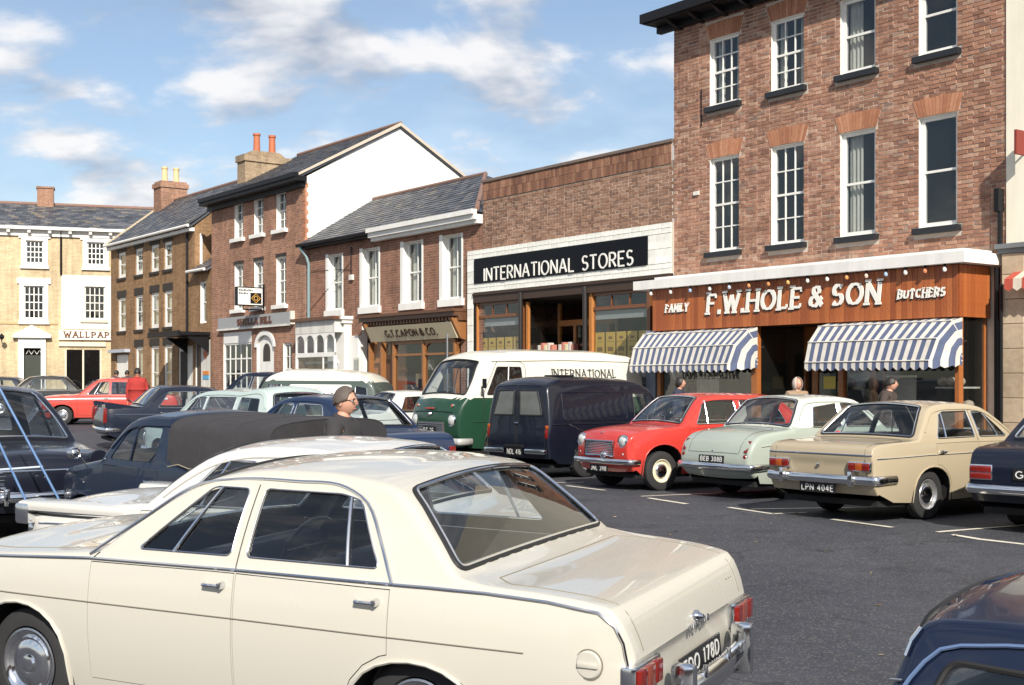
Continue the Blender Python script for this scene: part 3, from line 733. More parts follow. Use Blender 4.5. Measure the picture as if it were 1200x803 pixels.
# ------------------------------------------------------------------ butcher's: three-storey brick house
def butcher():
    b = Bld('butcher_shop', 'three-storey red brick house with timber-fronted butcher shop and striped awnings', 'building', T, -8.18)
    X0, X1, ZT = -8.18, 0.0, 9.62
    wl2 = [(832, 866), (904, 942), (985, 1026), (1077, 1122)]
    fl1 = (4.43, 6.45); fl2 = (7.56, 9.02); holes = []; arches = []
    for (a, c) in wl2:
        for (z0, z1) in (fl1, fl2): holes.append(rect(T.x(a), T.x(c), z0, z1)); arches.append((T.x(a), T.x(c), z1))
    sh = rect(X0 + .25, X1 - .3, -0.2, 3.7)
    wall(b, 'wall', densify(rect(X0, X1, -.3, ZT), 3), holes + [rect(X0 + .25, X1 - .45, -.2, 3.6)], M_mortar, 0, .11, M_white)
    b.part(MB().add([(X0, 0, -.3), (X0, 7, -.3), (X0, 7, ZT), (X0, 0, ZT)], [(0, 1, 2, 3)]), 'side_wall', brickmat('brick_far_red', (.36, .17, .10), (.20, .09, .06), (.36, .30, .25)))
    b.part(MB().box(X0 - .45, X1, -.1, 7.5, ZT + .13, ZT + .3), 'roof', M_slate)
    bh = [h for h in holes] + [[(a - .03, z - .002), (c + .03, z - .002), (c + .15, z + .34), (a - .15, z + .34)] for a, c, z in arches] + [rect(h[0][0] - .09, h[1][0] + .09, h[0][1] - .13, h[0][1] + .01) for h in holes]
    brick_face(b, X0, X1, 3.86, ZT - .06, bh, M_brick)
    for a, c, z in arches: voussoirs(b, a - .02, c + .02, z, .32, .12, 13, M_rubbed)
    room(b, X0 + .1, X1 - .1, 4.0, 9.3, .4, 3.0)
    for i, (a, c) in enumerate(wl2):
        for fl in (fl1, fl2):
            if i < 2: window(b, T.x(a), T.x(c), fl[0], fl[1], .07, 3, 4, curtain=(1 if fl is fl2 else 0), sill=True, sillmat=M_bsill)
            else: window(b, T.x(a), T.x(c), fl[0], fl[1], .07, 1, 2, fr=.075, curtain=(2 if i == 2 else 0), sill=True, sillmat=M_bsill)
    # eaves
    ev = MB().box(X0 - .42, X1, -.55, -.0, ZT - .02, ZT + .12).box(X0 - .46, X1, -.62, -.5, ZT + .0, ZT + .2).box(X0 - .4, X1 + .0, -.16, -.01, ZT - .16, ZT - .02)
    b.part(ev, 'eaves', M_black)
    for k in range(12):
        x = X0 + .2 + k * .69; b.part(MB().prism([(-.5, ZT - .03), (-.02, ZT - .03), (-.02, ZT - .2), (-.3, ZT - .12)], x, x + .09, 'yz'), 'bracket', M_black)
    b.part(MB().tube([(T.x(823), -.03, 7.2), (T.x(823), -.03, 8.0)], .012, 6), 'wire', M_black)
    b.part(MB().box(T.x(814), T.x(820), -.05, 0, 5.72, 5.8), 'vent_plate', M_offwhite)
    # projecting shop front: hood, boarded fascia
    q = 1.05; xl, xr = T.x(765, .95), T.x(1123, .95)
    hood = MB().box(T.x(742, 1.12), T.x(1130, 1.12), -1.12, -.0, 3.64, 3.83); hood.box(xl, xr + .05, -.9, -.02, 3.83, 3.9)
    b.part(hood, 'hood', simple('hood_white', (0.82, 0.81, 0.78), 0.5, 0, 0.06, 2, 0.1))
    fas = b.part(MB().box(xl, xr - .01, -.93, -.02, 2.76, 3.635), 'fascia', simple('fascia_core', (0.1, 0.04, 0.015), .8))
    n = 66; w = (xr - xl) / n; proto = None
    for k in range(n):
        if proto is None: proto = MB().bbox(0, w - .006, -.022, 0, 2.74, 3.625, .004).build('board', M_board, fas); o = proto
        else: o = share(proto, fas)
        o.location = (xl + k * w, -.932 - rnd.uniform(0, .003), 0)
    n2 = 8; w2 = .9 / n2; proto = None
    for k in range(n2):
        if proto is None: proto = MB().bbox(0, .022, 0, w2 - .006, 2.74, 3.625, .004).build('board', M_board, fas); o = proto
        else: o = share(proto, fas)
        o.location = (xr - .008, -.93 + k * w2, 0)
    ql = .985
    M_let = simple('sign_letter_white', (0.82, 0.80, 0.74), .45, 0, .05)
    M_shd = simple('sign_letter_shadow', (0.03, 0.025, 0.03), .6)
    def sign(s, pa, pb, z0, h, wt, **kw):
        xa, xb = T.x(pa, ql), T.x(pb, ql)
        text(fas, s, xa - .022, xb - .022, z0 - .022, h, -.957, M_shd, wt * 1.12, .012, name='letter_shadow', single=True, **kw)  # dark copy set left and down, painted in as the letters' shadow
        text(fas, s, xa, xb, z0, h, -.972, M_let, wt, .02, **kw)
    za = lambda px, py: T.z(px, py, ql)
    z0 = (za(930, 363) + za(830, 369) + za(1025, 357)) / 3; sign('F.W.HOLE & SON', 827, 1031, z0, .445, .092, serif=.03, slant=.13, gap=.11, thin=.55, space=.18)
    z1 = za(1080, 349.5); sign('BUTCHERS', 1051, 1107, z1, .175, .042, serif=.012, slant=.2, gap=.12, thin=.55)
    z2 = za(792, 366); sign('FAMILY', 779, 806, z2, .175, .04, serif=.012, slant=.2, gap=.12, thin=.55)
    # coloured bulbs under the hood
    cols = [(.75, .74, .70), (.70, .70, .66), (.30, .42, .62), (.72, .72, .68), (.45, .55, .66), (.66, .26, .10), (.62, .24, .09), (.70, .38, .12), (.74, .72, .66), (.76, .72, .66), (.68, .30, .10), (.72, .52, .42), (.35, .48, .66), (.75, .74, .7), (.66, .22, .10), (.78, .77, .74)]
    for k in range(16):
        px = 763 + (1107 - 763) * k / 15; x = T.x(px, 1.06)
        cm = simple('bulb_%d_%d_%d' % tuple(int(c * 100) for c in cols[k]), cols[k], .15, 0, .03, 3, 0, .5)
        o = b.part(MB().lathe([(0, -.115), (.025, -.105), (.038, -.075), (.036, -.055), (.02, -.03), (.016, -.012), (0, -.01)], 12, 'z', (x, -1.06, 3.615)), 'bulb', cm, True)
        MB().lathe([(.02, -.02), (.022, .03), (0, .03)], 10, 'z', (x, -1.06, 3.612)).build('socket', M_black, o, True)
    # glazed front
    pA, pB = T.x(772, .85), T.x(1122, .88); d0, d1 = T.x(886, .85), T.x(984, .85)
    posts = [(pA, pA + .1), (T.x(881, .88), T.x(888, .88)), (T.x(984, .85), T.x(990, .85)), (T.x(1119.5, .88), T.x(1125, .88))]
    for (a, c) in posts: b.part(MB().bbox(a, c, -.9, -.78, .1, 2.76, .008), 'post', M_wood)
    for (a, c, ns) in ((posts[0][1], posts[1][0], 1), (posts[2][1], posts[3][0], 1)):
        b.part(MB().box(a, c, -.87, -.8, .1, .62).box(a, c, -.9, -.78, .62, .68), 'stall_riser', simple('riser_tile', (.12, .13, .16), .25, 0, .1))
        o = b.part(MB().box(a, c, -.86, -.8, 2.66, 2.76), 'window', M_wood); pane_at(o, a, c, -.84, .68, 2.66)
    o = b.part(MB().box(pB - .04, pB, -.1, -.02, .1, 2.76), 'window', M_wood)
    MB().box(pB - .012, pB - .006, -.78, -.1, .68, 2.76).build('pane', M_winglass, o)
    b.part(MB().box(pB - .05, pB, -.8, 0, .1, .68), 'stall_riser', M_wood)
    # recessed entrance
    dx0, dx1 = T.x(905, .85), T.x(945, .85)
    b.part(MB().box(posts[1][1] + .05, posts[2][0] - .05, .5, .56, 2.2, 2.76), 'entrance_frame', M_wood)
    for xx in (posts[1][1] + .02, posts[2][0] - .03):
        o = b.part(MB().box(xx - .02, xx + .03, .48, .58, .1, 2.76).box(xx - .018, xx + .028, -.78, .48, .1, .68), 'lobby_side', M_wood); MB().box(xx, xx + .006, -.78, .48, .68, 2.76).build('pane', M_winglass, o)
    o = b.part(MB().box(dx0 - .1, dx0 + .05, .44, .5, .1, 2.2).box(dx0 + .05, dx1 + .5, .45, .5, .1, .9).box(dx1 + .5, dx1 + .62, .44, .5, .1, 2.2).box(dx0 + .05, dx1 + .5, .445, .5, 2.05, 2.2), 'door', M_wood)
    pane_at(o, dx0 + .05, dx1 + .5, .47, .9, 2.05)
    MB().box(dx0 + .2, dx0 + .5, .44, .446, 1.5, 1.75).build('notice', simple('notice_yellow', (.7, .55, .12), .7), o)
    MB().box(dx0 + .55, dx0 + .8, .44, .446, 1.45, 1.65).build('notice', simple('notice_green', (.25, .38, .2), .7), o)
    b.part(MB().add([(pA, .7, .1), (pB, .7, .1), (pB, 3.2, .1), (pA, 3.2, .1), (pA, .7, 2.9), (pB, .7, 2.9), (pB, 3.2, 2.9), (pA, 3.2, 2.9)], [(0, 1, 2, 3), (4, 5, 6, 7), (2, 3, 7, 6), (0, 3, 7, 4), (1, 2, 6, 5)]), 'interior', simple('tiled_room', (.16, .16, .15), .6, 0, .3, 1.2))
    b.part(MB().box(pA, pB - .05, -.92, .7, 2.765, 2.8), 'soffit', M_black)
    b.part(MB().box(pA, pB - .05, -.8, .7, .1, .16), 'floor', M_dim)
    for (a, c) in ((posts[0][1], posts[1][0]), (posts[2][1], posts[3][0])):
        sh = b.part(MB().box(a + .05, c - .05, -.72, -.1, .78, .84), 'display_shelf', M_offwhite)
        for k in range(7):
            xx = a + .2 + (c - a - .5) * k / 6
            MB().sphere((xx, -.45, .9), .1, 10, 6, (1.2, .8, .6)).build('joint_of_meat', simple('meat', (.45, .13, .10), .4, 0, .4, 12), sh, True)
        MB().tube([(a + .1, -.4, 2.35), (c - .1, -.4, 2.35)], .015, 6).build('rail', M_chrome, sh)
        MB().box(a + .5, a + 1.15, -.3, -.28, 1.25, 1.75).build('price_card', M_offwhite, sh)
    sh = b.part(MB().box(pB - .55, pB - .08, -.72, -.1, 1.52, 1.55).box(pB - .55, pB - .08, -.72, -.1, 1.1, 1.13), 'side_shelf', M_offwhite)
    for k in range(6):
        MB().sphere((pB - .48 + (k % 3) * .17, -.6 + (k // 3) * .25, 1.64 - (.4 if k > 3 else 0)), .09, 10, 7, (1, 1.2, .9)).build('wrapped_joint', simple('wrapped_meat', (.62, .5, .4), .6, 0, .3, 20), sh, True)
    b.part(MB().box(X0, X0 + .3, -.85, 0, .1, 2.76), 'end_pier', simple('blue_grey_tile', (.22, .26, .34), .3, 0, .15, 5))
    # dark side pier and pipes right of the shop front
    pipe(b, [(T.x(1172), -.09, .1), (T.x(1172), -.09, 3.6)], .05); pipe(b, [(T.x(1176), -.1, 3.9), (T.x(1176), -.1, 4.9)], .045)
    b.part(MB().bbox(T.x(1172), T.x(1178), -.2, -.03, 4.55, 4.95, .01), 'hopper', M_black)
    return b
BUT = butcher()

M_stripe = None
def awning_mat():
    m, t, b = new_mat('awning_stripe')
    a = N(t, 'ShaderNodeAttribute', attribute_name='st'); f = MA(t, 'FRACT', a.outputs['Fac'])
    k = MA(t, 'GREATER_THAN', f, 0.5); v = objcoord(t); n = noise(t, v, 6, 5)
    c = MIX(t, k, (.58, .55, .50), (.085, .108, .19)); c = MIX(t, 1.0, c, MA(t, 'ADD', MA(t, 'MULTIPLY', n, .5), .75), 'MULTIPLY')
    t.links.new(c, b.inputs['Base Color']); b.inputs['Roughness'].default_value = .85; b.inputs['Subsurface Weight'].default_value = 0
    bump(t, b, noise(t, v, 150, 2), .2, .002); return m
M_stripe = awning_mat()
def awning(b, pa, pb, label):
    """Dutch hood: three ribs, striped cloth, scalloped valance, closed ends."""
    q0, qf = .96, 1.62; xa, xb = T.x(pa, 1.55), T.x(pb, 1.1)
    prof = [(q0, 2.72), (1.22, 2.66), (1.50, 2.36), (1.60, 1.99)]   # (distance out, height)
    per = .19; vs = []; fs = []; st = []
    def V(x, q, z, s): vs.append((x, -q, z)); st.append(s); return len(vs) - 1
    ins = [0.0, .03, .16, .26]     # the ends draw in as the hood comes forward
    n = int((xb - xa) / (per / 2) + .5); rows = []
    for j, (q, z) in enumerate(prof):
        row = []
        for k in range(n * 2 + 1):
            x0, x1 = xa + 0.0, xb - ins[j] * .8; x = x0 + (x1 - x0) * k / (n * 2)
            row.append(V(x, q, z - .012 * abs(math.sin(k * math.pi / 16)), k / 4.0 + .02))
        rows.append(row)
    for j in range(3):
        for k in range(n * 2): fs.append((rows[j][k], rows[j][k + 1], rows[j + 1][k + 1], rows[j + 1][k]))
    # valance with scallops
    bot = []
    for k in range(n * 2 + 1):
        x0, x1 = xa, xb - ins[3] * .8; x = x0 + (x1 - x0) * k / (n * 2); bot.append(V(x, prof[3][0] + .005, 1.885 - .055 * abs(math.sin(k * math.pi / 4)), k / 4.0 + .02))
    for k in range(n * 2): fs.append((rows[3][k], rows[3][k + 1], bot[k + 1], bot[k]))
    # closed right and left ends: cloth wraps round to the wall in concentric stripes
    for sgn, xe in ((1, xb), (-1, xa)):
        m = 10; grid = []
        for j, (q, z) in enumerate(prof):
            xf = (xb - ins[j] * .8) if sgn > 0 else xa
            r = []
            for k in range(m + 1):
                u = k / m; qq = q + (q0 - q) * u; z_ = z + ((2.05) - z) * u if j < 3 else z + .06 * u
                r.append(V(xf + (xe - xf) * min(1, u * 1.6), qq, z_, .27 + u * 2.5 * .62 / .62))
            grid.append(r)
        for j in range(3):
            for k in range(m): fs.append((grid[j][k], grid[j][k + 1], grid[j + 1][k + 1], grid[j + 1][k]))
        vb = [V(vs[i][0], -vs[i][1] + .004, vs[i][2] - .10 - .05 * abs(math.sin(k * 1.1)), st[i]) for k, i in enumerate(grid[3])]
        for k in range(m): fs.append((grid[3][k], grid[3][k + 1], vb[k + 1], vb[k]))
    o = mesh_obj('awning', vs, fs, M_stripe, b.root); o.location.x = -b.x0; o['label'] = label
    at_ = o.data.attributes.new('st', 'FLOAT', 'POINT'); at_.data.foreach_set('value', st)
    for (q, z), i in zip(prof[1:], ins[1:]):
        MB().tube([(xa, -q - .006, z + .004), (xb - i * .8, -q - .006, z + .004), (xb, -q0, z - .3 if z > 2.3 else z)], .012, 6).build('rib', M_offwhite, o)
    return o
awning(BUT, 740, 882, 'blue and white striped hood awning over the shop window left of the door')
awning(BUT, 945, 1122, 'blue and white striped hood awning over the shop window right of the door')

# ------------------------------------------------------------------ cream building at the right edge
def cream():
    b = Bld('cream_building', 'cream rendered building with stone shop pilaster at the right edge beside the brick house', 'building', T, 0.0)
    mr = simple('cream_render', (.86, .81, .67), .8, 0, .06, 1.5, .2)
    b.part(MB().box(0.004, 8, -.03, .0, 3.98, 12.5), 'wall', mr)
    b.part(MB().box(0.004, 8, .0, 7, -.3, 12.5), 'wall_core', mr)
    b.part(MB().box(-.05, 8, -.2, -.03, 3.82, 3.9).box(-.08, 8, -.26, -.03, 3.9, 3.98), 'cornice', simple('lead_grey', (.16, .17, .18), .5))
    ms = pieces('shop_stone', [(0, (.42, .33, .23)), (1, (.56, .45, .33))], .85, .4, 40)
    zb = .1; k = 0
    while zb < 3.8:
        h = .42; b.part(MB().bbox(.01, .42, -.17, -.001, zb + .004, min(3.815, zb + h - .004), .01), 'stone', ms); zb += h; k += 1
    b.part(MB().box(.42, 8, -.1, 0, 3.0, 3.8), 'fascia', ms)
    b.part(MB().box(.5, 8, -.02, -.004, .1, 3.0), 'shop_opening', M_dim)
    pipe(b, [(.03, -.22, .1), (.03, -.22, 3.3)], .03)
    M_rs = simple('red_sign', (.20, .03, .02), .6)
    s = b.part(MB().bbox(T.x(1193, .4), T.x(1193, .4) + .05, -.52, -.2, 5.42, 5.83, .008), 'projecting_sign', M_rs)
    MB().tube([(T.x(1193, .4) + .03, -.2, 5.6), (T.x(1193, .4) + .03, -.0, 5.6)], .02, 6).build('bracket', M_black, s)
    vs, fs, st = [], [], []
    xa = T.x(1183, .3)
    for k in range(21):
        x = xa + k * .08
        for (q, z) in ((.12, 3.52), (.45, 3.36), (.46, 3.2 - .05 * abs(math.sin(k * math.pi / 2)))): vs.append((x, -q, z)); st.append(k * .5)
    for k in range(20):
        for j in range(2): a = k * 3 + j; fs.append((a, a + 3, a + 4, a + 1))
    m, t, bb = new_mat('red_awning'); a = N(t, 'ShaderNodeAttribute', attribute_name='st')
    t.links.new(MIX(t, MA(t, 'GREATER_THAN', MA(t, 'FRACT', MA(t, 'MULTIPLY', a.outputs['Fac'], .5)), .5), (.45, .08, .05), (.62, .55, .45)), bb.inputs['Base Color']); bb.inputs['Roughness'].default_value = .8
    o = mesh_obj('awning', vs, fs, m, b.root); at_ = o.data.attributes.new('st', 'FLOAT', 'POINT'); at_.data.foreach_set('value', st)
cream()

# ------------------------------------------------------------------ International Stores
def stores():
    b = Bld('grocery_store', 'single-storey brick grocery store with white tiled surround and black name panel', 'building', T, -16.3)
    X0, X1, ZP = T.x(566), -8.20, 7.0
    wall(b, 'wall', rect(X0, X1, 3.9, ZP), [], M_mortar)
    brick_face(b, X0, X1, 5.15, 6.52, [], M_brick2, keep=300)
    # soldier course and coping
    n = int((X1 - X0) / .08)
    mb = MB()
    for k in range(n):
        xa = X0 + k * .08; mb.box(xa + .004, xa + .074, -.014 - rnd.uniform(0, .006), .01, 6.53, 6.76); mb.box(xa + .004, xa + .074, -.012 - rnd.uniform(0, .006), .01, 6.77, 6.99)
    o = b.part(mb, 'soldier_course', pieces('soldier_brick', [(0, (.18, .09, .065)), (.6, (.28, .14, .088)), (1, (.34, .185, .12))], .9, .5, 50)); o['kind'] = 'stuff'
    b.part(MB().bbox(X0 - .03, X1, -.05, .35, 7.0, 7.075, .01), 'coping', simple('coping_stone', (.16, .12, .10), .9, 0, .3, 5, .3))
    b.part(MB().box(X0, X1, .0, 6, 6.4, 6.6), 'roof', M_slate)
    b.part(MB().add([(X0, 0, 3), (X0, 6, 3), (X0, 6, 7), (X0, 0, 7)], [(0, 1, 2, 3)]), 'side_wall', MATS['brick_far_red'])
    st = b.part(MB().box(T.x(636, -2), T.x(668, -2), 1.6, 2.3, 6.4, 7.35).box(T.x(634, -2), T.x(670, -2), 1.5, 2.4, 7.35, 7.45), 'chimney', MATS['brick_far_red'])
    # white glazed tile surround, tile by tile
    mt = pieces('white_tile', [(0, (.74, .73, .67)), (.7, (.82, .81, .75)), (1, (.86, .85, .80))], .22, .05, 20, .5)
    xl, xr = T.x(547, .12), T.x(786, .12); yb = -.10
    sx0, sx1 = T.x(556.5, .1), T.x(759.5, .1); sz0, sz1 = 4.30, 4.965
    sur = b.part(MB().box(xl + .01, xr - .01, -.09, -.005, 4.06, 5.2).box(xl + .01, xl + .28, -.09, -.005, .1, 4.06), 'surround', simple('tile_grout', (.42, .40, .35), .8))
    protos = {}
    def tile(x0, x1, z0, z1):
        key = (round(x1 - x0, 3), round(z1 - z0, 3)); w, h = (x1 - x0) / 2 - .004, (z1 - z0) / 2 - .004
        if key not in protos: protos[key] = o = MB().bbox(-w, w, -.018, 0, -h, h, .005).build('tile', mt, sur)
        else: o = share(protos[key], sur)
        o.location = ((x0 + x1) / 2, -.09 - rnd.uniform(0, .003), (z0 + z1) / 2); o.rotation_euler = (R(rnd.uniform(-.4, .4)), 0, R(rnd.uniform(-.4, .4)))
    nt_ = 24; w = (xr - xl) / nt_
    for k in range(nt_):
        tile(xl + k * w, xl + (k + 1) * w, 5.085, 5.205); tile(xl + k * w, xl + (k + 1) * w, sz1 + .003, 5.085)
        tile(xl + k * w, xl + (k + 1) * w, 4.18, sz0 - .003); tile(xl + k * w, xl + (k + 1) * w, 4.06, 4.18)
    for (a, c, m) in ((xl, sx0, 1), (sx1, xr, 3)):
        ww = (c - a) / m
        for k in range(m):
            for j in range(2): tile(a + k * ww, a + (k + 1) * ww, sz0 + j * (sz1 - sz0) / 2, sz0 + (j + 1) * (sz1 - sz0) / 2)
    z = .1
    while z < 4.05: tile(xl, xl + .28, z, min(4.055, z + .44)); z += .44
    pn = b.part(MB().box(sx0 + .01, sx1 - .01, -.14, -.085, sz0 + .008, sz1 - .008), 'name_panel', simple('black_glass', (.006, .007, .010), .3, 0, .1, 3, 0, 0, .12))
    zt = (T.z(650, 321, .14) + T.z(570, 328.5, .14) + T.z(742, 312, .14)) / 3
    text(pn, 'INTERNATIONAL STORES', T.x(567, .15), T.x(742, .15), zt - .01, .37, -.142, simple('sign_white', (.78, .77, .72), .4), .040, .02, gap=.16, space=.5)
    # shop front
    mw = simple('dark_teak', (.16, .06, .022), .4, 0, .25, 12, .1, .2); mo = simple('light_teak', (.42, .17, .05), .4, 0, .25, 12, .1, .2)
    a0, a1 = xl + .3, xr - .05
    b.part(MB().box(a0, a1, -.12, .0, 3.78, 4.055).box(a0, a1, -.16, .02, 3.98, 4.03), 'beam', simple('beam_brown', (.05, .028, .018), .5))
    wl = (T.x(560), T.x(612)); wr = (T.x(694), T.x(762)); en = (T.x(617), T.x(686))
    for x in (wl[0], wl[1], wr[0], wr[1]): b.part(MB().bbox(x - .06, x + .06, -.06, .06, .1, 3.78, .01), 'post', mo if x in (wl[0], wr[0]) else mw)
    for x in (T.x(614.5), T.x(690)): b.part(MB().tube([(x, -.12, .1), (x, -.12, 3.95)], .06, 10), 'column', simple('black_iron', (.02, .018, .018), .35), True)
    b.part(MB().box(a0, a0 + .06, -.1, .05, .1, 3.8), 'corner_post', M_black)
    my = simple('yellow_poster', (.80, .52, .11), .7, 0, .12, 4); mi = simple('poster_ink', (.30, .16, .05), .7)
    for (x0, x1, np_) in ((wl[0] + .06, wl[1] - .06, 5), (wr[0] + .06, wr[1] - .06, 5)):
        o = b.part(MB().box(x0, x1, -.02, .04, 3.36, 3.44).box(x0, x1, -.02, .04, 3.70, 3.78).box(x0, x1, -.02, .04, .7, .78).box(x0 + (x1 - x0) / 3 - .02, x0 + (x1 - x0) / 3 + .02, -.01, .03, 3.44, 3.70).box(x0 + 2 * (x1 - x0) / 3 - .02, x0 + 2 * (x1 - x0) / 3 + .02, -.01, .03, 3.44, 3.70), 'window', mw)
        for k in range(3): pane_at(o, x0 + (x1 - x0) * k / 3, x0 + (x1 - x0) * (k + 1) / 3, .012, 3.44, 3.70, name='transom_pane')
        pane_at(o, x0, x1, .01, .78, 3.36)
        MB().box(x0, x1, .06, .1, 3.14, 3.34).build('blind', simple('blind_grey', (.45, .46, .46), .7), o)
        b.part(MB().box(x0, x1, -.03, .05, .1, .7), 'stall_riser', M_black)
        w = (x1 - x0) / np_
        for k in range(np_):
            xx = x0 + k * w; p = MB().box(xx + .02, xx + w - .03, .03, .035, 2.18, 2.83).build('poster', my, o)
            for (u0, u1, v0, v1) in ((.3, .7, .74, .84), (.15, .85, .64, .66), (.2, .8, .30, .46), (.3, .45, .12, .22), (.55, .7, .12, .22)):
                MB().box(xx + .02 + u0 * (w - .05), xx + .02 + u1 * (w - .05), .0285, .0295, 2.18 + v0 * .65, 2.18 + v1 * .65).build('print', mi, o)
    # entrance lobby
    e0, e1 = en; mid = (e0 + e1) / 2
    for xx in (e0, e1 - .08):
        o = b.part(MB().box(xx, xx + .08, -.02, .06, .1, 3.7).box(xx, xx + .08, 1.02, 1.1, .1, 3.7).box(xx + .01, xx + .07, .06, 1.02, .1, .8), 'lobby_side', mo); MB().box(xx + .03, xx + .036, .06, 1.02, .8, 3.7).build('pane', M_winglass, o)
    o = b.part(MB().box(T.x(636), T.x(636) + .09, 1.0, 1.1, .1, 3.1).box(T.x(655), T.x(655) + .09, .98, 1.08, .1, 3.1).box(T.x(675), T.x(675) + .09, 1.0, 1.1, .1, 3.1).box(e0 + .08, e1 - .08, 1.01, 1.09, 3.1, 3.25).box(T.x(655) + .09, T.x(675), 1.02, 1.08, 1.9, 2.05), 'door', mo)
    pane_at(o, T.x(636) + .09, T.x(655), 1.05, .3, 3.1); pane_at(o, T.x(655) + .09, T.x(675), 1.06, 2.05, 3.1)
    room(b, X0 - .3, X1 - .1, .1, 3.78, 1.2, 5.0, M_dim)
    b.part(MB().box(a0, a1, -.0, 1.2, 3.785, 3.82), 'ceiling', M_dim)
    b.part(MB().box(a0, a1, -.0, 1.2, .1, .12), 'floor', M_dim)
    for (x0, x1) in ((T.x(616), T.x(634)), (T.x(640), T.x(652))):
        c = b.part(MB().bbox(x0, x1, .25, .6, 1.3, 2.38, .01), 'stacked_carton', M_white)
        for k in range(5): MB().bbox(x0 + .05 + k * .13, x0 + .15 + k * .13, .35, .5, 2.385, 2.60 + .05 * (k % 2), .01).build('packet', simple('packet_%d' % (k % 3), [(.6, .55, .5), (.5, .2, .15), (.65, .6, .4)][k % 3], .5), c)
stores()

M_bfar = brickmat('brick_far', (.42, .215, .138), (.27, .14, .095), (.44, .36, .29))
M_bfar2 = brickmat('brick_far_dark', (.34, .165, .108), (.22, .11, .075), (.38, .30, .24))
M_render = simple('white_render', (.80, .79, .76), .85, 0, .05, .8, .15)
M_buff = brickmat('brick_buff', (.66, .52, .32), (.54, .41, .24), (.62, .54, .42), .225, .075, .3)
M_brownr = brickmat('brown_brickwork', (.34, .205, .11), (.24, .14, .075), (.33, .225, .135), .225, .075, .4)
M_blackl = simple('black_lintel', (.03, .024, .02), .8)
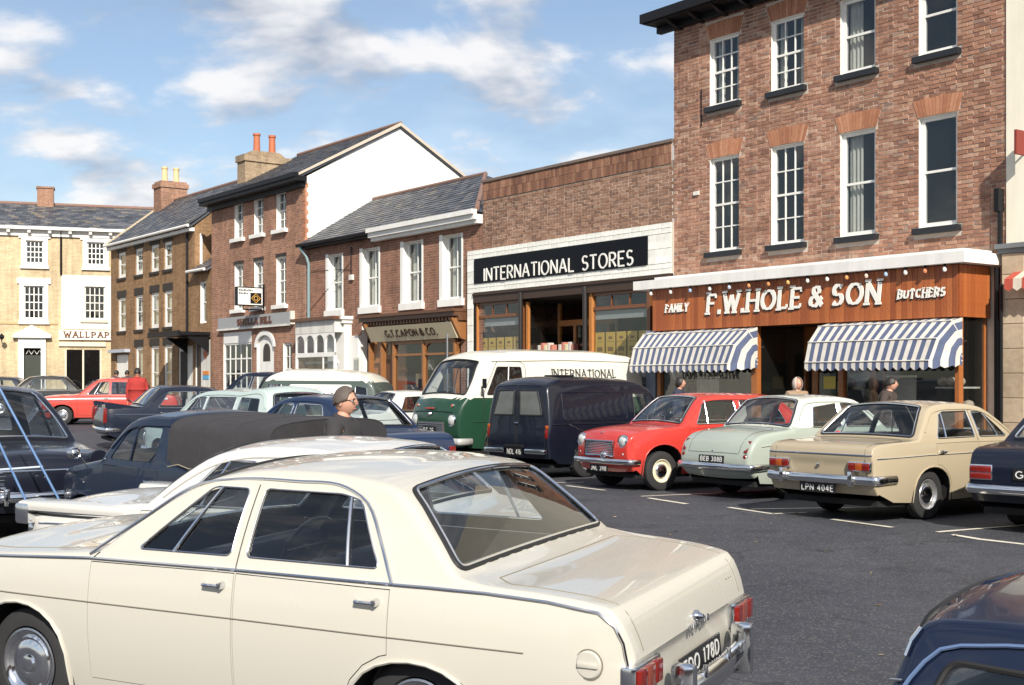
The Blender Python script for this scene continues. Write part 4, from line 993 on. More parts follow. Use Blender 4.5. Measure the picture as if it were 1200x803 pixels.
# ------------------------------------------------------------------ two-storey brick pair with the two small shops
def capon():
    b = Bld('corner_shops_building', 'low brick building with slate roof, tall white windows and two small shop fronts', 'building', T, -25.77)
    X0, X1, ZE = -25.77, T.x(566) - .004, 6.16
    wp = [(385, 401), (425, 444), (473, 494.5), (519, 541)]; wz = (3.96, 5.76)
    holes = [rect(T.x(a), T.x(c), *wz) for a, c in wp]
    gl = (T.x(424), T.x(540)); sl = (T.x(346), T.x(398))
    shop = rect(gl[0], gl[1], .1, 3.5); shop2 = rect(X0 + .3, T.x(396), .1, 3.3)
    wall(b, 'wall', densify(rect(X0, X1, -.3, ZE), 4), holes + [shop, shop2], M_bfar2, 0, .2, M_white)
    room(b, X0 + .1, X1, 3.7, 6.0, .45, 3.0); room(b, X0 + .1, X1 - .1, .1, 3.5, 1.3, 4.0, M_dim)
    for i, (a, c) in enumerate(wp):
        window(b, T.x(a) + .002, T.x(c) - .002, wz[0], wz[1], .16, (1, 2, 2, 2)[i], 2, sill=True, sillh=.2, sillout=.1, sillw=.14, curtain=1 if i % 2 == 0 else 2)
        b.part(MB().box(T.x(c) - .001, T.x(c) + .07, -.02, .0, wz[0], wz[1]).box(T.x(a) - .16, T.x(a), -.022, .0, wz[0], wz[1] + .03), 'architrave', M_white)
    xr = T.x(569, -2.62)      # the roof is hipped back to the store's party wall
    b.part(MB().add([(X0, -.22, ZE + .06), (X1, -.22, ZE + .06), (xr, 2.62, 7.94), (X0, 2.62, 7.94), (X0, 5.6, 6.2), (X1, 5.6, 6.2)], [(0, 1, 2, 3), (3, 2, 5, 4), (1, 5, 2)]), 'roof', M_slate)
    slates(b, X0, X1, (-.26, ZE + .06), (2.62, 7.96), x1r=xr)
    b.part(MB().tube([(X0, 2.62, 7.98), (xr, 2.62, 7.98), (X1, -.2, ZE + .14)], .07, 8), 'ridge', M_ridge, True)
    xm = T.x(441)
    gutter(b, X0 - .05, xm, -.3, ZE + .02); b.part(MB().box(X0, xm, -.22, 0, ZE - .1, ZE + .02), 'soffit', M_black)
    b.part(MB().box(xm, X1, -.3, 0, ZE - .14, ZE - .0).box(xm, X1, -.38, -.2, ZE + .0, ZE + .13).box(xm, X1, -.2, 0, ZE - .24, ZE - .14), 'eaves_board', M_white)
    pipe(b, [(X0 + .12, -.3, ZE), (X0 + .3, -.12, ZE - .35), (X0 + .36, -.07, ZE - .6), (X0 + .36, -.07, 3.4)], .05, simple('teal_pipe', (.16, .25, .27), .5))
    pipe(b, [(T.x(413), -.05, 5.9), (T.x(413), -.05, 4.95)], .02, M_black, 'cable'); b.part(MB().bbox(T.x(411), T.x(415), -.08, 0, 4.85, 5.02, .01), 'junction_box', M_offwhite)
    for zz, zz2 in ((5.35, 5.2), (3.9, 5.4)): b.part(MB().tube([(X0 + .1, -.03, zz), (T.x(411), -.03, zz2)], .008, 5), 'cable', M_black)
    # tailor's shop front: cornice, canted name board, glazed front
    mw = simple('mid_brown_wood', (.27, .115, .04), .45, 0, .25, 10, .1, .2); md = simple('dark_brown_wood', (.11, .045, .02), .5, 0, .25, 10, .1, .2)
    g0, g1 = T.x(422, .35), T.x(541, .2)
    b.part(MB().box(g0, g1, -.5, .0, 3.58, 3.66).box(g0 + .03, g1 - .02, -.42, 0, 3.46, 3.58).box(g0 + .06, g1, -.3, 0, 3.34, 3.46), 'cornice', md)
    for k in range(30): b.part(MB().box(g0 + .12 + k * (g1 - g0 - .2) / 30, g0 + .2 + k * (g1 - g0 - .2) / 30, -.36, -.3, 3.36, 3.44), 'dentil', md)
    f0, f1 = T.x(431, .35), T.x(533, .3)
    fb = b.part(MB().prism([(-.42, 3.3), (-.45, 3.3), (-.22, 2.86), (-.19, 2.86)], f0, f1, 'yz'), 'name_board', simple('cream_board', (.62, .54, .37), .5, 0, .08, 4))
    Mt = Matrix.Translation((0, -.235, 2.88)) @ Matrix.Rotation(math.atan2(.23, .44), 4, 'X')
    text(fb, 'G.T.CAPON & Co.'.upper(), T.x(451, .35), T.x(511, .35), .09, .26, 0, simple('board_letter', (.055, .028, .015), .5), .05, .012, gap=.14, space=.2, M=Mt, thin=.6)
    for x in (f0 - .12, f1 + .02): b.part(MB().prism([(-.5, 3.4), (-.0, 3.4), (-.0, 2.8), (-.18, 2.85)], x, x + .1, 'yz'), 'bracket', mw)
    p = [T.x(424), T.x(437), T.x(451), T.x(465), T.x(500), T.x(537)]
    for x in p[1:]: b.part(MB().bbox(x - .05, x + .05, -.14, .02, .1, 2.84, .01), 'post', mw)
    b.part(MB().box(p[3] + .05, p[5] - .05, -.12, 0, 2.76, 2.86).box(p[3] + .05, p[5] - .05, -.1, 0, 2.42, 2.48).box(p[3] + .05, p[5] - .05, -.12, .02, .1, .8), 'shop_rail', mw)
    o = b.part(MB().box(p[3] + .05, p[5] - .05, -.11, -.02, .8, .86), 'window', mw)
    for (a, c) in ((p[3] + .05, p[4] - .05), (p[4] + .05, p[5] - .05)): pane_at(o, a, c, -.06, .86, 2.42); pane_at(o, a, c, -.055, 2.48, 2.76, name='transom_pane')
    for x in (p[4], p[5]):
        for sg in (-1, 1): b.part(MB().prism([(x + sg * .05, 2.76), (x + sg * .28, 2.76), (x + sg * .12, 2.68), (x + sg * .05, 2.5)], -.1, -.04), 'spandrel', mw)
    b.part(MB().box(p[0], p[3], .3, .36, .1, 3.4), 'door_recess', mw)
    d = b.part(MB().box(p[1] + .05, p[2] + .1, .22, .28, .1, 2.4), 'door', md); pane_at(d, p[1] + .1, p[2], .2, 2.45, 2.8)
    for k, (u, z, h) in enumerate(((.2, 1.5, .4), (.35, 2.0, .3), (.65, 1.4, .5), (.8, 1.9, .25))):
        xx = p[3] + u * (p[5] - p[3]); b.part(MB().bbox(xx, xx + .3, .25, .4, z, z + h, .01), 'display_card', M_offwhite if k % 2 else M_seattan)
    pipe(b, [(T.x(525, .25), -.27, 3.6), (T.x(525, .25), -.27, .1)], .03, M_dullmetal, 'pole')
    # white arcaded shop front
    q = .55; s0, s1 = T.x(346, q), T.x(392, q)
    b.part(MB().box(s0 - .15, s1 + .1, -q - .12, 0, 3.62, 3.72), 'cornice', md); b.part(MB().box(s0, s1, -q, 0, 3.22, 3.62), 'frieze', M_offwhite)
    n = 4; w = (s1 - s0) / n; ah = []
    for k in range(n):
        xa, xb = s0 + k * w + .05, s0 + (k + 1) * w - .05; xc = (xa + xb) / 2; rr = (xb - xa) / 2
        ah.append([(xa, 2.6), (xb, 2.6), (xb, 2.9)] + [(xc + rr * math.cos(a) ** 1.0, 2.9 + .26 * math.sin(a)) for a in [R(18 * i) for i in range(1, 10)]] + [(xa, 2.9)])
    wall(b, 'arcade', rect(s0, s1, 2.5, 3.22), ah, M_white, -q + .01, .07)
    b.part(MB().box(s0, s0 + .09, -q, -q + .08, .1, 2.5).box(s1 - .09, s1, -q, -q + .08, .1, 2.5).box(s0 + .09, s1 - .09, -q + .01, -q + .07, .1, .9), 'shop_frame', M_white)
    o = b.part(MB().box(s0 + .09, s1 - .09, -q + .01, -q + .06, 2.46, 2.5).box((s0 + s1) / 2 + .5, (s0 + s1) / 2 + .55, -q + .02, -q + .06, .9, 2.46), 'window', M_white)
    pane_at(o, s0 + .09, s1 - .09, -q + .04, .9, 2.46); pane_at(o, s0 + .05, s1 - .05, -q + .05, 2.6, 3.2, name='arch_pane')
    b.part(MB().box(s0 + .2, s1 - .3, -q + .25, -q + .3, 2.25, 2.33).box(s0 + .2, s1 - .5, -q + .3, -q + .4, 1.2, 2.0), 'display_shelf', M_offwhite)
    b.part(MB().box(s0 + .1, s1 - .1, -q + .45, -q + .5, .1, 3.2), 'display_back', simple('brown_back', (.20, .11, .05), .8))
    b.part(MB().box(T.x(392), T.x(412), -.25, 0, .1, 3.5).box(T.x(390), T.x(413), -.36, 0, 3.5, 3.62).box(T.x(389), T.x(414), -.42, 0, 3.62, 3.72), 'pilaster', M_white)
    b.part(MB().box(T.x(412), T.x(424) - .02, -.12, 0, .1, 3.1), 'side_panel', M_white)
    o = b.part(MB().box(T.x(410, .25), T.x(421, .14), -.14, -.121, 1.6, 2.42), 'side_window', M_offwhite); pane_at(o, T.x(411.5, .25), T.x(420, .14), -.145, 1.68, 2.36)
capon()

# ------------------------------------------------------------------ tall brick house with the white gable
def gablehouse():
    b = Bld('gabled_house', 'three-storey brick house with blank white gable wall and grey shop sign', 'building', T, -33.43)
    X0, X1, ZE = -33.43, -25.775, 8.5; yr, yd, zr = 3.66, 6.6, 10.62
    up = [(275, 285), (298, 308.5), (324, 335)]; zu, zm = (6.92, 8.22), (4.32, 5.98)
    holes = [rect(T.x(a), T.x(c), *z) for a, c in up for z in (zu, zm)]
    door = [(T.x(301), .1), (T.x(321), .1), (T.x(321), 2.9)] + [((T.x(301) + T.x(321)) / 2 + (T.x(321) - T.x(301)) / 2 * math.cos(R(a)), 2.9 + .45 * math.sin(R(a))) for a in range(20, 180, 20)] + [(T.x(301), 2.9)]
    sw = rect(T.x(262), T.x(295), .1, 3.5); w3 = rect(T.x(332), T.x(342), 1.2, 3.0)
    wall(b, 'wall', densify(rect(X0, X1, -.3, ZE), 4), holes + [door, sw, w3], M_bfar, 0, .14, M_white)
    gable_shell(b, X0, X1, -.3, ZE, zr, yr, yd, M_render, M_bfar, 8.9)
    mb = MB()
    for k in range(int((ZE - 6.2) / .15)): mb.box(X1 - .11 if k % 2 else X1 - .22, X1 + .012, -.012, .11 if k % 2 else .05, 6.2 + k * .15 + .005, 6.2 + k * .15 + .145)
    o = b.part(mb, 'quoin', M_rubbed)
    room(b, X0 + .1, X1 - .1, 4.1, 8.4, .4, 3); room(b, X0 + .1, X1 - .1, .1, 3.6, .5, 3, M_dim)
    for (a, c) in up:
        for z in (zu, zm): window(b, T.x(a), T.x(c), z[0], z[1], .1, 2, 4, bar=.03, sill=True, sillout=.14, sillw=.16, sillh=.13, curtain=0)
        for z in (zu, zm): b.part(MB().box(T.x(a) - .05, T.x(c) + .05, -.015, .005, z[1], z[1] + .12), 'lintel', M_blackl)
    roof_base(b, X0 - .1, X1 + .08, [(-.3, ZE + .02), (yr, zr + .05), (yd + .1, 8.95)])
    slates(b, X0 - .1, X1 + .1, (-.36, ZE + .02), (yr, zr + .06))
    b.part(MB().box(X0 - .15, X1 + .15, -.45, -.02, ZE - .16, ZE + .0).box(X0 - .15, X1 + .16, -.5, -.34, ZE - .04, ZE + .1).box(X0 - .1, X1 + .02, -.14, -.01, ZE - .34, ZE - .16), 'eaves', M_black)
    b.part(MB().tube([(X0, yr, zr + .09), (X1 + .1, yr, zr + .09)], .08, 8), 'ridge', M_ridge, True)
    b.part(MB().prism([(0 - .3, ZE + .1), (yr, zr + .12), (yd, 9.05), (yd, 8.95), (yr, zr), (0 - .3, ZE + .02)], X1 + .06, X1 + .12, 'yz'), 'verge', simple('verge_mortar', (.5, .44, .36), .9))
    # chimney
    ms = brickmat('tan_brick', (.42, .31, .20), (.31, .22, .14), (.42, .36, .28))
    ch = b.part(MB().box(X0 - .1, X0 + .6, 1.1, 3.0, 8.3, 10.15).box(X0 - .16, X0 + .66, 1.04, 3.06, 10.15, 10.4).prism([(1.2, 10.4), (2.9, 10.4), (2.6, 10.6), (1.5, 10.6)], X0, X0 + .5, 'yz'), 'chimney', ms)
    mp = simple('terracotta', (.42, .13, .06), .7, 0, .15, 8)
    for y in (1.75, 2.4): MB().lathe([(.15, 0), (.14, .1), (.12, .7), (.15, .72), (.15, .8), (.1, .8)], 14, 'z', (X0 + .25, y, 10.5)).build('chimney_pot', mp, ch, True)
    # grey shop sign and white window
    fb = b.part(MB().box(T.x(259), T.x(344), -.12, .0, 3.64, 4.05), 'name_board', simple('grey_board', (.30, .31, .32), .5, 0, .08, 4))
    b.part(MB().box(T.x(344), T.x(345.5), -.15, 0, 3.62, 4.07).box(T.x(258), T.x(344), -.15, -.0, 3.58, 3.64), 'board_trim', M_offwhite)
    text(fb, 'SHELLA RILL', T.x(278, .12), T.x(319, .12), 3.71, .25, -.122, simple('sign_brown', (.10, .035, .02), .5), .07, .02, gap=.1, serif=.02, space=.35)
    b.part(MB().box(T.x(262) + .003, T.x(295) - .003, .0, .1, 3.1, 3.5), 'sign_panel', M_white)
    window(b, T.x(262) + .003, T.x(295) - .003, .3, 3.1, .02, 5, 5, sash=False, bar=.05)
    window(b, T.x(332) + .003, T.x(342) - .003, 1.2, 3.0, .06, 2, 4)
    dr = b.part(MB().prism(inset(door, .004), .06, .14), 'doorway', M_white)
    rr = (T.x(321) - T.x(301)) / 2; xc = (T.x(321) + T.x(301)) / 2
    arch = [(xc + (rr + .12) * math.cos(R(a)), 2.9 + .58 * math.sin(R(a))) for a in range(0, 181, 15)]; arin = [(xc + (rr - .02) * math.cos(R(a)), 2.9 + .42 * math.sin(R(a))) for a in range(180, -1, -15)]
    b.part(MB().prism(arch + arin, -.05, .02), 'door_arch', M_white)
    MB().prism([(xc - .28, 2.4), (xc + .28, 2.4)] + [(xc + .28 * math.cos(R(a)), 2.75 + .28 * math.sin(R(a))) for a in range(0, 181, 20)], .05, .058).build('fanlight', M_dim, dr)
    # projecting sign
    xs_ = T.x(311); sg = b.part(MB().bbox(xs_ - .09, xs_ + .09, -1.12, -.12, 4.32, 4.98, .01), 'projecting_sign', M_black)
    MB().box(xs_ + .091, xs_ + .1, -1.08, -.16, 4.36, 4.94).build('sign_face', M_white, sg)
    MB().box(xs_ + .1005, xs_ + .105, -.62, -.2, 4.40, 4.78).build('emblem_ground', M_black, sg)
    mg = simple('emblem_gold', (.62, .36, .08), .4); em = MB()
    c0, r0 = (-.41, 4.59), .16
    for rr2, wd in ((.165, .03), (.075, .028)):
        dm = [(c0[0] + rr2 * math.cos(R(a)), c0[1] + rr2 * math.sin(R(a))) for a in range(0, 360, 90 if rr2 > .1 else 45)]
        em.tube([(xs_ + .107, p[0], p[1]) for p in dm], wd / 2, 6, True)
    em.build('emblem', mg, sg)
    pr = MB()
    for row, (n_, z_) in enumerate(((9, 4.83), (6, 4.72))):
        for k in range(n_): pr.box(xs_ + .1002, xs_ + .103, -1.04 + k * .058, -1.0 + k * .058, z_, z_ + .07 - .012 * (k % 3))
    pr.build('print', M_black, sg)
    b.part(MB().tube([(xs_, -.12, 4.2), (xs_, -.85, 4.2), (xs_, -.85, 4.33)], .03, 6).tube([(xs_, -.06, 4.1), (xs_, -.06, 5.1)], .03, 6), 'sign_bracket', M_black)
gablehouse()

# ------------------------------------------------------------------ low link building and tall brown house
def brown():
    b = Bld('narrow_shop', 'narrow two-storey rendered shop with dark canopy squeezed between the brown and brick houses', 'building', T, -35.06)
    X0, X1 = -35.05, -33.44
    hw = rect(T.x(235), T.x(242), 3.95, 5.55); hs = rect(X0 + .1, X1 - .1, .1, 3.4)
    wall(b, 'wall', rect(X0, X1, -.3, 6.0), [hw, hs], M_brownr, 0, .14, M_white)
    window(b, T.x(235) + .003, T.x(242) - .003, 3.95, 5.55, .08, 1, 2); room(b, X0 + .05, X1 - .05, .1, 5.8, .5, 3)
    roof_base(b, X0, X1, [(-.2, 6.0), (2.6, 7.7), (5, 6.2)]); slates(b, X0, X1, (-.26, 5.98), (2.6, 7.72)); gutter(b, X0 - .1, X1, -.3, 5.97, M_white)
    xa = T.x(199, 1.1)
    b.part(MB().box(X0 - 1.6, X1 - .1, -1.25, 0, 3.46, 3.58).box(X0 - 1.6, X1 - .1, -1.3, -1.2, 3.4, 3.62), 'canopy', M_black)
    for x in (X0 - .7, X1 - .25): b.part(MB().prism([(-.02, 3.4), (-.9, 3.4), (-.02, 2.8)], x, x + .06, 'yz'), 'bracket', M_black)
    b.part(MB().box(X0 + .11, X0 + .5, .05, .1, .1, 3.3), 'door', simple('dark_door', (.05, .03, .02), .5))
    pn = b.part(MB().box(X0 + .55, X1 - .12, .03, .1, .1, 3.3), 'shop_panel', M_offwhite)
    MB().lathe([(.0, -.02), (.17, -.02), (.17, 0)], 16, 'y', (X0 + 1.0, .02, 2.75)).build('round_sign', simple('round_sign_red', (.45, .10, .03), .5), pn, True)
    MB().box(X0 + .75, X1 - .3, .01, .029, 1.95, 2.1).build('poster', simple('poster_orange', (.62, .22, .05), .6), pn); MB().box(X0 + .75, X1 - .3, .01, .029, 1.78, 1.92).build('poster', simple('poster_blue', (.1, .35, .6), .6), pn)
    b.part(MB().box(X0 + .12, X1 - .12, -.05, .03, .1, 1.3), 'stall_riser', simple('striped_riser', (.35, .27, .2), .7))
    b = Bld('brown_house', 'three-storey brown rendered house with white sash windows and black lintels', 'building', T, -44.55)
    X0, X1, ZE = -44.55, -35.06, 7.78; zu, zm, zg = (6.28, 7.42), (3.93, 5.42), (.9, 3.2)
    px = [((139, 148), (137.5, 146.5)), ((159.5, 168), (157.5, 166.5)), ((177.5, 187), (175.5, 185)), ((193, 202.5), (191, 200.5))]
    xs_ = []
    for u, m in px: a = (T.x(u[0]) + T.x(m[0])) / 2; c = (T.x(u[1]) + T.x(m[1])) / 2; xs_.append((a, c))
    holes = [rect(a, c, *z) for a, c in xs_ for z in (zu, zm)] + [rect(a, c, *zg) for a, c in xs_[1:]] + [rect(xs_[0][0] - .3, xs_[0][1] + .3, .1, 2.9)]
    hs = rect(T.x(209), T.x(226), .1, 3.1)
    wall(b, 'wall', densify(rect(X0, X1, -.3, ZE), 4), holes + [hs], M_brownr, 0, .13, M_brownr)
    gable_shell(b, X0, X1, -.3, ZE, 9.9, 2.6, 5.4, M_brownr)
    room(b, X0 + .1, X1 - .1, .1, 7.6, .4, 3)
    for i, (a, c) in enumerate(xs_):
        for z in (zu, zm) + ((zg,) if i else ()):
            window(b, a + .003, c - .003, z[0], z[1], .05, 1, 2, fr=.13, sill=True, sillmat=M_blackl, sillout=.06, curtain=2)
            b.part(MB().box(a - .1, c + .1, -.02, .004, z[1], z[1] + .3), 'lintel', M_blackl)
    d = b.part(MB().box(xs_[0][0] - .29, xs_[0][1] + .29, .06, .12, .1, 2.89), 'door', M_white)
    b.part(MB().box(xs_[0][0] - .6, xs_[0][1] + .55, -.25, 0, 2.98, 3.12), 'door_hood', simple('hood_grey', (.4, .44, .5), .6))
    s = b.part(MB().box(T.x(209) + .01, T.x(226) - .01, .03, .1, .1, 3.1), 'shop_front', M_offwhite); pane_at(s, T.x(211), T.x(219), .02, 1.0, 2.9, M_dim)
    roof_base(b, X0 - .05, X1 + .05, [(-.2, ZE + .02), (2.6, 9.95), (5.5, 7.9)]); slates(b, X0 - .05, X1 + .05, (-.26, ZE + .02), (2.6, 9.96))
    b.part(MB().tube([(X0, 2.6, 9.99), (X1, 2.6, 9.99)], .08, 8), 'ridge', M_ridge, True)
    b.part(MB().prism([(-.25, ZE + .12), (2.6, 10.06), (2.6, 9.96), (-.25, ZE + .02)], X0 - .1, X0 - .02, 'yz'), 'verge', simple('verge_mortar2', (.5, .42, .3), .9))
    gutter(b, X0, X1 + .1, -.32, ZE, M_white); b.part(MB().box(X0, X1, -.2, 0, ZE - .2, ZE - .06), 'fascia_board', M_white)
    pipe(b, [(T.x(221), -.07, ZE), (T.x(221), -.07, 3.6)], .05); pipe(b, [(X1 + .06, .25, 7.5), (X1 + .06, .25, 6.3)], .06, M_white)
    ch = b.part(MB().box(X0 + .1, X0 + 1.0, 1.95, 3.2, 8.9, 10.55).box(X0 + .04, X0 + 1.06, 1.89, 3.26, 10.55, 10.75).box(X0 + .12, X0 + .98, 1.97, 3.18, 10.75, 10.85), 'chimney', M_bfar)
    for y in (2.3, 2.85): MB().lathe([(.15, 0), (.13, .1), (.12, .58), (.15, .6), (.15, .68), (.1, .68)], 12, 'z', (X0 + .55, y, 10.85)).build('chimney_pot', simple('buff_pot', (.66, .5, .26), .7), ch, True)
    c2 = b.part(MB().box(X1 - .8, X1 - .2, 2.4, 3.1, 9.5, 10.35).box(X1 - .85, X1 - .15, 2.35, 3.15, 10.35, 10.45), 'chimney', M_bfar); MB().lathe([(.12, 0), (.11, .35), (.08, .35)], 10, 'z', (X1 - .5, 2.75, 10.45)).build('chimney_pot', MATS['terracotta'], c2, True)
brown()

# ------------------------------------------------------------------ yellow-brick block at the end of the square
def wallpaper():
    Q = T2; x = Q.x; z = Q.z
    b = Bld('wallpaper_shop', 'buff brick three-storey block with white window surrounds closing the far end', 'building', Q, -14.0)
    X0, X1, ZE = x(-180), 6.0, z(60, 270)
    ups = [((30, 51), (282, 309)), ((102, 122.5), (284, 311))]; lws = [((28, 51.5), (335, 374)), ((99, 123), (336, 374.5))]
    holes = []
    for (a, c), (t, bt) in ups + lws: holes.append(rect(x(a), x(c), z((a + c) / 2, bt), z((a + c) / 2, t)))
    for k in (1, 2):
        for (a, c), (t, bt) in (ups[0], lws[0]): holes.append(rect(x(a) - 3.2 * k - .2, x(c) - 3.2 * k - .2, z((a + c) / 2, bt), z((a + c) / 2, t)))
    dz = z(38, 408); door = rect(x(28), x(48), .1, dz); shop = rect(x(76), x(119), .5, z(97, 410))
    wall(b, 'wall', densify(rect(X0, X1, -.3, ZE), 6), holes + [door, shop], M_buff, 0, .15, M_white)
    room(b, X0 + .2, X1 - .1, .1, ZE - .2, .6, 4)
    wx0, wx1, wz0, wz1 = x(72), x(140), z(100, 386), z(100, 323)
    hw = holes[3]
    wall(b, 'white_panel', rect(wx0, wx1, wz0, wz1), [hw], M_render, -.03, .05)
    for i, h in enumerate(holes):
        xa, xb, za, zb = h[0][0], h[1][0], h[0][1], h[2][1]
        window(b, xa + .003, xb - .003, za, zb, .06, 4, 4, fr=.06, bar=.045, mat=M_white if i != 3 else M_offwhite)
        if i != 3:
            w = .2; mb = MB().box(xa - w, xa, -.06, 0, za - .1, zb + .1).box(xb, xb + w, -.06, 0, za - .1, zb + .1).box(xa - w - .12, xb + w + .12, -.08, 0, zb + .1, zb + .38).box(xa - w - .05, xb + w + .05, -.12, 0, za - .25, za - .1).box(xa, xb, -.058, 0, za - .1, za).box(xa, xb, -.058, 0, zb, zb + .1)
            b.part(mb, 'surround', M_white)
        else: b.part(MB().box(xa - .2, xb + .15, -.12, -.03, za - .15, za), 'sill', simple('cream_paint', (.7, .62, .45), .6))
    # pedimented door
    dx0, dx1 = x(15), x(60); pz = z(38, 396); dxi0, dxi1 = x(28), x(48)
    b.part(MB().box(dx0 + .25, dxi0, -.14, 0, .1, pz).box(dxi1, dx1 - .25, -.14, 0, .1, pz).box(dxi0, dxi1, -.138, 0, dz, pz).box(dx0, dx1, -.3, 0, pz, pz + .14), 'door_surround', M_white)
    b.part(MB().prism([(dx0, pz + .14), (dx1, pz + .14), ((dx0 + dx1) / 2, pz + .62)], -.3, 0), 'pediment', M_white)
    d = b.part(MB().box(dxi0 + .003, dxi1 - .003, .08, .14, .1, dz - .35), 'door', simple('dark_green_door', (.035, .04, .03), .4)); pane_at(d, dxi0 + .02, dxi1 - .02, .07, dz - .33, dz - .02)
    for k in range(3): MB().tube([(dxi0 + .1 + k * .25, .05, dz - .3), (dxi0 + .22 + k * .25, .05, dz - .1), (dxi0 + .34 + k * .25, .05, dz - .3)], .015, 5).build('fanlight_bar', M_white, d)
    # shop with sign
    sz0, sz1 = z(98, 398.5), z(98, 387.5); sb = b.part(MB().box(x(69), x(140), -.14, -.0, sz0, sz1), 'name_board', M_white)
    text(sb, 'WALLPAPER', x(74.5, .15), x(74.5, .15) + (x(128, .15) - x(74.5, .15)) * 9 / 7.05, sz0 + .1, (sz1 - sz0) * .66, -.142, simple('letter_brown', (.13, .05, .02), .5), .07, .02, gap=.2, serif=.03, thin=.7)
    b.part(MB().box(x(69), x(124), -.1, 0, z(97, 406), z(97, 401)), 'shop_cornice', MATS['cream_paint'])
    o = b.part(MB().box(x(76), x(78), -.05, .08, .5, shop[2][1]).box(x(117), x(119), -.05, .08, .5, shop[2][1]).box(x(96.5), x(98.5), -.03, .06, .5, shop[2][1]), 'window', MATS['cream_paint'])
    pane_at(o, x(78), x(96.5), .02, .5, shop[2][1]); pane_at(o, x(98.5), x(117), .02, .5, shop[2][1])
    for k in range(6): b.part(MB().bbox(x(100) + k * .12, x(100) + k * .12 + .1, .3, .5, .8, 1.3 + .3 * rnd.random(), .01), 'wallpaper_roll', M_seattan)
    # eaves, string course, roof
    b.part(MB().box(X0, X1, -.4, -.1, ZE - .02, ZE + .14).box(X0, X1, -.12, 0, ZE - .32, ZE - .02), 'cornice', M_white)
    for k in range(26): b.part(MB().box(X0 + .4 + k * .95, X0 + .55 + k * .95, -.34, -.12, ZE - .18, ZE - .02), 'bracket', M_offwhite)
    b.part(MB().box(X0, x(68), -.05, 0, z(35, 380), z(35, 377.5)), 'string_course', simple('string_stone', (.52, .38, .2), .9))
    yr, zr = 3.4, z(60, 241, -3.4)
    roof_base(b, X0, X1 + 4, [(-.3, ZE + .12), (yr, zr), (7, ZE + .2)]); slates(b, X0, X1 + 4, (-.4, ZE + .12), (yr, zr + .02), sw=.35, sh=.28)
    b.part(MB().tube([(X0, yr, zr + .04), (X1 + 4, yr, zr + .04)], .1, 8), 'ridge', M_ridge, True)
    pipe(b, [(x(71.5), -.08, ZE), (x(71.5), -.08, wz1)], .05, M_black)
    xc = x(53.5, -3.4); b.part(MB().box(xc - .4, xc + .4, 3.0, 3.8, zr - .3, z(53, 222, -3.4)).box(xc - .45, xc + .45, 2.95, 3.85, z(53, 222, -3.4), z(53, 220, -3.4)), 'chimney', M_bfar)
    b.part(MB().tube([(x(2, .1), -.1, z(2, 400)), (x(2, .6), -.6, z(2, 396))], .03, 6).lathe([(.0, .2), (.1, .1), (.13, 0), (.05, -.1)], 8, 'z', (x(2, .6), -.6, z(2, 396))), 'wall_lamp', M_black)
wallpaper()

# ================================================================== VEHICLE KIT
def lerp_pts(pts, x):
    if x <= pts[0][0]: return pts[0][1]
    for (a, u), (b, v) in zip(pts, pts[1:]):
        if x <= b:
            t = (x - a) / (b - a) if b > a else 0; return u + (v - u) * t
    return pts[-1][1]
def smooth_pts(pts, x):
    """Monotone-ish cubic through (x,y) knots."""
    n = len(pts)
    if x <= pts[0][0]: return pts[0][1]
    if x >= pts[-1][0]: return pts[-1][1]
    for i in range(n - 1):
        if x <= pts[i + 1][0]:
            x0, y0 = pts[i]; x1, y1 = pts[i + 1]; h = x1 - x0; t = (x - x0) / h; d = (y1 - y0) / h
            dp = (y0 - pts[i - 1][1]) / (x0 - pts[i - 1][0]) if i > 0 else d; dn = (pts[i + 2][1] - y1) / (pts[i + 2][0] - x1) if i < n - 2 else d
            m0 = 0 if dp * d <= 0 else 2 * dp * d / (dp + d); m1 = 0 if dn * d <= 0 else 2 * dn * d / (dn + d)
            return (2 * t ** 3 - 3 * t * t + 1) * y0 + (t ** 3 - 2 * t * t + t) * h * m0 + (-2 * t ** 3 + 3 * t * t) * y1 + (t ** 3 - t * t) * h * m1
def catmull(pts, step):
    """Smooth a polyline of tuples (first two entries are position); a point marked with last entry 's' stays a corner."""
    out = []; n = len(pts)
    P = [Vector([float(c) for c in p if not isinstance(c, str)]) for p in pts]; S = [isinstance(p[-1], str) for p in pts]
    for i in range(n - 1):
        p1, p2 = P[i], P[i + 1]; p0 = P[i - 1] if i > 0 and not S[i] else p1 * 2 - p2; p3 = P[i + 2] if i < n - 2 and not S[i + 1] else p2 * 2 - p1
        L = (p2 - p1)[:2]; k = max(1, int(math.ceil(math.hypot(*L) / step)))
        for j in range(k):
            t = j / k
            # non-uniform (chordal) tangents keep tight corners tight
            d0 = max(1e-4, math.hypot(*(p1 - p0)[:2])); d1 = max(1e-4, math.hypot(*(p2 - p1)[:2])); d2 = max(1e-4, math.hypot(*(p3 - p2)[:2]))
            m1 = ((p1 - p0) / d0 - (p2 - p0) / (d0 + d1) + (p2 - p1) / d1) * d1; m2 = ((p2 - p1) / d1 - (p3 - p1) / (d1 + d2) + (p3 - p2) / d2) * d1
            out.append(p1 * (2 * t ** 3 - 3 * t * t + 1) + m1 * (t ** 3 - 2 * t * t + t) + p2 * (-2 * t ** 3 + 3 * t * t) + m2 * (t ** 3 - t * t))
    out.append(P[-1]); return out

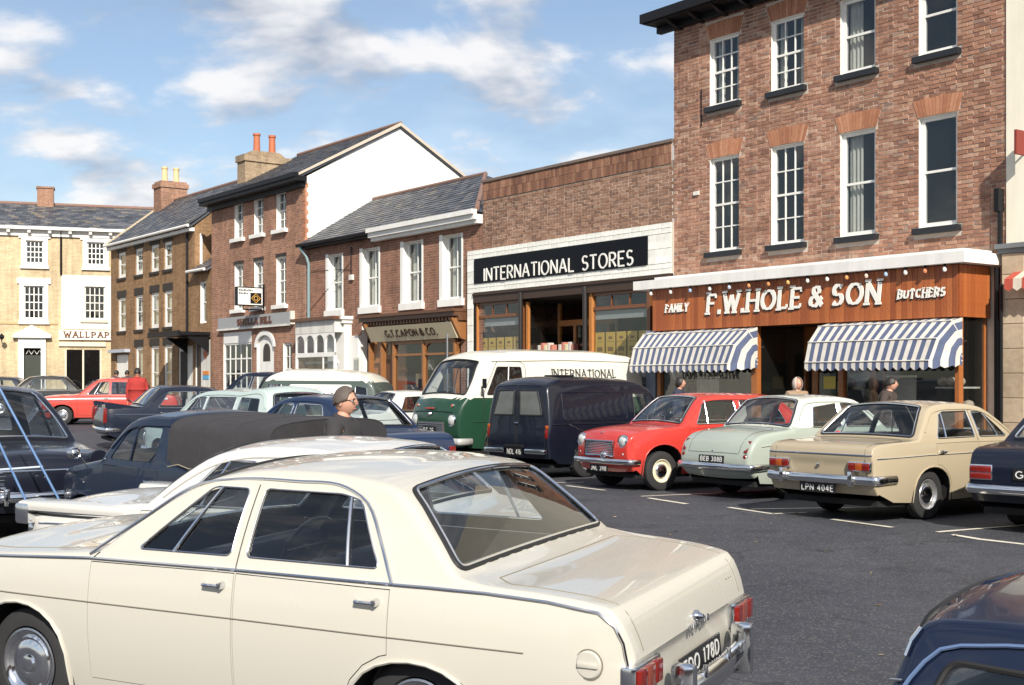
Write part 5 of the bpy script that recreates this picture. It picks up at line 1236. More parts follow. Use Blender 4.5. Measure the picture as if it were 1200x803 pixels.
class Car:
    """Body skin made from a side outline: local x runs rearwards from the nose, +y is the car's right, z up.
    outline: (a, z, edge_radius, crown) from the front valance over the roof to the rear valance."""
    def __init__(s, name, label, cat, spec, paintmat, roofmat=None, group=None, topmat=None):
        s.sp = spec; s.m = paintmat; s.L = spec['L']
        s.root = tag(empty(name), label, cat, group)
        s.top = catmull(spec['outline'], spec.get('step', .07))
        s.P = [Vector((p[0], p[1])) for p in s.top]; s.r = [p[2] for p in s.top]; s.k = [p[3] for p in s.top]
        n = len(s.P); s.N = []
        for i in range(n):
            a, b = s.P[max(0, i - 1)], s.P[min(n - 1, i + 1)]; t = (b - a).normalized(); s.N.append(Vector((-t.y, t.x)))
        s.I = [p - nn * r for p, nn, r in zip(s.P, s.N, s.r)]
        s.b = [s.S(p.x, p.y) for p in s.I]
        s.arc = [0.0]
        for i in range(1, n): s.arc.append(s.arc[-1] + (s.P[i] - s.P[i - 1]).length)
    def S(s, a, c):
        """Half width of the skin at station a and height c."""
        sp = s.sp; w = smooth_pts(sp['plan'], a); belt = lerp_pts(sp['belt'], a); cw = sp.get('cw', .58)
        if c <= belt:
            if c < cw: return w - sp.get('tuck', .07) * ((cw - c) / cw) ** 2
            return w - sp.get('shoulder', .02) * ((c - cw) / max(.05, belt - cw)) ** 2
        d = c - belt; return w - sp.get('shoulder', .02) - sp.get('tumble', .30) * d - sp.get('barrel', .25) * d * d
    def side(s, a, c, off=0.0, sg=-1): return Vector((a, sg * (s.S(a, c) + off), c))
    def surf(s, sig, w, off=0.0):
        """Point on the lengthwise band: arc position sig, across position w in -1..1."""
        n = len(s.arc)
        if sig <= 0: i, t = 0, 0.0
        elif sig >= s.arc[-1]: i, t = n - 2, 1.0
        else:
            i = max(0, min(n - 2, int(np.searchsorted(s.arc, sig)) - 1)); t = (sig - s.arc[i]) / (s.arc[i + 1] - s.arc[i])
        L = lambda q: q[i] * (1 - t) + q[i + 1] * t
        P, Nn, r, k, b = L(s.P), L(s.N), L(s.r), L(s.k), L(s.b); W = .9
        if abs(w) <= W: u = w / W; y = u * (b - r); o = k * (1 - u * u)
        else: ph = (abs(w) - W) / (1 - W) * math.pi / 2; y = math.copysign(b - r + r * math.sin(ph), w); o = -r * (1 - math.cos(ph))
        q = P + Nn * (o + off); return Vector((q.x, y, q.y))
    def sig_at(s, a, z):
        """Arc position of the outline point nearest to (a, z)."""
        d = [(p - Vector((a, z))).length for p in s.P]; i = d.index(min(d)); best = (d[i], s.arc[i])
        for j in (i - 1, i):
            if 0 <= j < len(s.P) - 1:
                A, B = s.P[j], s.P[j + 1]; ab = B - A; t = max(0, min(1, (Vector((a, z)) - A).dot(ab) / ab.length_squared)); q = A + ab * t; e = (q - Vector((a, z))).length
                if e < best[0]: best = (e, s.arc[j] + t * (s.arc[j + 1] - s.arc[j]))
        return best[1]
    # -------- skin
    def side_outline(s):
        sp = s.sp; top = [(p.x, p.y) for p in s.I]; zb0, zb1 = sp.get('sill', .20), sp.get('sill', .20)
        bot = []; pts = [top[-1]]
        for ax, ra, za in ((sp['ra'], sp['arch'][1], sp['archz'][1]), (sp['fa'], sp['arch'][0], sp['archz'][0])):
            zc = sp['tyre']; arcp = []
            fl = sp.get('archflat', .0)
            for k in range(0, 13):
                th = math.pi * k / 12; x = ax + ra * math.cos(th); hh = (za - zb0)
                z = zb0 + hh * (math.sin(th) ** sp.get('archpow', .75)) if 0 < k < 12 else zb0
                arcp.append((x, z))
            bot.append(arcp)
        res = list(top); e0, e1 = top[-1], top[0]
        res += densify([e1 if False else top[-1], (min(top[-1][0] - .02, bot[0][0][0] + .35), zb0 + .02)], .15, False)[1:] if top[-1][0] - bot[0][0][0] > .12 else []
        res += bot[0] + densify([bot[0][-1], bot[1][0]], .15, False)[1:-1] + bot[1]
        if bot[1][-1][0] - top[0][0] > .12: res += [(max(top[0][0] + .02, bot[1][-1][0] - .3), zb0 + .02)]
        s.arches = bot
        return res
    def build_body(s, holes_side=(), screens=(), lids=(), trim_in=None, two_tone=None, step=.09, thick=.012):
        """Skin with real openings. holes_side: outlines in (a,z), cut both sides; screens: outlines in (arc,across)."""
        vs = []; fs = []
        out = s.side_outline(); P, Tt = patch2d(out, [densify(h, .08) for h in holes_side], step)
        for sg in (-1, 1):
            n = len(vs); vs += [tuple(s.side(p[0], p[1], 0, sg)) for p in P]; fs += [tuple(int(i) + n for i in (t if sg > 0 else t[::-1])) for t in Tt]
        ws = [-1, -.985, -.965, -.94, -.915, -.9, -.8, -.68, -.55, -.42, -.28, -.14, 0, .14, .28, .42, .55, .68, .8, .9, .915, .94, .965, .985, 1]
        sc = .75; A = s.arc[-1]; k = (lambda q: (q[0], q[1] * sc))
        outer = [(a, sc) for a in s.arc] + [(A, w * sc) for w in ws[::-1][1:-1]] + [(a, -sc) for a in s.arc[::-1]] + [(0, w * sc) for w in ws[1:-1]]
        grid = [(a, w * sc) for a in s.arc[1:-1] for w in ws[1:-1]]
        P, Tt = patch2d(outer, [densify([k(q) for q in h], .05) for h in screens] + [densify([k(q) for q in h], .08) for h in lids], .05, grid)
        n = len(vs); vs += [tuple(s.surf(p[0], p[1] / sc)) for p in P]; fs += [tuple(int(i) + n for i in t) for t in Tt]
        mats = [s.m, trim_in or M_trim]
        o = mesh_obj('body', vs, fs, mats, s.root)
        bm = bmesh.new(); bm.from_mesh(o.data); bmesh.ops.remove_doubles(bm, verts=bm.verts, dist=.0015); bmesh.ops.recalc_face_normals(bm, faces=bm.faces)
        # make sure the skin faces outwards
        tot = sum((f.calc_center_median() - Vector((s.L / 2, 0, .8))).dot(f.normal) for f in bm.faces)
        if tot < 0: bmesh.ops.reverse_faces(bm, faces=bm.faces)
        if two_tone:
            for f in bm.faces:
                if two_tone[0](f.calc_center_median(), f.normal): f.material_index = 2
        bm.to_mesh(o.data); bm.free()
        if two_tone: o.data.materials.append(two_tone[1])
        o.data.polygons.foreach_set('use_smooth', [True] * len(o.data.polygons)); o.data.set_sharp_from_angle(angle=R(38))
        md = o.modifiers.new('skin_thickness', 'SOLIDIFY'); md.thickness = thick; md.offset = -1; md.material_offset = 1; md.material_offset_rim = 0; md.use_rim = True
        es = o.modifiers.new('crisp', 'EDGE_SPLIT'); es.split_angle = R(42)
        s.body = o; return o
    # -------- pieces on the skin
    def side_panel(s, name, poly, mat, holes=(), off=0.0, sides=(-1, 1), step=.09, thick=.0, parent=None, smooth=True):
        res = []
        P, Tt = patch2d(densify(poly, .06), [densify(h, .08) for h in holes], step)
        for sg in sides:
            o = mesh_obj(name, [tuple(s.side(p[0], p[1], off, sg)) for p in P], [tuple(int(i) for i in (t if sg > 0 else t[::-1])) for t in Tt], mat, parent or s.root, smooth)
            if thick:
                bm = bmesh.new(); bm.from_mesh(o.data); bmesh.ops.recalc_face_normals(bm, faces=bm.faces)
                if sum(f.normal.y * sg for f in bm.faces) < 0: bmesh.ops.reverse_faces(bm, faces=bm.faces)
                bm.to_mesh(o.data); bm.free()
                if len(o.data.materials) == 1: o.data.materials.append(M_trim)
                md = o.modifiers.new('thickness', 'SOLIDIFY'); md.thickness = thick; md.offset = -1; md.material_offset = 1; md.material_offset_rim = 0; es = o.modifiers.new('crisp', 'EDGE_SPLIT'); es.split_angle = R(42)
            o['side'] = sg; res.append(o)
        return res
    def side_ring(s, name, poly, mat, r, off=0.0, sides=(-1, 1), closed=True, parents=None, n=6):
        res = []
        for i, sg in enumerate(sides):
            pts = [s.side(p[0], p[1], off, sg) for p in densify(poly, .06, closed)]
            res.append(MB().tube(pts, r, n, closed).build(name, mat, parents[i] if parents else s.root, True))
        return res
    def top_panel(s, name, poly, mat, off=0.0, thick=0, parent=None, step=.06, holes=()):
        sc = .75; q = densify([(p[0], p[1] * sc) for p in poly], .06); P, Tt = patch2d(q, [[(p[0], p[1] * sc) for p in h] for h in holes], step)
        o = mesh_obj(name, [tuple(s.surf(p[0], p[1] / sc, off)) for p in P], [tuple(int(i) for i in t) for t in Tt], mat, parent or s.root, True)
        if thick:
            bm = bmesh.new(); bm.from_mesh(o.data); bmesh.ops.recalc_face_normals(bm, faces=bm.faces)
            if sum((f.calc_center_median() - Vector((s.L / 2, 0, .7))).dot(f.normal) for f in bm.faces) < 0: bmesh.ops.reverse_faces(bm, faces=bm.faces)
            bm.to_mesh(o.data); bm.free(); md = o.modifiers.new('thickness', 'SOLIDIFY'); md.thickness = thick; md.offset = -1
        return o
    def top_ring(s, name, poly, mat, r, off=0.0, parent=None, closed=True, n=6):
        sc = .75; pts = [s.surf(p[0], p[1] / sc, off) for p in densify([(p[0], p[1] * sc) for p in poly], .06, closed)]
        return MB().tube(pts, r, n, closed).build(name, mat, parent or s.root, True)
    def windows(s, polys, trim=None, tr=.008, glassmat=None, name='side_window', round_=.035):
        for poly in polys:
            q = roundpoly(poly, round_)
            gl = s.side_panel(name, inset(q, .001), glassmat or M_glass, off=-.008, step=.15)
            if trim: s.side_ring('window_trim', q, trim, tr, .002, parents=gl)
    def screen(s, name, poly, trim=M_chrome, tr=.012, glassmat=None, rubber=True):
        o = s.top_panel(name, inset_sw(poly, .002), glassmat or M_glass, -.006, step=.12)
        if rubber: s.top_ring('rubber_seal', poly, M_rubber, tr * 1.15, .001, o)
        if trim: s.top_ring('screen_trim', inset_sw(poly, .010), trim, tr * .8, .006, o)
        return o
    # -------- running gear
    def wheels(s, style='cap', wmat=None, capmat=None):
        sp = s.sp; R_ = sp['tyre']; tw = sp.get('tyrew', .155); tr = sp.get('track', 1.28) / 2; rr = R_ * sp.get('rim', .60)
        for ax in (sp['fa'], sp['ra']):
            for sg in (-1, 1):
                y = sg * tr
                w = empty('wheel'); w.parent = s.root; w.location = (ax, y, R_)
                o = tag_mesh(tyre_mesh(R_, tw, rr), 'tyre', M_tyre, w); o.rotation_euler = (0, 0, 0 if sg > 0 else math.pi)
                o2 = tag_mesh(rim_mesh(rr, tw, style), 'rim', wmat or M_dullmetal, w); o2.rotation_euler = (0, 0, 0 if sg > 0 else math.pi)
                o3 = tag_mesh(cap_mesh(rr, tw, style), 'hubcap', capmat or M_chrome, w); o3.rotation_euler = (0, 0, 0 if sg > 0 else math.pi)
    def underbody(s):
        sp = s.sp; mb = MB(); w = smooth_pts(sp['plan'], s.L / 2) - .14
        mb.box(.2, s.L - .2, -w, w, .19, .26)
        for ax in (sp['fa'], sp['ra']):
            mb.box(ax - .42, ax + .42, -w + .22, w - .22, .26, .62)
        s.floor = mb.build('floor_pan', M_under, s.root)
        for ax, ra, za in ((sp['fa'], sp['arch'][0], sp['archz'][0]), (sp['ra'], sp['arch'][1], sp['archz'][1])):
            for sg in (-1, 1):
                yo = sg * (s.S(ax, za) - .012); yi = sg * (w - .25); n = 9; vs = []
                for k in range(n):
                    th = math.pi * k / (n - 1); vs += [(ax + (ra + .03) * math.cos(th), y, .2 + (za - .18) * math.sin(th) ** .75) for y in (yo, yi)]
                c = len(vs); fs = [(2 * k, 2 * k + 2, 2 * k + 3, 2 * k + 1) for k in range(n - 1)]
                vs2 = [v for v in vs[1::2]]; fs.append(tuple(range(1, 2 * n, 2)))
                mesh_obj('wheel_housing', vs, fs, M_under, s.root)
    def interior(s, seat=None, front=None, rear=None, belt=.85, wheel_a=None, dash_a=None, floor=.3):
        sp = s.sp; seat = seat or M_seat; w = smooth_pts(sp['plan'], s.L / 2) - .12
        for a in [x for x in (front, rear) if x]:
            mb = MB()
            for y0, y1 in (((-w + .06, -.03), (.03, w - .06)) if a == front else ((-w + .06, w - .06),)):
                mb.bbox(a - .25, a + .28, y0, y1, floor + .1, floor + .28, .05)
                mb.prism([(a + .20, floor + .15), (a + .34, floor + .15), (a + .44, belt + .02), (a + .36, belt + .04)], 0, 1) if False else mb.bbox(a + .22, a + .36, y0, y1, floor + .2, belt + .03, .05)
            mb.build('seat', seat, s.root, True)
        if dash_a:
            MB().bbox(dash_a - .18, dash_a, -w + .02, w - .02, belt - .2, belt + .03, .04).build('dashboard', M_seat, s.root, True)
            y = w * .5; c = Vector((dash_a + .16, y, belt - .02)); t = R(62); mb = MB()
            u = Vector((0, 1, 0)); v = Vector((math.cos(t), 0, math.sin(t))); pts = [c + u * .2 * math.cos(k * math.pi / 10) + v * .2 * math.sin(k * math.pi / 10) for k in range(20)]
            mb.tube(pts, .014, 6, True); mb.tube([c - u * .19, c, c + u * .19], .01, 5); mb.tube([c, c + Vector((-.3, 0, -.18))], .022, 6)
            mb.build('steering_wheel', simple('wheel_plastic', (.07, .07, .075), .35), s.root, True)
    # -------- bright work
    def bumper(s, end, z, h=.11, out=.06, wrap=.35, mat=None, w=None, name=None, overr=None, segs=9):
        """Pressed bumper blade following the nose or tail in plan."""
        sp = s.sp; sgn = -1 if end == 'front' else 1; a_e = sp.get('nose', 0.0) if end == 'front' else s.L
        W = w or (smooth_pts(sp['plan'], .25 if end == 'front' else s.L - .25) + .01); path = []
        cr = sp.get('bcrown', .07)
        for k in range(-6, 7):
            u = k / 6; path.append((a_e + sgn * (out - cr * u * u), u * (W - .05)))
        last = path[-1]; tail = []
        for k in range(1, 6):
            th = k / 5 * math.pi / 2; tail.append((last[0] - sgn * (.07 * (1 - math.cos(th))), W - .05 + .05 * math.sin(th)))
        if wrap > .07: tail.append((last[0] - sgn * (wrap), W + .005))
        full = [(a, -y) for a, y in tail[::-1]] + path + tail
        prof = [(-.5, -.30), (-.42, .02), (-.2, .22), (0, .28), (.2, .22), (.42, .02), (.5, -.30)]
        vs = []; fs = []; m = len(prof)
        for i, (a, y) in enumerate(full):
            p, q = full[max(0, i - 1)], full[min(len(full) - 1, i + 1)]; t = Vector((q[0] - p[0], q[1] - p[1])).normalized(); nn = Vector((t.y, -t.x))
            if nn.x * sgn < -.2 or (abs(nn.x) <= .2 and nn.y * y < 0): nn = -nn
            for (zz, o) in prof: vs.append((a + nn.x * o * h * .5, y + nn.y * o * h * .5, z + zz * h))
        for i in range(len(full) - 1):
            for j in range(m - 1): fs.append((i * m + j, i * m + j + 1, (i + 1) * m + j + 1, (i + 1) * m + j))
        o = mesh_obj(name or end + '_bumper', vs, fs, mat or M_chrome, s.root, True)
        md = o.modifiers.new('t', 'SOLIDIFY'); md.thickness = .006
        for y in overr or ():
            aa = a_e + sgn * (out - cr * (y / W) ** 2)
            mb = MB(); mb.bbox(min(aa - sgn * .02, aa + sgn * .075), max(aa - sgn * .02, aa + sgn * .075), y - .032, y + .032, z - h * .75, z + h * 1.05, .022); mb.build('overrider', mat or M_chrome, o, True)
        return o
    def plate(s, end, z, txt, w=.52, h=.115, off=.02, a=None, tilt=0.0, y=0.0, two=None):
        sgn = -1 if end == 'front' else 1; a_ = a if a is not None else ((s.sp.get('nose', 0) - off) if end == 'front' else s.L + off)
        M = Matrix.Translation((a_, y, z)) @ Matrix.Rotation(-sgn * 0 + (R(90) if end == 'rear' else R(-90)), 4, 'Z') @ Matrix.Rotation(tilt, 4, 'X')
        mb = MB(); mb.bbox(-w / 2, w / 2, -.006, .006, -h / 2, h / 2, .004)
        o = MB().add([M @ Vector(v) for v in mb.v], mb.f).build('number_plate', M_plate, s.root)
        text(o, txt, -w / 2 + .03, w / 2 - .03, -h * .34, h * .68, -.0065, M_platew, .0115, .002, gap=.2, space=.35, single=True, name='plate_characters', M=M)
        return o
    def lamp(s, name, a, y, z, r, mat, axis=-1, ring=M_chrome, depth=.03, parent=None, hood=False):
        """Round lamp facing along the car: axis -1 forwards, +1 rearwards."""
        o = MB().lathe([(0, axis * depth), (r * .5, axis * depth * .85), (r * .85, axis * depth * .45), (r, 0)], 20, 'x', (a, y, z)).build(name, mat, parent or s.root, True)
        if ring: MB().lathe([(r * .96, axis * .012), (r * 1.06, axis * .016), (r * 1.14, axis * .004), (r * 1.16, -axis * .05), (r * .9, -axis * .05)], 20, 'x', (a, y, z), False).build('lamp_rim', ring, o, True)
        return o
    def handles(s, spots, mat=M_chrome, back=False):
        for (a, z) in spots:
            for sg in (-1, 1):
                p = [s.side(a + d, z, o, sg) for d, o in ((-.065, .005), (-.055, .028), (.04, .03), (.055, .005))]
                mb = MB().tube(p, .009, 6); mb.lathe([(.0, .034 * sg), (.016, .03 * sg), (.02, 0)], 10, 'y', tuple(s.side(a + .05, z, 0, sg))); mb.build('door_handle', mat, s.root, True)
    def place(s, x, y, heading_deg, dz=0.0):
        """Put the car's nose-to-tail axis at heading; (x,y) is the point under the middle of the wheelbase."""
        r = s.root; ph = R(heading_deg); m = (s.sp['fa'] + s.sp['ra']) / 2
        loc = Vector((x - m * math.cos(ph), y - m * math.sin(ph)))
        d = Vector((math.cos(ph), math.sin(ph))); z0 = gz(*(loc + d * s.sp['fa'])); z1 = gz(*(loc + d * s.sp['ra']))
        pit = math.atan2(z1 - z0, s.sp['ra'] - s.sp['fa']); tr = s.sp.get('track', 1.28) / 2; nn = Vector((-d.y, d.x)); mid = loc + d * m
        roll = math.atan2(gz(*(mid + nn * tr)) - gz(*(mid - nn * tr)), 2 * tr); r.rotation_euler = (roll, -pit, ph)
        r.location = (loc.x, loc.y, z0 - math.sin(pit) * s.sp['fa'] + dz)
def inset_sw(poly, d):
    sc = .75; return [(p[0], p[1] / sc) for p in inset([(p[0], p[1] * sc) for p in poly], d)]
_wm = {}
def tag_mesh(me, name, mat, parent):
    o = bpy.data.objects.new(name, me)
    if not me.materials: me.materials.append(mat)
    COL.objects.link(o); o.parent = parent
    if o.data.materials[0] is not mat: o.material_slots[0].link = 'OBJECT'; o.material_slots[0].material = mat
    return o
def _mk(key, prof, n, smooth=True, extra=None):
    if key in _wm: return _wm[key]
    mb = MB(); mb.lathe(prof, n, 'y', caps=False)
    if extra: extra(mb)
    o = mb.build('tmp', None, None, True); me = o.data; bpy.data.objects.remove(o); _wm[key] = me; return me
def tyre_mesh(R_, tw, rr):
    h = tw / 2
    return _mk(('t', R_, tw, rr), [(rr * .98, -h * .75), (rr * 1.06, -h), (R_ * .9, -h * 1.04), (R_ * .975, -h * .86), (R_, -h * .6), (R_, -h * .2), (R_ * .985, -h * .18), (R_ * .985, h * .18), (R_, h * .2), (R_, h * .6), (R_ * .975, h * .86), (R_ * .9, h * 1.04), (rr * 1.06, h), (rr * .98, h * .75)], 40)
def rim_mesh(rr, tw, style):
    h = tw / 2
    return _mk(('r', rr, tw, style), [(rr * 1.0, h * .98), (rr * .95, h * 1.02), (rr * .92, h * .8), (rr * .86, h * .55), (rr * .70, h * .40), (rr * .60, h * .62), (rr * .35, h * .66), (0, h * .66)], 36)
def cap_mesh(rr, tw, style):
    h = tw / 2
    if style == 'disc':   # full-width polished trim with rings
        p = [(rr * .97, h * .92), (rr * .93, h * 1.06), (rr * .84, h * .98), (rr * .80, h * .86), (rr * .74, h * .96), (rr * .66, h * .84), (rr * .55, h * .92), (rr * .35, h * 1.04), (rr * .26, h * 1.0), (rr * .22, h * 1.14), (rr * .1, h * 1.2), (0, h * 1.2)]
    else:
        p = [(rr * .62, h * .60), (rr * .60, h * .80), (rr * .52, h * .96), (rr * .36, h * 1.02), (rr * .18, h * 1.1), (0, h * 1.14)]
    return _mk(('c', rr, tw, style), p, 32)

# ================================================================== VEHICLES
def prof(nose, cowl, header, roof, rheader, rbase, deck, tail, ks=.08, kh=.03, kr=.035, kd=.012, r=.045, rr=.06, rd=.03):
    o = [(a, z, r, kh + .02) for a, z in nose[:-1]] + [nose[-1] + (r, kh)]
    o += [cowl + (r, kh + .02, 's')]
    o += [((cowl[0] + header[0]) / 2 - .02, (cowl[1] + header[1]) / 2 + .015, .05, ks), header + (rr, ks * .7)]
    o += [(a, z, rr, kr) for a, z in roof] + [rheader + (rr, kr + .02)]
    o += [((rheader[0] + rbase[0]) / 2 + .01, (rheader[1] + rbase[1]) / 2 + .01, .05, .05), rbase + (rd + .015, kd + .02, 's')]
    o += [(a, z, rd, kd) for a, z in deck] + [(a, z, rd, kd) for a, z in tail]
    return o
def door_poly(c, a0, a1, z0, ztop=None, slant=0.0, clip=None):
    sp = c.sp; n = 6; top = []
    for k in range(n + 1):
        a = a1 + (a0 - a1) * k / n; top.append((a, (lerp_pts(sp['belt'], a) - .012) if ztop is None else ztop))
    if clip:      # rear edge follows the wheel arch
        ax, ra, za = clip; low = []
        for k in range(8):
            t = R(178 - k * 16); x = ax + (ra + .035) * math.cos(t); z = .2 + (za - .2 + .035) * math.sin(t) ** .75
            if a0 + .05 < x < a1 - .02 and z > z0: low.append((x, z))
        if low: return [(a0, z0), (low[0][0] - .0, z0)] + low + [(a1, low[-1][1] + .01)] + top
    return [(a0, z0), (a1, z0)] + top
def build_car(name, label, spec, col, wins, screens=(.84, .80), doors=(), group=None, cat='car', roof=None, two_tone=None, trim=M_chrome, wheel='cap', wcol=None, seat=None, belt_trim=None,
              handles=None, inter=(None, None, None), quarter=None, full=False, step=.09, cap=None, rails=True, rear_screen=True, gl=None, mirror_shut=()):
    c = Car(name, label, cat, spec, col, group=group)
    fr = [roundpoly(w, .035) for w in wins]
    dps = []
    for d in doors:
        clip = (spec['ra'], spec['arch'][1], spec['archz'][1]) if d[1] > spec['ra'] - spec['arch'][1] else None
        dps.append(door_poly(c, d[0], d[1], spec.get('doorz', .30), clip=clip))
    sc = []
    cw, hd = spec['cowl'], spec['header']; s0, s1 = c.sig_at(*cw) + .03, c.sig_at(*hd) - .015
    front = roundpoly([(s0, -screens[0]), (s0, screens[0]), (s1, screens[1]), (s1, -screens[1])], .07, 5); sc.append(front)
    if rear_screen:
        rh, rb = spec['rheader'], spec['rbase']; r0, r1 = c.sig_at(*rh) + .02, c.sig_at(*rb) - .03
        rear = roundpoly([(r0, -spec.get('rsw', (.78, .82))[0]), (r0, spec.get('rsw', (.78, .82))[0]), (r1, spec.get('rsw', (.78, .82))[1]), (r1, -spec.get('rsw', (.78, .82))[1])], .07, 5); sc.append(rear)
    c.build_body(fr + dps, sc, step=step, two_tone=two_tone, trim_in=spec.get('lining'))
    for i, p in enumerate(dps):
        dd = c.side_panel('door', inset(p, .0048), col, off=.0, step=step, thick=.012)
        if handles: 
            a = p[1][0] if False else (doors[i][1] - .11); z = lerp_pts(spec['belt'], a) - handles
            for o, sg in zip(dd, (-1, 1)):
                q = [c.side(a + d, z, of, sg) for d, of in ((-.07, .004), (-.058, .028), (.03, .03), (.045, .02))]
                mb = MB().tube(q, .009, 6); y = c.side(a + .045, z, 0, sg); mb.lathe([(.0, .034 * sg), (.015, .032 * sg), (.02, 0)], 10, 'y', tuple(y)); mb.build('door_handle', M_chrome, o, True)
    c.windows(wins, trim, spec.get('wtr', .009), gl)
    if quarter:
        for (a0, z0, a1, z1) in quarter: c.side_ring('quarterlight_bar', [(a0, z0), (a1, z1)], trim or col, .009, .0, closed=False)
    c.front_screen = c.screen('windscreen', front, trim, glassmat=gl)
    if rear_screen: c.rear_screen = c.screen('rear_window', rear, trim, glassmat=gl)
    if rails:
        idx = [i for i, p in enumerate(c.P) if spec['cowl'][0] + .1 <= p.x <= spec['rbase'][0] - .12 and p.y > spec['cowl'][1] + .02]
        c.side_ring('drip_rail', [(c.I[i].x, c.I[i].y - .006) for i in idx], spec.get('railmat', col), .009, .006, closed=False)
    if belt_trim:
        for (pts, rr_, mm) in belt_trim: c.side_ring('side_trim', pts, mm, rr_, .003, closed=False)
    for (pts) in mirror_shut: c.side_ring('shut_line', pts, M_rubber, .003, .001, closed=False)
    c.wheels(wheel, wcol, cap); c.underbody(); c.interior(seat, inter[0], inter[1], belt=spec.get('ibelt', .86), dash_a=inter[2])
    for side_i, arch in enumerate(c.arches):
        c.side_ring('arch_lip', arch, col, spec.get('lip', .010), .002, closed=False)
    return c
def catm2(pts, step=.06): return [(v[0], v[1]) for v in catmull(pts, step)]
def wipers(c, y0s=(-.35, .25), n=.35):
    s0 = c.sig_at(*c.sp['cowl']) + .02
    for y in y0s:
        p = [c.surf(s0 - .02, y, .015), c.surf(s0 + .10, y + .12, .02), c.surf(s0 + .16, y + .42, .015)]
        MB().tube(p, .006, 5).build('wiper', M_dullmetal, c.root)
def slat_grille(c, a, y0, y1, z0, z1, n, frame=True, mat=None, back=.05, crown=0.0):
    o = MB().box(a + .01, a + back, y0, y1, z0, z1).build('grille', M_under, c.root)
    for k in range(n):
        z = z0 + (z1 - z0) * (k + .5) / n; MB().bbox(a - .006, a + .012, y0 + .01, y1 - .01, z - (z1 - z0) / n * .3, z + (z1 - z0) / n * .3, .004).build('slat', mat or M_chrome, o)
    if frame: MB().tube([(a, y0, z0), (a, y1, z0), (a, y1, z1), (a, y0, z1)], .014, 6, True).build('grille_frame', M_chrome, o, True)
    return o

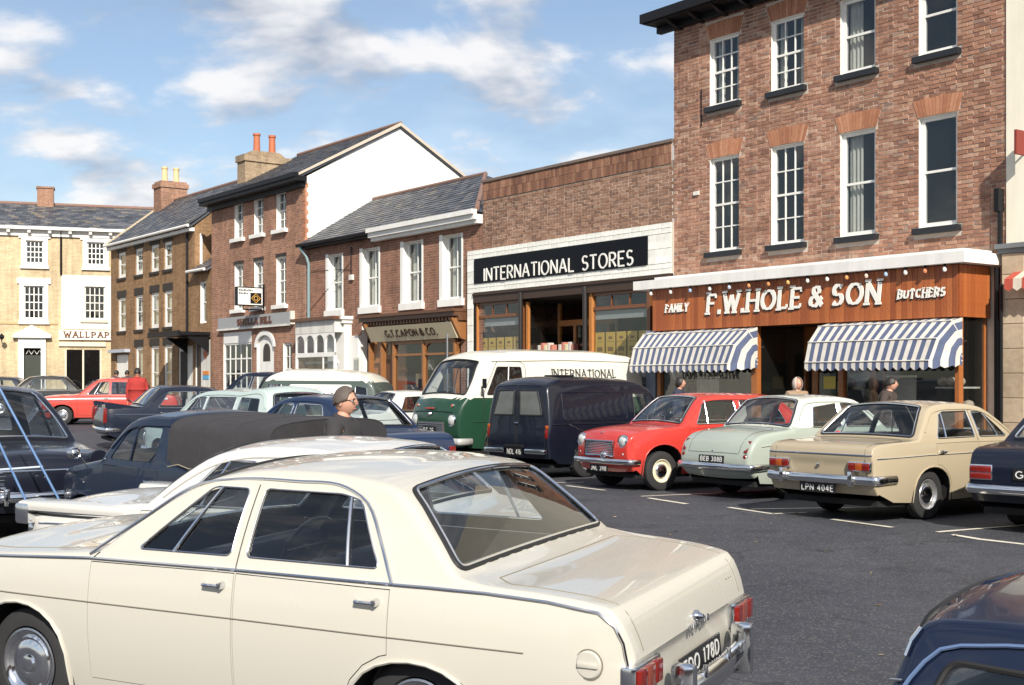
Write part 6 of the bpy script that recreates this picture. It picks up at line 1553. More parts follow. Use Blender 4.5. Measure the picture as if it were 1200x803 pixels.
# ------------------------------------------------------------------ the cream saloon in front
CREAM = paint('cream_enamel', (.51, .49, .43), .25, .03)
def victor():
    sp = dict(L=4.42, plan=[(0, .66), (.12, .755), (.5, .80), (1.5, .83), (3.0, .835), (3.9, .80), (4.3, .765), (4.42, .70)], belt=[(0, .86), (1.3, .925), (2.2, .935), (3.5, .925), (4.42, .88)],
              cw=.62, tuck=.09, shoulder=.03, tumble=.33, barrel=.26, fa=.78, ra=3.32, arch=(.37, .36), archz=(.66, .60), archpow=.62, tyre=.305, tyrew=.15, track=1.36, rim=.64,
              cowl=(1.34, .965), header=(1.93, 1.34), rheader=(3.12, 1.345), rbase=(3.54, .985), rsw=(.85, .88), sill=.22, doorz=.30, ibelt=.84, railmat=M_chrome, wtr=.0045, step=.06)
    sp['outline'] = prof([(.08, .30), (.02, .42), (0, .56), (.01, .72), (.06, .82), (.16, .868), (.6, .905), (1.05, .94)], sp['cowl'], sp['header'], [(2.1, 1.385), (2.5, 1.412), (2.85, 1.395)], sp['rheader'], sp['rbase'],
                         [(3.66, .965), (3.95, .945), (4.22, .915), (4.30, .895)], [(4.365, .80), (4.40, .70), (4.405, .68), (4.385, .655), (4.392, .52), (4.37, .42), (4.30, .33)], kd=-.004, rd=.022)
    fw = [(1.62, .995), (2.235, 1.0), (2.235, 1.315), (2.0, 1.315)]; rw = [(2.33, 1.0), (3.12, 1.0), (2.93, 1.29), (2.80, 1.315), (2.33, 1.318)]
    c = build_car('cream_saloon', 'large cream four-door saloon in the foreground with chrome bumper and overriders', sp, CREAM, [fw, rw], (.85, .80), [(1.31, 2.28), (2.286, 3.20)],
                  handles=.075, inter=(1.95, 2.85, 1.55), wheel='disc', step=.07, rails=False, wcol=M_dullmetal, quarter=[(1.86, .995, 1.99 + .06, 1.31), (2.94, 1.0, 2.86, 1.30)],
                  belt_trim=[([(.1, .862), (1.3, .928), (2.2, .938), (3.4, .938), (3.7, .932), (4.0, .915), (4.24, .885), (4.32, .83), (4.355, .76), (4.375, .66)], .008, M_chrome), ([(.1, .70), (1.2, .705), (2.3, .705), (3.3, .70), (3.9, .69)], .0028, simple('shut_shadow', (.20, .18, .14), .7))],  # second line is no trim: shade-coloured tube painting in the body crease
                  mirror_shut=[[(1.31, .92), (1.36, .96)], [(2.283, .93), (2.283, 1.0), (2.283, 1.335)]])
    c.side_ring('drip_rail', catm2([(1.30, .95), (1.6, 1.145), (1.88, 1.318), (2.08, 1.352), (2.5, 1.362), (2.82, 1.345), (2.97, 1.28), (3.10, 1.12), (3.21, .94)]), M_chrome, .008, .006, closed=False)
    # bonnet and boot shut lines, boot lid trim
    s_b0, s_b1 = c.sig_at(3.66, .96), c.sig_at(4.385, .66)
    c.top_ring('boot_shut_line', [(s_b1, -.80), (s_b0 + .1, -.80), (s_b0, -.72), (s_b0, .72), (s_b0 + .1, .80), (s_b1, .80)], MATS['shut_shadow'], .0035, .0, closed=False)
    s_h0, s_h1 = c.sig_at(.10, .85), c.sig_at(1.26, .955)
    c.top_ring('bonnet_shut_line', [(s_h0, -.82), (s_h1, -.82), (s_h1, .82), (s_h0, .82)], MATS['shut_shadow'], .003, .0)
    sl = c.sig_at(4.36, .80)
    # tail lamps with chrome surround
    for sg in (-1, 1):
        y0, y1 = sg * .50, sg * .745; lo, hi = min(y0, y1), max(y0, y1)
        b = MB().bbox(4.35, 4.425, lo - .012, hi + .012, .535, .665, .012).build('tail_lamp', M_chrome, c.root, True)
        t3 = (hi - lo) / 3
        for k, m in enumerate((M_red, M_lens, M_red)):
            MB().bbox(4.37, 4.445, lo + k * t3 + .004, lo + (k + 1) * t3 - .004, .55, .652, .012).build('lens', M_red if k != 1 else simple('clear_red', (.20, .045, .03), .15, 0, .1, 20, 0, .5), b, True)
        c.lamp('headlamp', .015, sg * .56, .70, .085, M_lens)
    c.plate('rear', .515, 'EDO 178D', .53, .115, a=4.425, tilt=R(-6))
    rb_ = c.bumper('rear', .435, .13, .085, .42)
    for y in (-.40, .40): MB().bbox(4.44, 4.56, y - .034, y + .034, .33, .60, .028).build('overrider', M_chrome, rb_, True)
    c.bumper('front', .42, .13, .07, .4, overr=(-.42, .42))
    slat_grille(c, -.025, -.44, .44, .60, .76, 5)
    for y in (-.16, .16): MB().lathe([(0, .03), (.012, .028), (.016, 0), (.016, -.03)], 10, 'z', (4.51, y, .50)).build('plate_lamp', M_chrome, c.root, True)
    # fuel cap on the near rear wing
    p = c.side(4.21, .665, 0, -1); MB().lathe([(.0, -.012), (.055, -.010), (.062, -.004), (.064, .004)], 24, 'y', tuple(p)).bbox(p.x - .05, p.x + .05, p.y - .02, p.y - .008, p.z - .012, p.z + .012, .006).build('fuel_cap', CREAM, c.root, True)
    MB().tube([p + Vector((.066 * math.cos(k * math.pi / 12), -.001, .066 * math.sin(k * math.pi / 12))) for k in range(24)], .003, 5, True).build('fuel_cap_gap', MATS['shut_shadow'], c.root)
    # boot lock, badges
    lk = c.surf(c.sig_at(4.392, .715), 0, .0); MB().lathe([(.03, 0), (.03, .015), (.02, .03), (.012, .045), (0, .045)], 14, 'x', tuple(lk)).build('boot_lock', M_chrome, c.root, True)
    Mb = Matrix.Translation((4.415, 0, .665)) @ Matrix.Rotation(R(90), 4, 'Z') @ Matrix.Rotation(R(-12), 4, 'X')
    text(c.root, 'VICTOR', -.13, .13, 0, .036, 0, M_chrome, .007, .006, single=True, name='badge', gap=.25, M=Mb, slant=.2)
    Mc = Matrix.Translation((4.362, .60, .785)) @ Matrix.Rotation(R(90), 4, 'Z') @ Matrix.Rotation(R(-38), 4, 'X')
    text(c.root, 'DELUXE', -.10, .10, 0, .03, -.004, M_rubber, .006, .004, single=True, name='badge', gap=.2, M=Mc, slant=.3)
    wipers(c)
    # parcel shelf, sun visors, seat-back papers
    MB().bbox(3.05, 3.55, -.62, .62, .86, .875, .006).build('parcel_shelf', M_seat, c.root); MB().box(3.40, 3.405, -.60, -.44, .885, .97).build('window_sticker', M_offwhite, c.root)
    MB().bbox(2.12, 2.14, -.55, -.1, 1.22, 1.32, .006).build('sun_visor', M_curtain, c.root)
    MB().tube([c.surf(c.sig_at(1.98, 1.35), 0, -.03), c.surf(c.sig_at(1.98, 1.35), 0, -.03) + Vector((.05, 0, -.07))], .008, 5).build('mirror_stem', M_chrome, c.root)
    c.place(VIC[0], VIC[1], VIC[2]); c.root.scale = (.962, 1.20, 1.0); return c
VIC = (-1.065, 7.22, -25.8)
victor()

# ------------------------------------------------------------------ row of cars nosed in to the shops
def cortina():
    sp = dict(L=4.27, plan=[(0, .70), (.1, .765), (.6, .81), (2, .825), (3.6, .815), (4.1, .79), (4.27, .765)], belt=[(0, .80), (1.3, .90), (2.6, .915), (3.4, .905), (4.27, .87)],
              cw=.60, tuck=.08, shoulder=.025, tumble=.36, barrel=.2, fa=.70, ra=3.19, arch=(.36, .36), archz=(.63, .63), archpow=.65, tyre=.295, tyrew=.15, track=1.34, rim=.62,
              cowl=(1.36, .93), header=(1.92, 1.31), rheader=(2.98, 1.32), rbase=(3.42, .945), rsw=(.80, .83), sill=.22, doorz=.30, ibelt=.84, step=.07, wtr=.008)
    sp['outline'] = prof([(.06, .30), (.01, .42), (0, .55), (.005, .72), (.05, .78), (.15, .815), (.6, .86), (1.05, .905)], sp['cowl'], sp['header'], [(2.1, 1.345), (2.5, 1.36), (2.85, 1.345)], sp['rheader'], sp['rbase'],
                         [(3.6, .93), (3.95, .915), (4.18, .89), (4.235, .865)], [(4.262, .80), (4.27, .74), (4.25, .70), (4.25, .56), (4.235, .44), (4.17, .33)], kd=.004, rd=.022)
    col = paint('sand_enamel', (.40, .335, .23), .3, .08)
    c = build_car('sand_saloon', 'sand coloured saloon with its tail to the road outside the butcher', sp, col, [[(1.62, .955), (2.20, .96), (2.20, 1.265), (1.99, 1.265)], [(2.29, .96), (3.06, .955), (2.88, 1.23), (2.8, 1.265), (2.29, 1.268)]],
                  (.85, .8), [(1.25, 2.24), (2.247, 3.10)], handles=.11, inter=(1.95, 2.8, 1.55), seat=M_seat, quarter=[(1.80, .957, 1.97, 1.255), (2.88, .957, 2.82, 1.255)],
                  belt_trim=[([(.1, .74), (1.2, .765), (2.2, .77), (3.3, .765), (4.2, .745)], .007, M_chrome)], mirror_shut=[[(2.245, .91), (2.245, 1.29)]], wheel='cap', wcol=simple('silver_rim', (.55, .55, .55), .3, .8))
    for sg in (-1, 1):
        lo, hi = sorted((sg * .44, sg * .735)); b = MB().bbox(4.2, 4.285, lo - .01, hi + .01, .60, .712, .012).build('tail_lamp', M_chrome, c.root, True); t = (hi - lo) / 3
        for k in range(3): MB().bbox(4.22, 4.30, lo + k * t + .003, lo + (k + 1) * t - .003, .612, .70, .01).build('lens', M_red if k != 1 else M_amber, b, True)
        c.lamp('headlamp', .0, sg * .6, .64, .085, M_lens)
    c.top_ring('boot_trim', [(c.sig_at(4.262, .785), -.96), (c.sig_at(4.262, .785), .96)], M_chrome, .010, .004, closed=False)
    s0 = c.sig_at(3.52, .94); c.top_ring('boot_shut_line', [(c.sig_at(4.25, .56), -.80), (s0 + .1, -.80), (s0, -.7), (s0, .7), (s0 + .1, .8), (c.sig_at(4.25, .56), .80)], M_rubber, .0035, 0, closed=False)
    MB().lathe([(.022, 0), (.02, .02), (0, .025)], 12, 'x', (4.262, 0, .655)).build('boot_lock', M_chrome, c.root, True)
    c.plate('rear', .385, 'LPN 404E', .53, .115, a=4.285); c.bumper('rear', .50, .10, .06, .38, overr=(-.48, .52)); c.bumper('front', .46, .1, .06, .35)
    slat_grille(c, -.02, -.48, .48, .56, .72, 7)
    MB().bbox(3.0, 3.4, -.6, .6, .85, .862, .005).build('parcel_shelf', M_seat, c.root)
    # red rosette on the shelf
    MB().sphere((3.38, -.42, .96), .06, 10, 7, (.3, 1, 1)).build('rosette', simple('rosette_red', (.5, .06, .06), .7, 0, .5, 30), c.root, True)
    c.place(5.45, 16.45, -142.7); return c
cortina()

def a40():
    sp = dict(L=3.70, plan=[(0, .60), (.1, .70), (.5, .735), (2, .75), (3.2, .735), (3.6, .71), (3.7, .66)], belt=[(0, .80), (1.0, .93), (2.4, .96), (3.7, .94)],
              cw=.6, tuck=.09, shoulder=.03, tumble=.30, barrel=.15, fa=.62, ra=2.83, arch=(.37, .34), archz=(.70, .64), archpow=.6, tyre=.295, tyrew=.145, track=1.24, rim=.60,
              cowl=(1.02, .965), header=(1.50, 1.385), rheader=(3.10, 1.37), rbase=(3.52, .98), rsw=(.78, .8), sill=.24, doorz=.32, ibelt=.86, step=.07)
    sp['outline'] = prof([(.1, .30), (.03, .42), (.0, .58), (.02, .74), (.07, .83), (.2, .875), (.6, .925), (.9, .955)], sp['cowl'], sp['header'], [(1.7, 1.415), (2.2, 1.425), (2.8, 1.41)], sp['rheader'], sp['rbase'],
                         [(3.58, .93), (3.62, .86)], [(3.68, .7), (3.69, .55), (3.66, .42), (3.58, .33)], kh=.03, ks=.05)
    col = paint('red_enamel', (.50, .035, .026), .3, .06)
    c = build_car('red_hatchback', 'small red two-door car with slatted chrome grille facing the road', sp, col, [[(1.28, .985), (2.12, .995), (2.10, 1.345), (1.50, 1.345)], [(2.22, .995), (3.12, .99), (2.95, 1.33), (2.22, 1.345)]],
                  (.84, .8), [(1.12, 2.17)], handles=.12, inter=(1.75, 2.6, 1.2), seat=M_seattan, quarter=[(1.50, .99, 1.53, 1.34)], wheel='cap', wcol=simple('cream_wheel', (.66, .60, .44), .4), cap=M_chrome,
                  belt_trim=[], mirror_shut=[[(2.17, .95), (2.165, 1.375)]])
    slat_grille(c, -.045, -.36, .36, .52, .74, 9)
    for sg in (-1, 1):
        c.lamp('headlamp', .0, sg * .53, .745, .085, M_lens, depth=.035); c.lamp('side_lamp', .015, sg * .55, .555, .03, M_lens)
        lo, hi = sorted((sg * .6, sg * .68)); MB().bbox(3.62, 3.72, lo, hi, .6, .78, .015).build('tail_lamp', M_red, c.root, True)
    MB().tube([(.0, 0, .86), (.25, 0, .905), (.55, 0, .945)], .012, 6, r2=.005).build('bonnet_strip', M_chrome, c.root, True)
    c.lamp('badge_lamp', -.07, -.14, .535, .05, M_chrome, ring=M_chrome)
    c.bumper('front', .44, .085, .09, .2, w=.74); c.bumper('rear', .46, .085, .05, .2)
    c.plate('front', .325, 'JNL 398', .46, .105, a=-.05); wipers(c, (-.4, .2))
    MB().bbox(1.18, 1.2, -.5, -.42, 1.0, 1.06, .004).build('tax_disc', M_offwhite, c.root)
    MB().tube([(.18, .62, .82), (-.02, .80, .95), (-.04, .82, .96)], .006, 5).build('wing_aerial', M_chrome, c.root)
    c.place(2.83, 20.35, 31.5); return c
a40()

def minx():
    sp = dict(L=3.98, plan=[(0, .62), (.1, .70), (.5, .74), (2, .765), (3.3, .755), (3.85, .72), (3.98, .66)], belt=[(0, .82), (1.2, .92), (2.4, .94), (3.2, .93), (3.98, .86)],
              cw=.6, tuck=.09, shoulder=.03, tumble=.32, barrel=.2, fa=.70, ra=3.05, arch=(.36, .35), archz=(.64, .56), archpow=.6, tyre=.295, tyrew=.14, track=1.22, rim=.60,
              cowl=(1.16, .955), header=(1.68, 1.36), rheader=(2.78, 1.37), rbase=(3.14, .975), rsw=(.86, .89), sill=.22, doorz=.30, ibelt=.86, step=.07)
    sp['outline'] = prof([(.1, .30), (.03, .42), (0, .58), (.02, .74), (.07, .82), (.2, .86), (.6, .91), (1.0, .945)], sp['cowl'], sp['header'], [(1.9, 1.40), (2.25, 1.41), (2.6, 1.40)], sp['rheader'], sp['rbase'],
                         [(3.3, .955), (3.55, .93), (3.75, .885), (3.86, .81)], [(3.93, .70), (3.965, .58), (3.97, .5), (3.94, .40), (3.84, .31)], kd=.03, rd=.06, r=.06)
    col = paint('pale_green_enamel', (.34, .385, .335), .32, .07)
    c = build_car('pale_green_saloon', 'pale green saloon with wide wraparound rear window between the red and sand cars', sp, col, [[(1.40, .985), (2.05, .99), (2.05, 1.325), (1.72, 1.325)], [(2.14, .99), (2.74, .99), (2.62, 1.27), (2.14, 1.32)]],
                  (.84, .8), [(1.2, 2.10)], handles=.12, inter=(1.8, 2.5, 1.35), seat=M_seatred, two_tone=(lambda p, n: p.z > 1.0, paint('chalk_enamel', (.60, .62, .56), .3, .05)), wheel='cap', belt_trim=[([(1.0, .80), (2.2, .82), (3.1, .80), (3.75, .74)], .007, M_chrome)])
    for sg in (-1, 1):
        a = MB(); a.add(*(lambda m: (m.v, m.f))(MB().lathe([(.0, .05), (.03, .04), (.048, .015), (.05, -.03)], 16, 'x', (3.925, sg * .615, .60)))); a.build('tail_lamp', M_red, c.root, True)
        MB().prism([(3.90, .66), (3.955, .665), (3.86, .82), (3.82, .82)], sg * .585, sg * .65, 'xz').build('tail_flash', M_red, c.root); 
        MB().lathe([(.055, -.01), (.06, 0), (.055, .012)], 16, 'x', (3.945, sg * .615, .60), False).build('lamp_rim', M_chrome, c.root, True)
        c.lamp('headlamp', .0, sg * .53, .72, .085, M_lens)
    s0 = c.sig_at(3.25, .965); c.top_ring('boot_shut_line', [(c.sig_at(3.95, .64), -.70), (s0 + .1, -.72), (s0, -.6), (s0, .6), (s0 + .1, .72), (c.sig_at(3.95, .64), .70)], M_rubber, .0035, 0)
    MB().lathe([(.025, 0), (.02, .03), (0, .035)], 12, 'x', (3.945, 0, .665)).build('boot_lock', M_chrome, c.root, True)
    c.plate('rear', .555, 'BEB 308B', .50, .105, a=3.995, tilt=R(-5)); c.lamp('reversing_lamp', 3.96, .31, .555, .035, M_lens, 1)
    c.bumper('rear', .455, .09, .06, .4); c.bumper('front', .46, .09, .06, .35); slat_grille(c, -.03, -.38, .38, .52, .7, 6)
    c.place(4.54, 19.05, -146.0); return c
minx()

def navy_right():
    sp = dict(L=4.3, plan=[(0, .70), (.1, .765), (.6, .80), (2, .82), (3.6, .81), (4.1, .785), (4.3, .755)], belt=[(0, .82), (1.3, .90), (3.4, .905), (4.3, .87)],
              cw=.6, tuck=.08, shoulder=.025, tumble=.36, barrel=.2, fa=.75, ra=3.22, arch=(.36, .36), archz=(.62, .60), archpow=.65, tyre=.295, track=1.3, rim=.6, cowl=(1.36, .94), header=(1.92, 1.33), rheader=(2.98, 1.33), rbase=(3.42, .955), sill=.22)
    sp['outline'] = prof([(.06, .30), (0, .5), (.005, .74), (.05, .79), (.15, .825), (1.05, .91)], sp['cowl'], sp['header'], [(2.1, 1.36), (2.5, 1.37), (2.85, 1.36)], sp['rheader'], sp['rbase'], [(3.6, .94), (3.95, .92), (4.20, .89), (4.26, .86)], [(4.29, .78), (4.3, .6), (4.28, .44), (4.2, .33)], rd=.03)
    c = build_car('navy_saloon', 'dark navy saloon cut off by the right edge beside the sand car', sp, NAVY, [[(1.62, .965), (2.2, .97), (2.2, 1.28), (1.99, 1.28)], [(2.29, .97), (3.06, .965), (2.85, 1.27), (2.29, 1.28)]], (.85, .8), [(1.25, 2.24), (2.247, 3.1)], handles=.1, inter=(1.95, 2.8, 1.55))
    for sg in (-1, 1):
        lo, hi = sorted((sg * .50, sg * .735)); b = MB().bbox(4.25, 4.315, lo - .012, hi + .012, .565, .735, .012).build('tail_lamp', M_chrome, c.root, True)
        for k in range(2): MB().bbox(4.26, 4.33, lo, hi, .578 + k * .075, .645 + k * .075, .01).build('lens', M_red, b, True)
        c.lamp('headlamp', .0, sg * .6, .66, .085, M_lens)
    c.plate('rear', .64, 'GJ 706', .52, .12, a=4.325); c.bumper('rear', .47, .10, .07, .38); c.bumper('front', .46, .1, .06, .35)
    c.place(7.15, 15.05, -135.0); return c
NAVY = paint('navy_enamel', (.005, .008, .020), .28, .06)
navy_right()

# ------------------------------------------------------------------ vans
GREEN = paint('bottle_green_enamel', (.012, .050, .027), .3, .06)
VWHITE = paint('van_white_enamel', (.68, .66, .58), .35, .08)
def green_van():
    sp = dict(L=4.55, plan=[(0, .66), (.12, .80), (.5, .88), (1.2, .92), (4.2, .92), (4.5, .87), (4.55, .80)], belt=[(0, 1.25), (4.55, 1.25)],
              cw=.9, tuck=.06, shoulder=.01, tumble=.10, barrel=.05, fa=.95, ra=3.35, arch=(.40, .38), archz=(.74, .70), archpow=.6, tyre=.33, tyrew=.17, track=1.5, rim=.58,
              cowl=(.22, 1.26), header=(.62, 1.92), rheader=(4.44, 2.0), rbase=(4.52, 1.3), sill=.30, step=.09)
    sp['outline'] = [(.16, .34, .05, .05), (.06, .5, .06, .07), (.02, .7, .09, .08), (.03, .95, .10, .09), (.09, 1.12, .09, .09), (.20, 1.25, .07, .07, 's'), (.40, 1.58, .09, .08), (.60, 1.90, .14, .08), (.82, 2.04, .16, .06), (1.2, 2.10, .16, .05), (2.5, 2.13, .16, .05), (3.9, 2.09, .16, .05), (4.3, 2.02, .15, .04), (4.45, 1.86, .12, .04), (4.52, 1.3, .08, .03), (4.55, .7, .06, .03), (4.50, .4, .05, .02)]
    two = (lambda p, n: p.z > 1.235, VWHITE)
    wins = [[(.60, 1.30), (1.42, 1.30), (1.40, 1.82), (.86, 1.82)]]
    c = build_car('grocery_van', 'bottle green delivery van with white top and grocery name on its side', sp, GREEN, wins, (.86, .84), [], cat='van', two_tone=two, trim=M_rubber, rails=False, rear_screen=False, inter=(1.1, None, .5), wheel='cap', gl=M_glass)
    c.side_ring('quarterlight_bar', [(1.05, 1.30), (1.12, 1.82)], M_dullmetal, .01, 0, closed=False)
    c.side_ring('shut_line', roundpoly([(.52, .5), (1.5, .5), (1.5, 1.85), (1.4, 1.92), (.86, 1.92), (.52, 1.3)], .05), M_rubber, .005, .001)
    c.side_ring('body_swage', [(.3, .80), (1.5, .80), (4.4, .80)], GREEN, .010, .002, closed=False)
    c.side_ring('roof_gutter', [(.75, 1.93), (2.5, 1.97), (4.2, 1.95)], VWHITE, .014, .01, closed=False)
    for sg in (-1, 1):
        c.lamp('headlamp', .0, sg * .60, .83, .105, M_lens, depth=.045); c.lamp('indicator', .04, sg * .58, 1.10, .035, M_amber)
        MB().tube([c.side(.52, 1.28, .0, sg), c.side(.40, 1.38, .16, sg), c.side(.40, 1.46, .17, sg)], .008, 5).build('mirror_arm', M_black, c.root); MB().bbox(.39, .41, *sorted((sg * 1.02, sg * 1.14)), 1.42, 1.60, .01).build('mirror', M_black, c.root)
    MB().bbox(-.075, .0, -.42, .42, .56, .80, .02).build('grille', simple('grille_grey', (.06, .06, .065), .5), c.root)
    for k in range(6): MB().bbox(-.085, -.07, -.40, .40, .585 + k * .035, .60 + k * .035, .004).build('grille_bar', M_dullmetal, c.root)
    MB().tube([c.surf(c.sig_at(.03, .98), w, .01) for w in (-.8, -.6, -.3, 0, .3, .6, .8)], .014, 6).build('nose_crease', GREEN, c.root, True)
    MB().bbox(-.085, -.06, -.14, .14, 1.035, 1.065, .006).build('badge_bar', simple('badge_red', (.35, .06, .05), .4), c.root)
    MB().lathe([(0, -.03), (.03, -.025), (.045, 0)], 12, 'x', (-.075, 0, .94)).build('badge', M_chrome, c.root, True)
    c.bumper('front', .44, .13, .11, .3, w=.90, mat=simple('painted_bumper', (.50, .50, .48), .4, .3)); c.bumper('rear', .44, .12, .06, .2)
    c.plate('front', .63, 'RT 25', .40, .16, a=-.10)
    Ms = lambda z: Matrix.Translation((0, 0, 0))
    # lettering follows the left flank (seen from the kerb-side road)
    def flank(s, a0, a1, z0, h, wt, mat, **kw):
        M = Matrix.Translation((0, -(c.S(2.5, z0 + h / 2) + .006), 0)); M = M @ Matrix.Rotation(R(-5), 4, 'X') if z0 > 1.25 else M
        if z0 > 1.25: M = Matrix.Translation((0, -(c.S(2.5, z0) + .008), z0)) @ Matrix.Rotation(R(-6), 4, 'X') @ Matrix.Translation((0, 0, -z0))
        return text(c.root, s, a0, a1, z0, h, 0, mat, wt, .003, single=True, name='lettering', M=M, **kw)
    flank('INTERNATIONAL', 2.12, 3.75, 1.62, .17, .028, simple('van_letter', (.05, .055, .05), .5), serif=.012, gap=.14, thin=.5)
    mg = simple('crest_gold', (.42, .40, .28), .5)
    cy = -(c.S(1.2, .95) + .004); MB().tube([(1.2 + .07 * math.cos(k * math.pi / 12), cy, .98 + .07 * math.sin(k * math.pi / 12)) for k in range(24)], .007, 5, True).tube([(1.16, cy, .96), (1.2, cy, 1.01), (1.24, cy, .96)], .006, 5).build('crest', mg, c.root)
    for k in range(2): MB().box(1.02 + .1 * k, 1.38 - .1 * k, cy - .002, cy + .004, .83 - .05 * k, .845 - .05 * k).build('crest_script', mg, c.root)
    for sg in (-1, 1): MB().bbox(.3, .95, *sorted((sg * .1, sg * .7)), .9, 1.22, .04).build('cab_trim', M_seat, c.root)
    wipers(c, (-.6, .1)); c.place(.12, 26.9, 38.0); c.root.scale = (1.10, 1.04, 1.065); return c
green_van()

def navy_van():
    sp = dict(L=4.1, plan=[(0, .62), (.12, .72), (.5, .77), (1.4, .80), (3.9, .80), (4.06, .77), (4.1, .72)], belt=[(0, 1.0), (4.1, 1.0)],
              cw=.7, tuck=.07, shoulder=.015, tumble=.13, barrel=.1, fa=.72, ra=3.15, arch=(.37, .36), archz=(.68, .64), archpow=.6, tyre=.31, tyrew=.155, track=1.32, rim=.58,
              cowl=(1.05, 1.03), header=(1.45, 1.58), rheader=(4.02, 1.62), rbase=(4.06, 1.02), rsw=(.8, .8), sill=.25, step=.08)
    sp['outline'] = [(.1, .32, .05, .04), (.02, .5, .05, .05), (.0, .7, .07, .06), (.05, .86, .08, .05), (.2, .93, .07, .04), (.6, .98, .06, .04), (1.03, 1.02, .05, .05, 's'), (1.25, 1.33, .06, .07), (1.45, 1.58, .09, .06), (1.65, 1.69, .12, .05), (2.2, 1.75, .12, .045), (3.2, 1.76, .12, .045), (3.85, 1.72, .11, .04), (4.0, 1.64, .09, .04), (4.05, 1.35, .07, .03), (4.08, .95, .06, .02), (4.10, .6, .05, .02), (4.06, .36, .05, .02)]
    col = paint('midnight_enamel', (.004, .006, .015), .26, .07)
    c = build_car('navy_van', 'midnight blue panel van seen from behind with two rear door windows', sp, col, [[(1.36, 1.05), (1.95, 1.05), (1.93, 1.5), (1.52, 1.5)]], (.84, .82), [], cat='van', trim=M_rubber, rails=False, rear_screen=False, inter=(1.7, None, 1.25), wheel='cap')
    # rear doors with windows
    s0, s1 = c.sig_at(4.02, 1.55), c.sig_at(4.075, 1.12)
    for sg in (-1, 1):
        poly = roundpoly([(s0, sg * .10), (s0, sg * .70), (s1, sg * .78), (s1, sg * .12)], .03); o = c.top_panel('rear_window', poly, simple('grimy_glass', (.10, .105, .10), .25, 0, .3, 6, 0, .3), .004); c.top_ring('window_seal', poly, M_rubber, .014, .004, o)
        c.top_ring('rear_door_gap', roundpoly([(c.sig_at(4.0, 1.62), sg * .02), (c.sig_at(4.0, 1.62), sg * .84), (c.sig_at(4.09, .48), sg * .86), (c.sig_at(4.09, .48), sg * .02)], .05), M_black, .006, .001)
        b = MB().bbox(4.03, 4.11, *sorted((sg * .69, sg * .745)), .72, .88, .015).build('tail_lamp', M_red, c.root, True); MB().bbox(4.035, 4.10, *sorted((sg * .69, sg * .745)), .885, .95, .012).build('indicator', M_amber, c.root, True)
        c.lamp('headlamp', .0, sg * .52, .72, .085, M_lens)
        bm = MB().bbox(4.12, 4.17, *sorted((sg * .26, sg * .76)), .44, .53, .02).build('rear_bumper', M_chrome, c.root, True)
    MB().tube([c.surf(c.sig_at(4.08, .98), -.03, .02), c.surf(c.sig_at(4.08, .98), .10, .03)], .012, 6).build('door_handle', M_chrome, c.root)
    c.side_ring('panel_press', roundpoly([(2.15, 1.03), (3.75, 1.03), (3.72, 1.52), (2.15, 1.52)], .06), col, .010, .002); c.side_ring('waist_swage', [(1.1, .96), (4.0, .96)], col, .010, .002, closed=False)
    c.plate('rear', .47, 'NDL 416', .40, .14, a=4.135, y=-.02); MB().bbox(4.09, 4.16, -.26, .2, .53, .60, .02).build('plate_lamp_hood', M_black, c.root, True)
    MB().bbox(2.9, 3.25, -.2, .2, 1.795, 1.84, .02).build('roof_vent', M_black, c.root); c.bumper('front', .45, .1, .06, .3)
    for sg in (-1, 1): MB().bbox(1.05, 1.1, *sorted((sg * .86, sg * .97)), 1.05, 1.15, .015).build('mirror', M_chrome, c.root, True)
    MB().box(1.3, 1.9, -.6, .6, .5, .98).build('cab_trim', simple('green_lining', (.22, .34, .18), .7), c.root)
    c.place(1.66, 23.3, -137.0); c.root.scale = (1, 1, .955); return c
navy_van()

